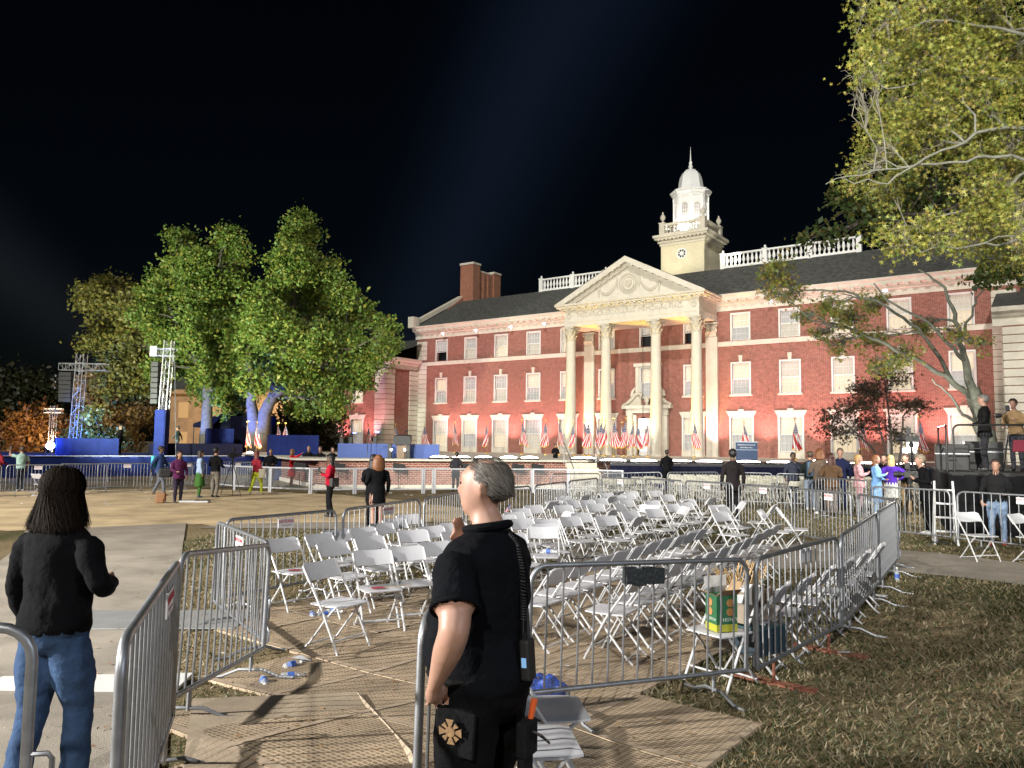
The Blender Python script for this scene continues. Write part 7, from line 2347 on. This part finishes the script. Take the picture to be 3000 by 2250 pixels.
# hand pocket bulge and emblem on the hip
em = MB()
for k in range(8):
    a = math.pi * k / 4
    r0, r1, w = 0.012, (0.058 if k % 2 == 0 else 0.050), (0.020 if k % 2 == 0 else 0.012)
    d, tt = (math.cos(a), math.sin(a)), (-math.sin(a), math.cos(a))
    em.prism([(d[0] * r0, d[1] * r0), (d[0] * r1 + tt[0] * w, d[1] * r1 + tt[1] * w), (d[0] * r1 - tt[0] * w, d[1] * r1 - tt[1] * w)], lambda x, y: (0.0, x, y), lambda x, y: (-0.004, x, y))
em.lathe([(0.026, 0.0), (0.024, 0.006)], 12)
em.v[-24:] = [(-p[2], p[0], p[1]) for p in em.v[-24:]]
e = em.build('emblem', mat('emblem_gold', (0.22, 0.13, 0.06), 0.7, var=0.35, scale=60), guard, loc=(-0.229 * gs, -0.015, 0.80 * gs))
e.rotation_euler = (0, rad(-8), rad(6))
e.scale = (1, 0.78, 0.78)
MB().box(-0.238, -0.214, 0.04, 0.085, 0.945, 0.985).build('badge_clip', mat('amber_clip', (0.5, 0.24, 0.03), 0.4), guard, bevel=0.004)
# apron-like pouch on the trouser side
MB().prism([(0.05, 0.74), (-0.10, 0.74), (-0.11, 0.90), (0.06, 0.91)], lambda a, b: (-0.222, a, b), lambda a, b: (-0.205, a, b)).build('hip_pouch', cloth('pouch', (0.005, 0.005, 0.0055)), guard, bevel=0.006)
rd = MB().box(-0.030, 0.030, -0.040, 0.0, 0.0, 0.15).build('radio', M_BLKPL, guard, bevel=0.010, seg=3, loc=(-0.02, -0.195, 0.99))
rd.rotation_euler = (rad(-4), 0, 0)
MB().box(-0.031, -0.0295, -0.030, -0.010, 0.05, 0.085).build('radio_screen', mat('radio_screen', (0.1, 0.2, 0.35), 0.3, emit=(0.3, 0.6, 1.0), estr=0.25), rd)
MB().tube([(0.015, -0.02, 0.15), (0.015, -0.022, 0.26)], [0.008, 0.005], 8).build('antenna', M_BLKPL, rd)
co = []
path = [(0.03, -0.085, 1.47), (0.02, -0.135, 1.42), (0.0, -0.168, 1.34), (-0.01, -0.182, 1.24), (-0.015, -0.186, 1.16)]
turns = 34
for k in range(turns * 8 + 1):
    t_ = k / (turns * 8)
    q = t_ * (len(path) - 1)
    i = min(int(q), len(path) - 2)
    p = Vector(path[i]).lerp(Vector(path[i + 1]), q - i)
    a = 2 * math.pi * turns * t_
    co.append((p.x + 0.009 * math.cos(a), p.y + 0.009 * math.sin(a), (p.z) * gs))
MB().tube(co, 0.0032, 4).build('coiled_cord', M_BLKPL, guard)
MB().tube([(-0.015, -0.186, 1.16 * gs), (-0.02, -0.19, 1.08), (-0.02, -0.20, 1.16)], 0.004, 5).build('cord', M_BLKPL, guard)
tlp = MB().box(-0.05, 0.05, -0.045, 0.0, 0.0, 0.13).prism([(-0.045, 0.0), (0.045, 0.0), (0.035, -0.20), (-0.035, -0.20)], lambda a, b: (a, -0.03, b), lambda a, b: (a, -0.002, b)).build('tool_pouch', cloth('pouch2', (0.012, 0.012, 0.013)), guard, bevel=0.010, seg=3, loc=(0.02, -0.165, 0.70))
MB().tube([(0.02, -0.025, 0.12), (0.035, -0.035, 0.20)], [0.011, 0.014], 8).build('orange_handle', mat('orange_plastic', (0.6, 0.10, 0.02), 0.4), tlp)
for k in range(4):
    MB().tube([(-0.02 + 0.02 * k, -0.06, 0.10 - 0.01 * k), (-0.02 + 0.02 * k, -0.10, 0.09 - 0.015 * k)], 0.005, 5).build('strap_end', M_BLKPL, tlp)
gl = MB().tube([(0.09, 0.085, 1.40), (0.05, 0.13, 1.36), (0.0, 0.155, 1.33), (-0.05, 0.15, 1.34)], 0.006, 5)
gl.build('hung_glasses', M_BLKPL, guard)

# --- items carried by the people on the dirt
def strap_bag(label, cat, loc, rz, dims, m, name, straps=True):
    t = thing(name, label, cat, loc, rz)
    MB().box(-dims[0] / 2, dims[0] / 2, -dims[1] / 2, dims[1] / 2, 0, dims[2]).build('body', m, t, bevel=min(dims) * 0.25, seg=3)
    MB().box(-dims[0] * 0.32, dims[0] * 0.32, -dims[1] / 2 - 0.025, -dims[1] / 2 + 0.02, dims[2] * 0.08, dims[2] * 0.5).build('pocket', m, t, bevel=0.012)
    if straps:
        for sx in (-0.28, 0.28):
            MB().tube([(dims[0] * sx, dims[1] / 2, dims[2] * 0.95), (dims[0] * sx, dims[1] / 2 + 0.10, dims[2] * 1.02), (dims[0] * sx, dims[1] / 2 + 0.12, dims[2] * 0.5), (dims[0] * sx, dims[1] / 2, dims[2] * 0.1)], 0.012, 6).build('strap', m, t)
    return t


strap_bag('turquoise drawstring backpack on the man in the blue jacket', 'backpack', (-12.98, 28.18, 1.02), face_to(0.95, -0.1), (0.32, 0.14, 0.42), mat('turquoise_nylon', (0.05, 0.45, 0.50), 0.6), 'backpack')
strap_bag('blue backpack on the man in dark jacket and jeans', 'backpack', (9.12, 23.40, gz(9.1, 23.4) + 1.02), face_to(0.1, 1.0), (0.32, 0.17, 0.46), mat('blue_nylon', (0.05, 0.10, 0.16), 0.6), 'backpack')
strap_bag('black camera shoulder bag hanging beside the woman in plum', 'bag', (-11.12, 24.95, 0.82), rad(20), (0.42, 0.24, 0.30), M_BLKPL, 'shoulder_bag', False)
strap_bag('brown basket bag with a small flag on the dirt by the woman in plum', 'bag', (-11.15, 24.75, gz(-11.1, 24.7)), rad(10), (0.30, 0.18, 0.34), mat('tan_leather', (0.25, 0.12, 0.05), 0.6), 'basket_bag', False)
strap_bag('white cloth bag swinging from the woman in lime trousers', 'bag', (-9.33, 29.0, 0.62), rad(20), (0.22, 0.12, 0.36), mat('white_cloth_bag', (0.6, 0.56, 0.42), 0.9), 'cloth_bag', False)
strap_bag('black handbag on the hip of the woman in the red top', 'bag', (-4.72, 20.72, 0.82), rad(70), (0.32, 0.12, 0.24), M_BLKPL, 'handbag', False)


def phone(loc, label):
    t = thing('phone', label, 'phone', loc, 0)
    MB().box(-0.036, 0.036, -0.005, 0.005, 0, 0.145).build('case', M_BLKPL, t, bevel=0.004)
    MB().box(-0.032, 0.032, 0.0052, 0.0062, 0.006, 0.139).build('screen', mat('phone_screen', (0.4, 0.42, 0.45), 0.2, emit=(0.8, 0.9, 1), estr=0.6), t)


phone(at_person([o for o in bpy.data.objects if o.get('label', '').startswith('woman in bright red top')][0], 0.0, 0.30, 1.20), 'phone in the hands of the woman in bright red')
phone(at_person([o for o in bpy.data.objects if o.get('label', '').startswith('young man in pale green')][0], -0.19, 0.46, 1.58), 'phone held up by the young man in pale green')


def tripod(loc, rz, h, label, cam_label, big=True):
    t = thing('tripod', label, 'tripod', loc, rz)
    for k in range(3):
        a = 2 * math.pi * k / 3 + 0.4
        MB().tube([(0, 0, h - 0.1), (0.42 * math.cos(a), 0.42 * math.sin(a), 0.0)], [0.018, 0.012], 6).build('leg', M_BLKMET, t)
    MB().tube([(0, 0, h - 0.5), (0, 0, h)], 0.022, 8).lathe([(0.05, h - 0.12), (0.06, h - 0.04), (0.04, h)], 10).build('column', M_BLKMET, t)
    MB().tube([(0, 0, h - 0.03), (-0.05, -0.40, h - 0.18)], 0.008, 6).build('pan_handle', M_BLKMET, t)
    c = thing('video_camera', cam_label, 'camera', (loc[0], loc[1], loc[2] + h), rz)
    MB().box(-0.06, 0.06, -0.17, 0.12, 0.0, 0.15).build('body', M_BLKPL, c, bevel=0.012)
    MB().lathe([(0.045, 0.0), (0.045, 0.10), (0.062, 0.12), (0.062, 0.20), (0.05, 0.21)], 16).build('lens', M_BLKPL, c, loc=(0, 0.12, 0.075), smooth=True).rotation_euler = (rad(-90), 0, 0)
    MB().box(-0.10, -0.06, -0.10, -0.02, 0.08, 0.14).build('viewfinder', M_BLKPL, c, bevel=0.006)
    MB().tube([(0, -0.12, 0.15), (0, -0.10, 0.20), (0, 0.06, 0.20), (0, 0.08, 0.15)], 0.012, 6).build('carry_handle', M_BLKPL, c)
    if big:
        MB().box(-0.02, 0.02, 0.0, 0.10, 0.20, 0.34).build('top_light', M_BLKPL, c, bevel=0.004)
    return t


tripod((-10.05, 27.9, 0), rad(-40), 1.42, 'black tripod beside the cameraman in grey trousers', 'video camera on the tripod of the cameraman in grey trousers')
tripod((9.28, 17.9, 0.12), rad(70), 2.05, 'tall tripod standing at the corner of the press riser', 'long lensed camera on the tall tripod by the riser corner')
tripod((8.95, 17.35, 0.12), rad(60), 1.25, 'low tripod in front of the photographer in black', 'small camera on the low tripod before the photographer')
tripod((12.7, 19.6, 1.52), rad(60), 1.3, 'tripod set up deep on the press riser', 'camera on the tripod deep on the press riser')

# --- press riser
rs = thing('press_riser', 'black draped press riser with black guard rail', 'riser', (0, 0, 0))
RP = [(9.85, 17.4), (15.5, 14.6), (18.5, 20.0), (12.5, 23.0)]
MB().prism(RP, lambda a, b: (a, b, 1.44), lambda a, b: (a, b, 1.52)).build('deck', mat('riser_deck', (0.012, 0.012, 0.012), 0.7), rs)
P_ = []
for (a, b), (a2, b2) in zip((RP[3], RP[0]), (RP[0], RP[1])):
    for k in range(60):
        u = k / 60
        w = 0.03 * math.sin(len(P_) * 1.35)
        P_.append([(a + (a2 - a) * u + w, b + (b2 - b) * u + w * 0.6, 0.02), (a + (a2 - a) * u + w * 0.4, b + (b2 - b) * u, 1.46)])
MB().grid(P_).build('drape', M_BLACK, rs, smooth=True)


def rail(a, b, z, name='guard_rail'):
    a, b = Vector((*a, z)), Vector((*b, z))
    d = (b - a).normalized()
    r = 0.12
    pts = [a, a + Vector((0, 0, 1.05 - r))] + [a + d * (r - r * math.cos(q)) + Vector((0, 0, 1.05 - r + r * math.sin(q))) for q in np.linspace(0, math.pi / 2, 5)[1:]]
    pts += [b - d * (r - r * math.sin(q)) + Vector((0, 0, 1.05 - r + r * math.cos(q))) for q in np.linspace(0, math.pi / 2, 5)] + [b]
    mb = MB().tube(pts, 0.022, 8).tube([a + Vector((0, 0, 0.52)), b + Vector((0, 0, 0.52))], 0.018, 8)
    mb.build(name, M_BLKMET, rs, smooth=True)


rail((9.95, 17.35), (11.7, 16.5), 1.52)
rail((11.78, 16.46), (13.6, 15.55), 1.52)
rail((9.9, 17.55), (10.8, 19.5), 1.52)
for x, y, w, h, lb in ((10.5, 18.4, 0.7, 0.62, 'black equipment case at the riser corner'), (11.55, 18.9, 0.8, 0.7, 'black equipment case behind the man in black suit'), (12.3, 17.2, 0.6, 0.5, 'black equipment case near the riser rail')):
    t = thing('equipment_case', lb, 'case', (x, y, 1.52), rad(-25))
    MB().box(-w / 2, w / 2, -0.2, 0.2, 0, h).build('body', M_BLKPL, t, bevel=0.02)
    MB().box(-w / 2 - 0.005, w / 2 + 0.005, -0.206, 0.206, h * 0.62, h * 0.66).build('edge_band', M_GALV, t)
    MB().tube([(-0.08, -0.21, h * 0.4), (-0.06, -0.25, h * 0.4), (0.06, -0.25, h * 0.4), (0.08, -0.21, h * 0.4)], 0.01, 5).build('handle', M_BLKMET, t)
t = thing('shopping_bag', 'dark red bag hanging on the riser guard rail', 'bag', (11.05, 16.80, 1.98), rad(-25))
MB().prism([(-0.12, 0), (0.12, 0), (0.10, 0.26), (-0.10, 0.26)], lambda a, b: (a, -0.05, b), lambda a, b: (a, 0.05, b)).build('body', mat('red_bag', (0.18, 0.012, 0.03), 0.7), t, bevel=0.02)
MB().tube([(-0.06, 0, 0.26), (0, 0, 0.42), (0.06, 0, 0.26)], 0.008, 5).build('handle', M_BLKMET, t)
# white step ladder
t = thing('step_ladder', 'white step ladder leaning open before the press riser', 'ladder', (8.75, 15.65, 0.12), rad(-25))
for sx in (-0.2, 0.2):
    MB().beam((sx, -0.25, 0), (sx * 0.8, 0.12, 1.25), 0.035, 0.05).build('stile', M_CHFR, t)
    MB().beam((sx, 0.45, 0), (sx * 0.8, 0.16, 1.2), 0.03).build('rear_leg', M_CHFR, t)
for k in range(4):
    z = 0.25 + 0.27 * k
    MB().box(-0.19, 0.19, -0.27 + 0.37 * z / 1.25, -0.16 + 0.37 * z / 1.25, z, z + 0.03).build('tread', M_CHFR, t)

# --- opened snack carton on the chair
CZ = gz(1.8, 6.7) + 0.02 + 0.455
t = thing('snack_carton', 'green and yellow snack carton with torn flaps on a chair seat', 'carton', (1.80, 6.66, CZ), rad(18))
M_CARTG = mat('carton_green', (0.02, 0.11, 0.045), 0.5)
MB().box(-0.10, 0.10, -0.085, 0.085, 0.06, 0.30).build('box', M_CARTG, t)
MB().box(-0.1005, 0.1005, -0.0855, 0.0855, 0.0, 0.06).build('yellow_band', mat('carton_yellow', (0.36, 0.36, 0.03), 0.5), t)
for sx, sy, w, ax in ((0.03, -0.0865, 0.05, 0), (-0.1015, 0.01, 0.05, 1)):
    mb = MB()
    for zc in (0.235, 0.16):
        if ax == 0:
            mb.lathe([(0.034, 0.0), (0.034, 0.002)], 14, (0, 0, 0)); mb.v[-28:] = [(sx + p[0], sy - p[2], zc + p[1]) for p in mb.v[-28:]]
        else:
            mb.lathe([(0.034, 0.0), (0.034, 0.002)], 14, (0, 0, 0)); mb.v[-28:] = [(sx - p[2], sy + p[0], zc + p[1]) for p in mb.v[-28:]]
    mb.build('biscuit_print', mat('biscuit', (0.36, 0.18, 0.06), 0.6), t)
o = link('lettering', text_mesh('HONEY', 0.042, 0.0006, mat('carton_text', (0.55, 0.6, 0.55), 0.5)), t, (0.03, -0.0868, 0.098)); o.rotation_euler = (rad(90), 0, 0)
o = link('lettering', text_mesh('CRUNCH', 0.034, 0.0006, mat('carton_text', (0.55, 0.6, 0.55), 0.5)), t, (-0.1012, 0.0, 0.098)); o.rotation_euler = (rad(90), 0, rad(-90))
M_CARD = mat('brown_card', (0.33, 0.22, 0.12), 0.85, var=0.1, scale=8)
M_CARDW = mat('white_card', (0.55, 0.54, 0.52), 0.8)
for pts, m in (([(-0.10, -0.085, 0.30), (0.10, -0.085, 0.30), (0.10, -0.16, 0.36), (-0.09, -0.15, 0.355)], M_CARD), ([(-0.10, 0.085, 0.30), (0.10, 0.085, 0.30), (0.12, 0.10, 0.44), (-0.10, 0.11, 0.43)], M_CARDW),
               ([(-0.10, -0.085, 0.30), (-0.10, 0.085, 0.30), (-0.19, 0.07, 0.345), (-0.18, -0.07, 0.335)], M_CARD), ([(0.10, -0.085, 0.30), (0.10, 0.085, 0.30), (0.16, 0.07, 0.40), (0.16, -0.07, 0.40)], M_CARD)):
    f = MB().add(pts + [(x, y, z - 0.004) for x, y, z in pts], [(0, 1, 2, 3), (7, 6, 5, 4), (0, 4, 5, 1), (1, 5, 6, 2), (2, 6, 7, 3), (3, 7, 4, 0)])
    f.build('flap', m, t)
# crate of wooden flag sticks behind it
t = thing('stick_box', 'open cardboard box stuffed with bundled wooden flag sticks', 'box', (2.13, 7.12, gz(2.1, 7.1) + 0.48), rad(40))
mb = MB()
for a, b, c, d in ((-0.24, 0.24, -0.17, -0.165), (-0.24, 0.24, 0.165, 0.17), (-0.24, -0.235, -0.165, 0.165), (0.235, 0.24, -0.165, 0.165)):
    mb.box(a, b, c, d, 0.0, 0.27)
mb.box(-0.235, 0.235, -0.165, 0.165, 0.002, 0.008)
mb.build('box', mat('grey_card', (0.26, 0.21, 0.16), 0.85, var=0.1, scale=8), t)
M_DOW = mat('dowel', (0.45, 0.30, 0.14), 0.6, var=0.15, scale=20)
rg = random.Random(8)
me_dw = MB().tube([(0, 0, 0), (0, 0, 0.52)], 0.0055, 6).mesh('stick', M_DOW)
for k in range(46):
    o = link('stick', me_dw, t, (rg.uniform(-0.05, 0.08) - (0.1 if k % 2 else 0), rg.uniform(-0.10, 0.10), 0.03))
    o.rotation_euler = (rg.uniform(-0.25, 0.25), (0.75 if k % 2 else -0.45) + rg.uniform(-0.1, 0.1) - 0.2, 0)
o = link('lettering', text_mesh('USA FLAGS', 0.07, 0.0006, mat('box_ink', (0.05, 0.045, 0.04), 0.8)), t, (0, -0.1712, 0.14)); o.rotation_euler = (rad(90), 0, 0)
t = thing('dark_tote', 'dark teal tote box on the chair next to the snack carton', 'box', (2.24, 7.02, gz(2.2, 7.0) + 0.20), rad(35))
MB().box(-0.20, 0.20, -0.13, 0.13, 0, 0.22).build('body', mat('dark_teal', (0.012, 0.03, 0.045), 0.5), t, bevel=0.015)
MB().box(-0.21, 0.21, -0.14, 0.14, 0.22, 0.245).build('lid', mat('dark_teal2', (0.015, 0.05, 0.06), 0.5), t, bevel=0.008)

# --- water bottles, wrappers and litter
M_PET = mat('clear_plastic', (0.8, 0.86, 0.9), 0.08, alpha=0.28, spec=0.8)
M_CAPB = mat('blue_cap', (0.03, 0.10, 0.45), 0.4)
me_bt = MB().lathe([(0.028, 0), (0.032, 0.01), (0.031, 0.05), (0.032, 0.13), (0.014, 0.175), (0.013, 0.19)], 12).mesh('bottle_body', M_PET, smooth=True)
me_bc = MB().lathe([(0.0145, 0.188), (0.0145, 0.205), (0.012, 0.207)], 10).mesh('cap', mat('white_cap', (0.7, 0.7, 0.7), 0.4))
me_bl = MB().lathe([(0.0325, 0.055), (0.0328, 0.11)], 12).mesh('bottle_label', mat('blue_label', (0.05, 0.12, 0.42), 0.5))


def bottle(x, y, z, rx, rz, label, group=None):
    t = thing('water_bottle', label, 'bottle', (x, y, z + (0.032 if abs(rx) > 0.5 else 0)), 0, group)
    t.rotation_euler = (rx, 0, rz)
    link('bottle_body', me_bt, t); link('cap', me_bc, t); link('bottle_label', me_bl, t)


for x, y, rz in ((-2.05, 6.6, 0.4), (-1.92, 6.66, 1.9), (-1.98, 6.98, 2.6), (-2.3, 9.15, 0.3), (-2.15, 9.3, 1.2), (-2.2, 9.05, 2.2), (-1.0, 9.9, 0.8)):
    bottle(x, y, gz(x, y) + (0.03 if y > 9.5 else 0.0), rad(90), rz, 'crumpled clear water bottle lying by the barrier feet and chair legs', 'bottles on the ground')
bottle(0.47, 11.1, 0.48, rad(90), 1.2, 'blue labelled water bottle lying on a chair seat')
bottle(5.55, 11.2, gz(5.5, 11.2), 0, 0, 'clear water bottle standing on the path by the last barrier')
t = thing('bottle_pack', 'crumpled blue plastic wrap pack of water bottles by the guard', 'pack', (0.27, 6.02, 0.03), rad(20))
w = bmesh.new()
bmesh.ops.create_icosphere(w, subdivisions=4, radius=1.0)
rg = random.Random(5)
for v in w.verts:
    n_ = v.co.normalized()
    k = 1 + 0.16 * math.sin(7 * n_.x + 3 * n_.z) * math.cos(6 * n_.y + 5 * n_.z) + rg.uniform(-0.05, 0.05)
    v.co = Vector((n_.x * 0.17 * k, n_.y * 0.12 * k, max(0.0, n_.z * 0.13 * k + 0.11)))
wm = bpy.data.meshes.new('wrap'); w.to_mesh(wm); w.free()
wm.materials.append(mat('blue_film', (0.03, 0.09, 0.42), 0.18, alpha=0.72, spec=0.8))
link('wrap', wm, t)
for k in range(4):
    link('bottle_body', me_bt, t, (-0.09 + 0.06 * k, -0.02 + 0.04 * (k % 2), 0.02))
    link('cap', me_bc, t, (-0.09 + 0.06 * k, -0.02 + 0.04 * (k % 2), 0.02))
# small flags left on seats and tucked into the fence
for i, (x, y, z) in enumerate(((-2.52, 9.42, 0.478), (-1.33, 8.35, 0.478), (0.1, 16.2, 0.55))):
    t = thing('hand_flag', ['small paper flag left on the seat of the chair next to the lawn', 'small paper flag left on the seat of the nearest angled chair', 'small striped flag hanging from the fence behind the guard'][i], 'flag', (x, y, z), rad(20))
    if i < 2:
        MB().tube([(-0.02, 0, 0.004), (0.30, 0.03, 0.006)], 0.004, 5).build('stick', M_DOW, t)
        mb = MB()
        for k in range(5):
            mb.box(-0.14, 0.0, -0.05 + k * 0.022, -0.034 + k * 0.022, 0.002, 0.004)
        mb.build('paper', mat('flag_red_stripe', (0.30, 0.03, 0.05), 0.8), t)
    else:
        P2 = []
        for a in range(9):
            P2.append([(-0.10 - 0.02 * a + 0.03 * math.sin(a), 0.02 * math.sin(b_ * 1.3), 0.35 - a * 0.05 - b_ * 0.03) for b_ in range(6)])
        me = MB().grid(P2).mesh('cloth', None)
        ul = me.uv_layers.new(name='UVMap')
        for p in me.polygons:
            for li in p.loop_indices:
                vi = me.loops[li].vertex_index
                ul.data[li].uv = ((vi // 6) / 8 * 0.96, 1 - (vi % 6) / 5)
        me.materials.append(M_FLAG)
        link('cloth', me, t)
        MB().tube([(-0.1, 0, 0.0), (-0.1, 0, 0.45)], 0.004, 5).build('stick', M_DOW, t)
# equipment pads on the dirt
t = thing('light_panel_case', 'flat white and black case lying on the dirt by the woman in plum', 'case', (-10.2, 25.1, 0.02), rad(5))
MB().box(-0.45, 0.45, -0.16, 0.16, 0, 0.06).build('shell', mat('case_white', (0.5, 0.5, 0.5), 0.5), t, bevel=0.01)
MB().box(0.02, 0.44, -0.15, 0.15, 0.06, 0.075).build('pad', M_BLKPL, t)
# scraps of paper on the dirt and the lawn
rg = np.random.default_rng(12)
V, Fc = [], []
for k in range(150):
    if k < 105:
        x, y = rg.uniform(-18, -3), rg.uniform(22, 33)
        if rg.random() < 0.55:
            y = 29.5 + 0.25 * (x + 18) * 0.2 + rg.uniform(-0.8, 1.2)
    else:
        x, y = rg.uniform(-3.0, 8), rg.uniform(6.5, 20)
    s_ = rg.uniform(0.03, 0.11)
    a = rg.uniform(0, 6.28)
    z = gz(x, y) + 0.035
    o_ = len(V)
    for q in range(6):
        r_ = s_ * (0.5 + 0.6 * rg.random())
        V.append((x + r_ * math.cos(a + q * 1.047) * 1.3, y + r_ * math.sin(a + q * 1.047) * 0.7, z + rg.uniform(0, 0.03)))
    Fc += [(o_, o_ + 1, o_ + 2), (o_, o_ + 2, o_ + 3), (o_, o_ + 3, o_ + 4), (o_, o_ + 4, o_ + 5)]
tag(link('litter', fast_mesh('litter', np.array(V), np.array(Fc), mat('paper_scrap', (0.6, 0.6, 0.58), 0.8, island=[(0.62, 0.62, 0.6), (0.5, 0.52, 0.56), (0.3, 0.28, 0.25)]))), 'scraps of pale paper and plastic scattered over dirt and lawn', 'litter', kind='stuff')

# fallen leaves over lawn, path and floor
rg = np.random.default_rng(21)
n = 2600
x = np.concatenate([rg.uniform(1.0, 10, 1500), rg.uniform(-6.5, 2.5, 1100)])
y = np.concatenate([rg.uniform(3.5, 15, 1500), rg.uniform(4.2, 14, 1100)])
cz = np.array([[a, b, gz(a, b) + 0.035] for a, b in zip(x.tolist(), y.tolist())])
V, Fc = leaf_arrays(cz, 0.045, rg, 'star')
V[:, 2] = np.repeat(cz[:, 2], 11) + (V[:, 2] - np.repeat(cz[:, 2], 11)) * 0.25
tag(link('leaves', fast_mesh('leaves', V, Fc, leaf_mat('fallen_leaf', [(0.16, 0.09, 0.04), (0.26, 0.17, 0.07), (0.22, 0.10, 0.05), (0.32, 0.24, 0.12)], 0.1))), 'small dry fallen leaves strewn over lawn and floor panels', 'leaves', kind='stuff')

# ------------------------------------------------------------------ faint light shaft painted as a blue tinted haze cone beyond the hall
A_, B_ = Vector((-21.3, 120.0, 9.0)), Vector((17.5, 120.0, 92.0))
ax_ = (B_ - A_)
Lb = ax_.length
mbm = MB().lathe([(13.0, 0), (30.0, Lb)], 32)
bm_o = mbm.build('painted_light_shaft', None, smooth=True)
bm_o.location = A_
bm_o.rotation_euler = ax_.to_track_quat('Z', 'Y').to_euler()
vm = bpy.data.materials.new('painted_beam_haze')
vm.use_nodes = True
vn = vm.node_tree
vn.nodes.remove(vn.nodes['Principled BSDF'])
pv = vn.nodes.new('ShaderNodeVolumePrincipled')
pv.inputs['Color'].default_value = (0.30, 0.48, 1.0, 1)
tcv = vn.nodes.new('ShaderNodeTexCoord')
spv = vn.nodes.new('ShaderNodeSeparateXYZ')
vn.links.new(tcv.outputs['Object'], spv.inputs[0])


def vmath(op, a, b=None):
    n = vn.nodes.new('ShaderNodeMath')
    n.operation = op
    for i, q in enumerate((a, b)):
        if q is None:
            continue
        if isinstance(q, (int, float)):
            n.inputs[i].default_value = q
        else:
            vn.links.new(q, n.inputs[i])
    return n.outputs[0]


rr_ = vmath('SQRT', vmath('ADD', vmath('MULTIPLY', spv.outputs[0], spv.outputs[0]), vmath('MULTIPLY', spv.outputs[1], spv.outputs[1])))
RR = vmath('ADD', vmath('MULTIPLY', spv.outputs[2], 17.0 / Lb), 13.0)
k_ = vmath('MAXIMUM', vmath('SUBTRACT', 1.0, vmath('DIVIDE', rr_, RR)), 0.0)
vn.links.new(vmath('MULTIPLY', vmath('MULTIPLY', k_, k_), 0.0045), pv.inputs['Density'])
vn.links.new(pv.outputs[0], vn.nodes['Material Output'].inputs['Volume'])
bm_o.data.materials.clear()
bm_o.data.materials.append(vm)
tag(bm_o, 'faint blue shaft of light painted as a haze cone beyond the hall', 'painted light shaft', kind='stuff')

A2, B2 = Vector((-64.0, 130.0, 14.0)), Vector((-118.0, 130.0, 52.0))  # second light shaft, painted as a paler haze cone
b2 = MB().lathe([(9.0, 0), (22.0, (B2 - A2).length)], 32).build('painted_light_shaft', None, smooth=True)
b2.location = A2
b2.rotation_euler = (B2 - A2).to_track_quat('Z', 'Y').to_euler()
vm2 = vm.copy()
for n_ in vm2.node_tree.nodes:
    if n_.type == 'PRINCIPLED_VOLUME':
        n_.inputs['Color'].default_value = (0.7, 0.8, 1.0, 1)
    if n_.type == 'MATH' and n_.operation == 'MULTIPLY' and abs(n_.inputs[1].default_value - 17.0 / Lb) < 1e-5:
        n_.inputs[1].default_value = 13.0 / (B2 - A2).length
    if n_.type == 'MATH' and n_.operation == 'ADD' and abs(n_.inputs[1].default_value - 13.0) < 1e-5:
        n_.inputs[1].default_value = 9.0
b2.data.materials.clear()
b2.data.materials.append(vm2)
tag(b2, 'faint grey shaft of light painted as a low haze cone beyond the truss towers', 'painted light shaft', kind='stuff')
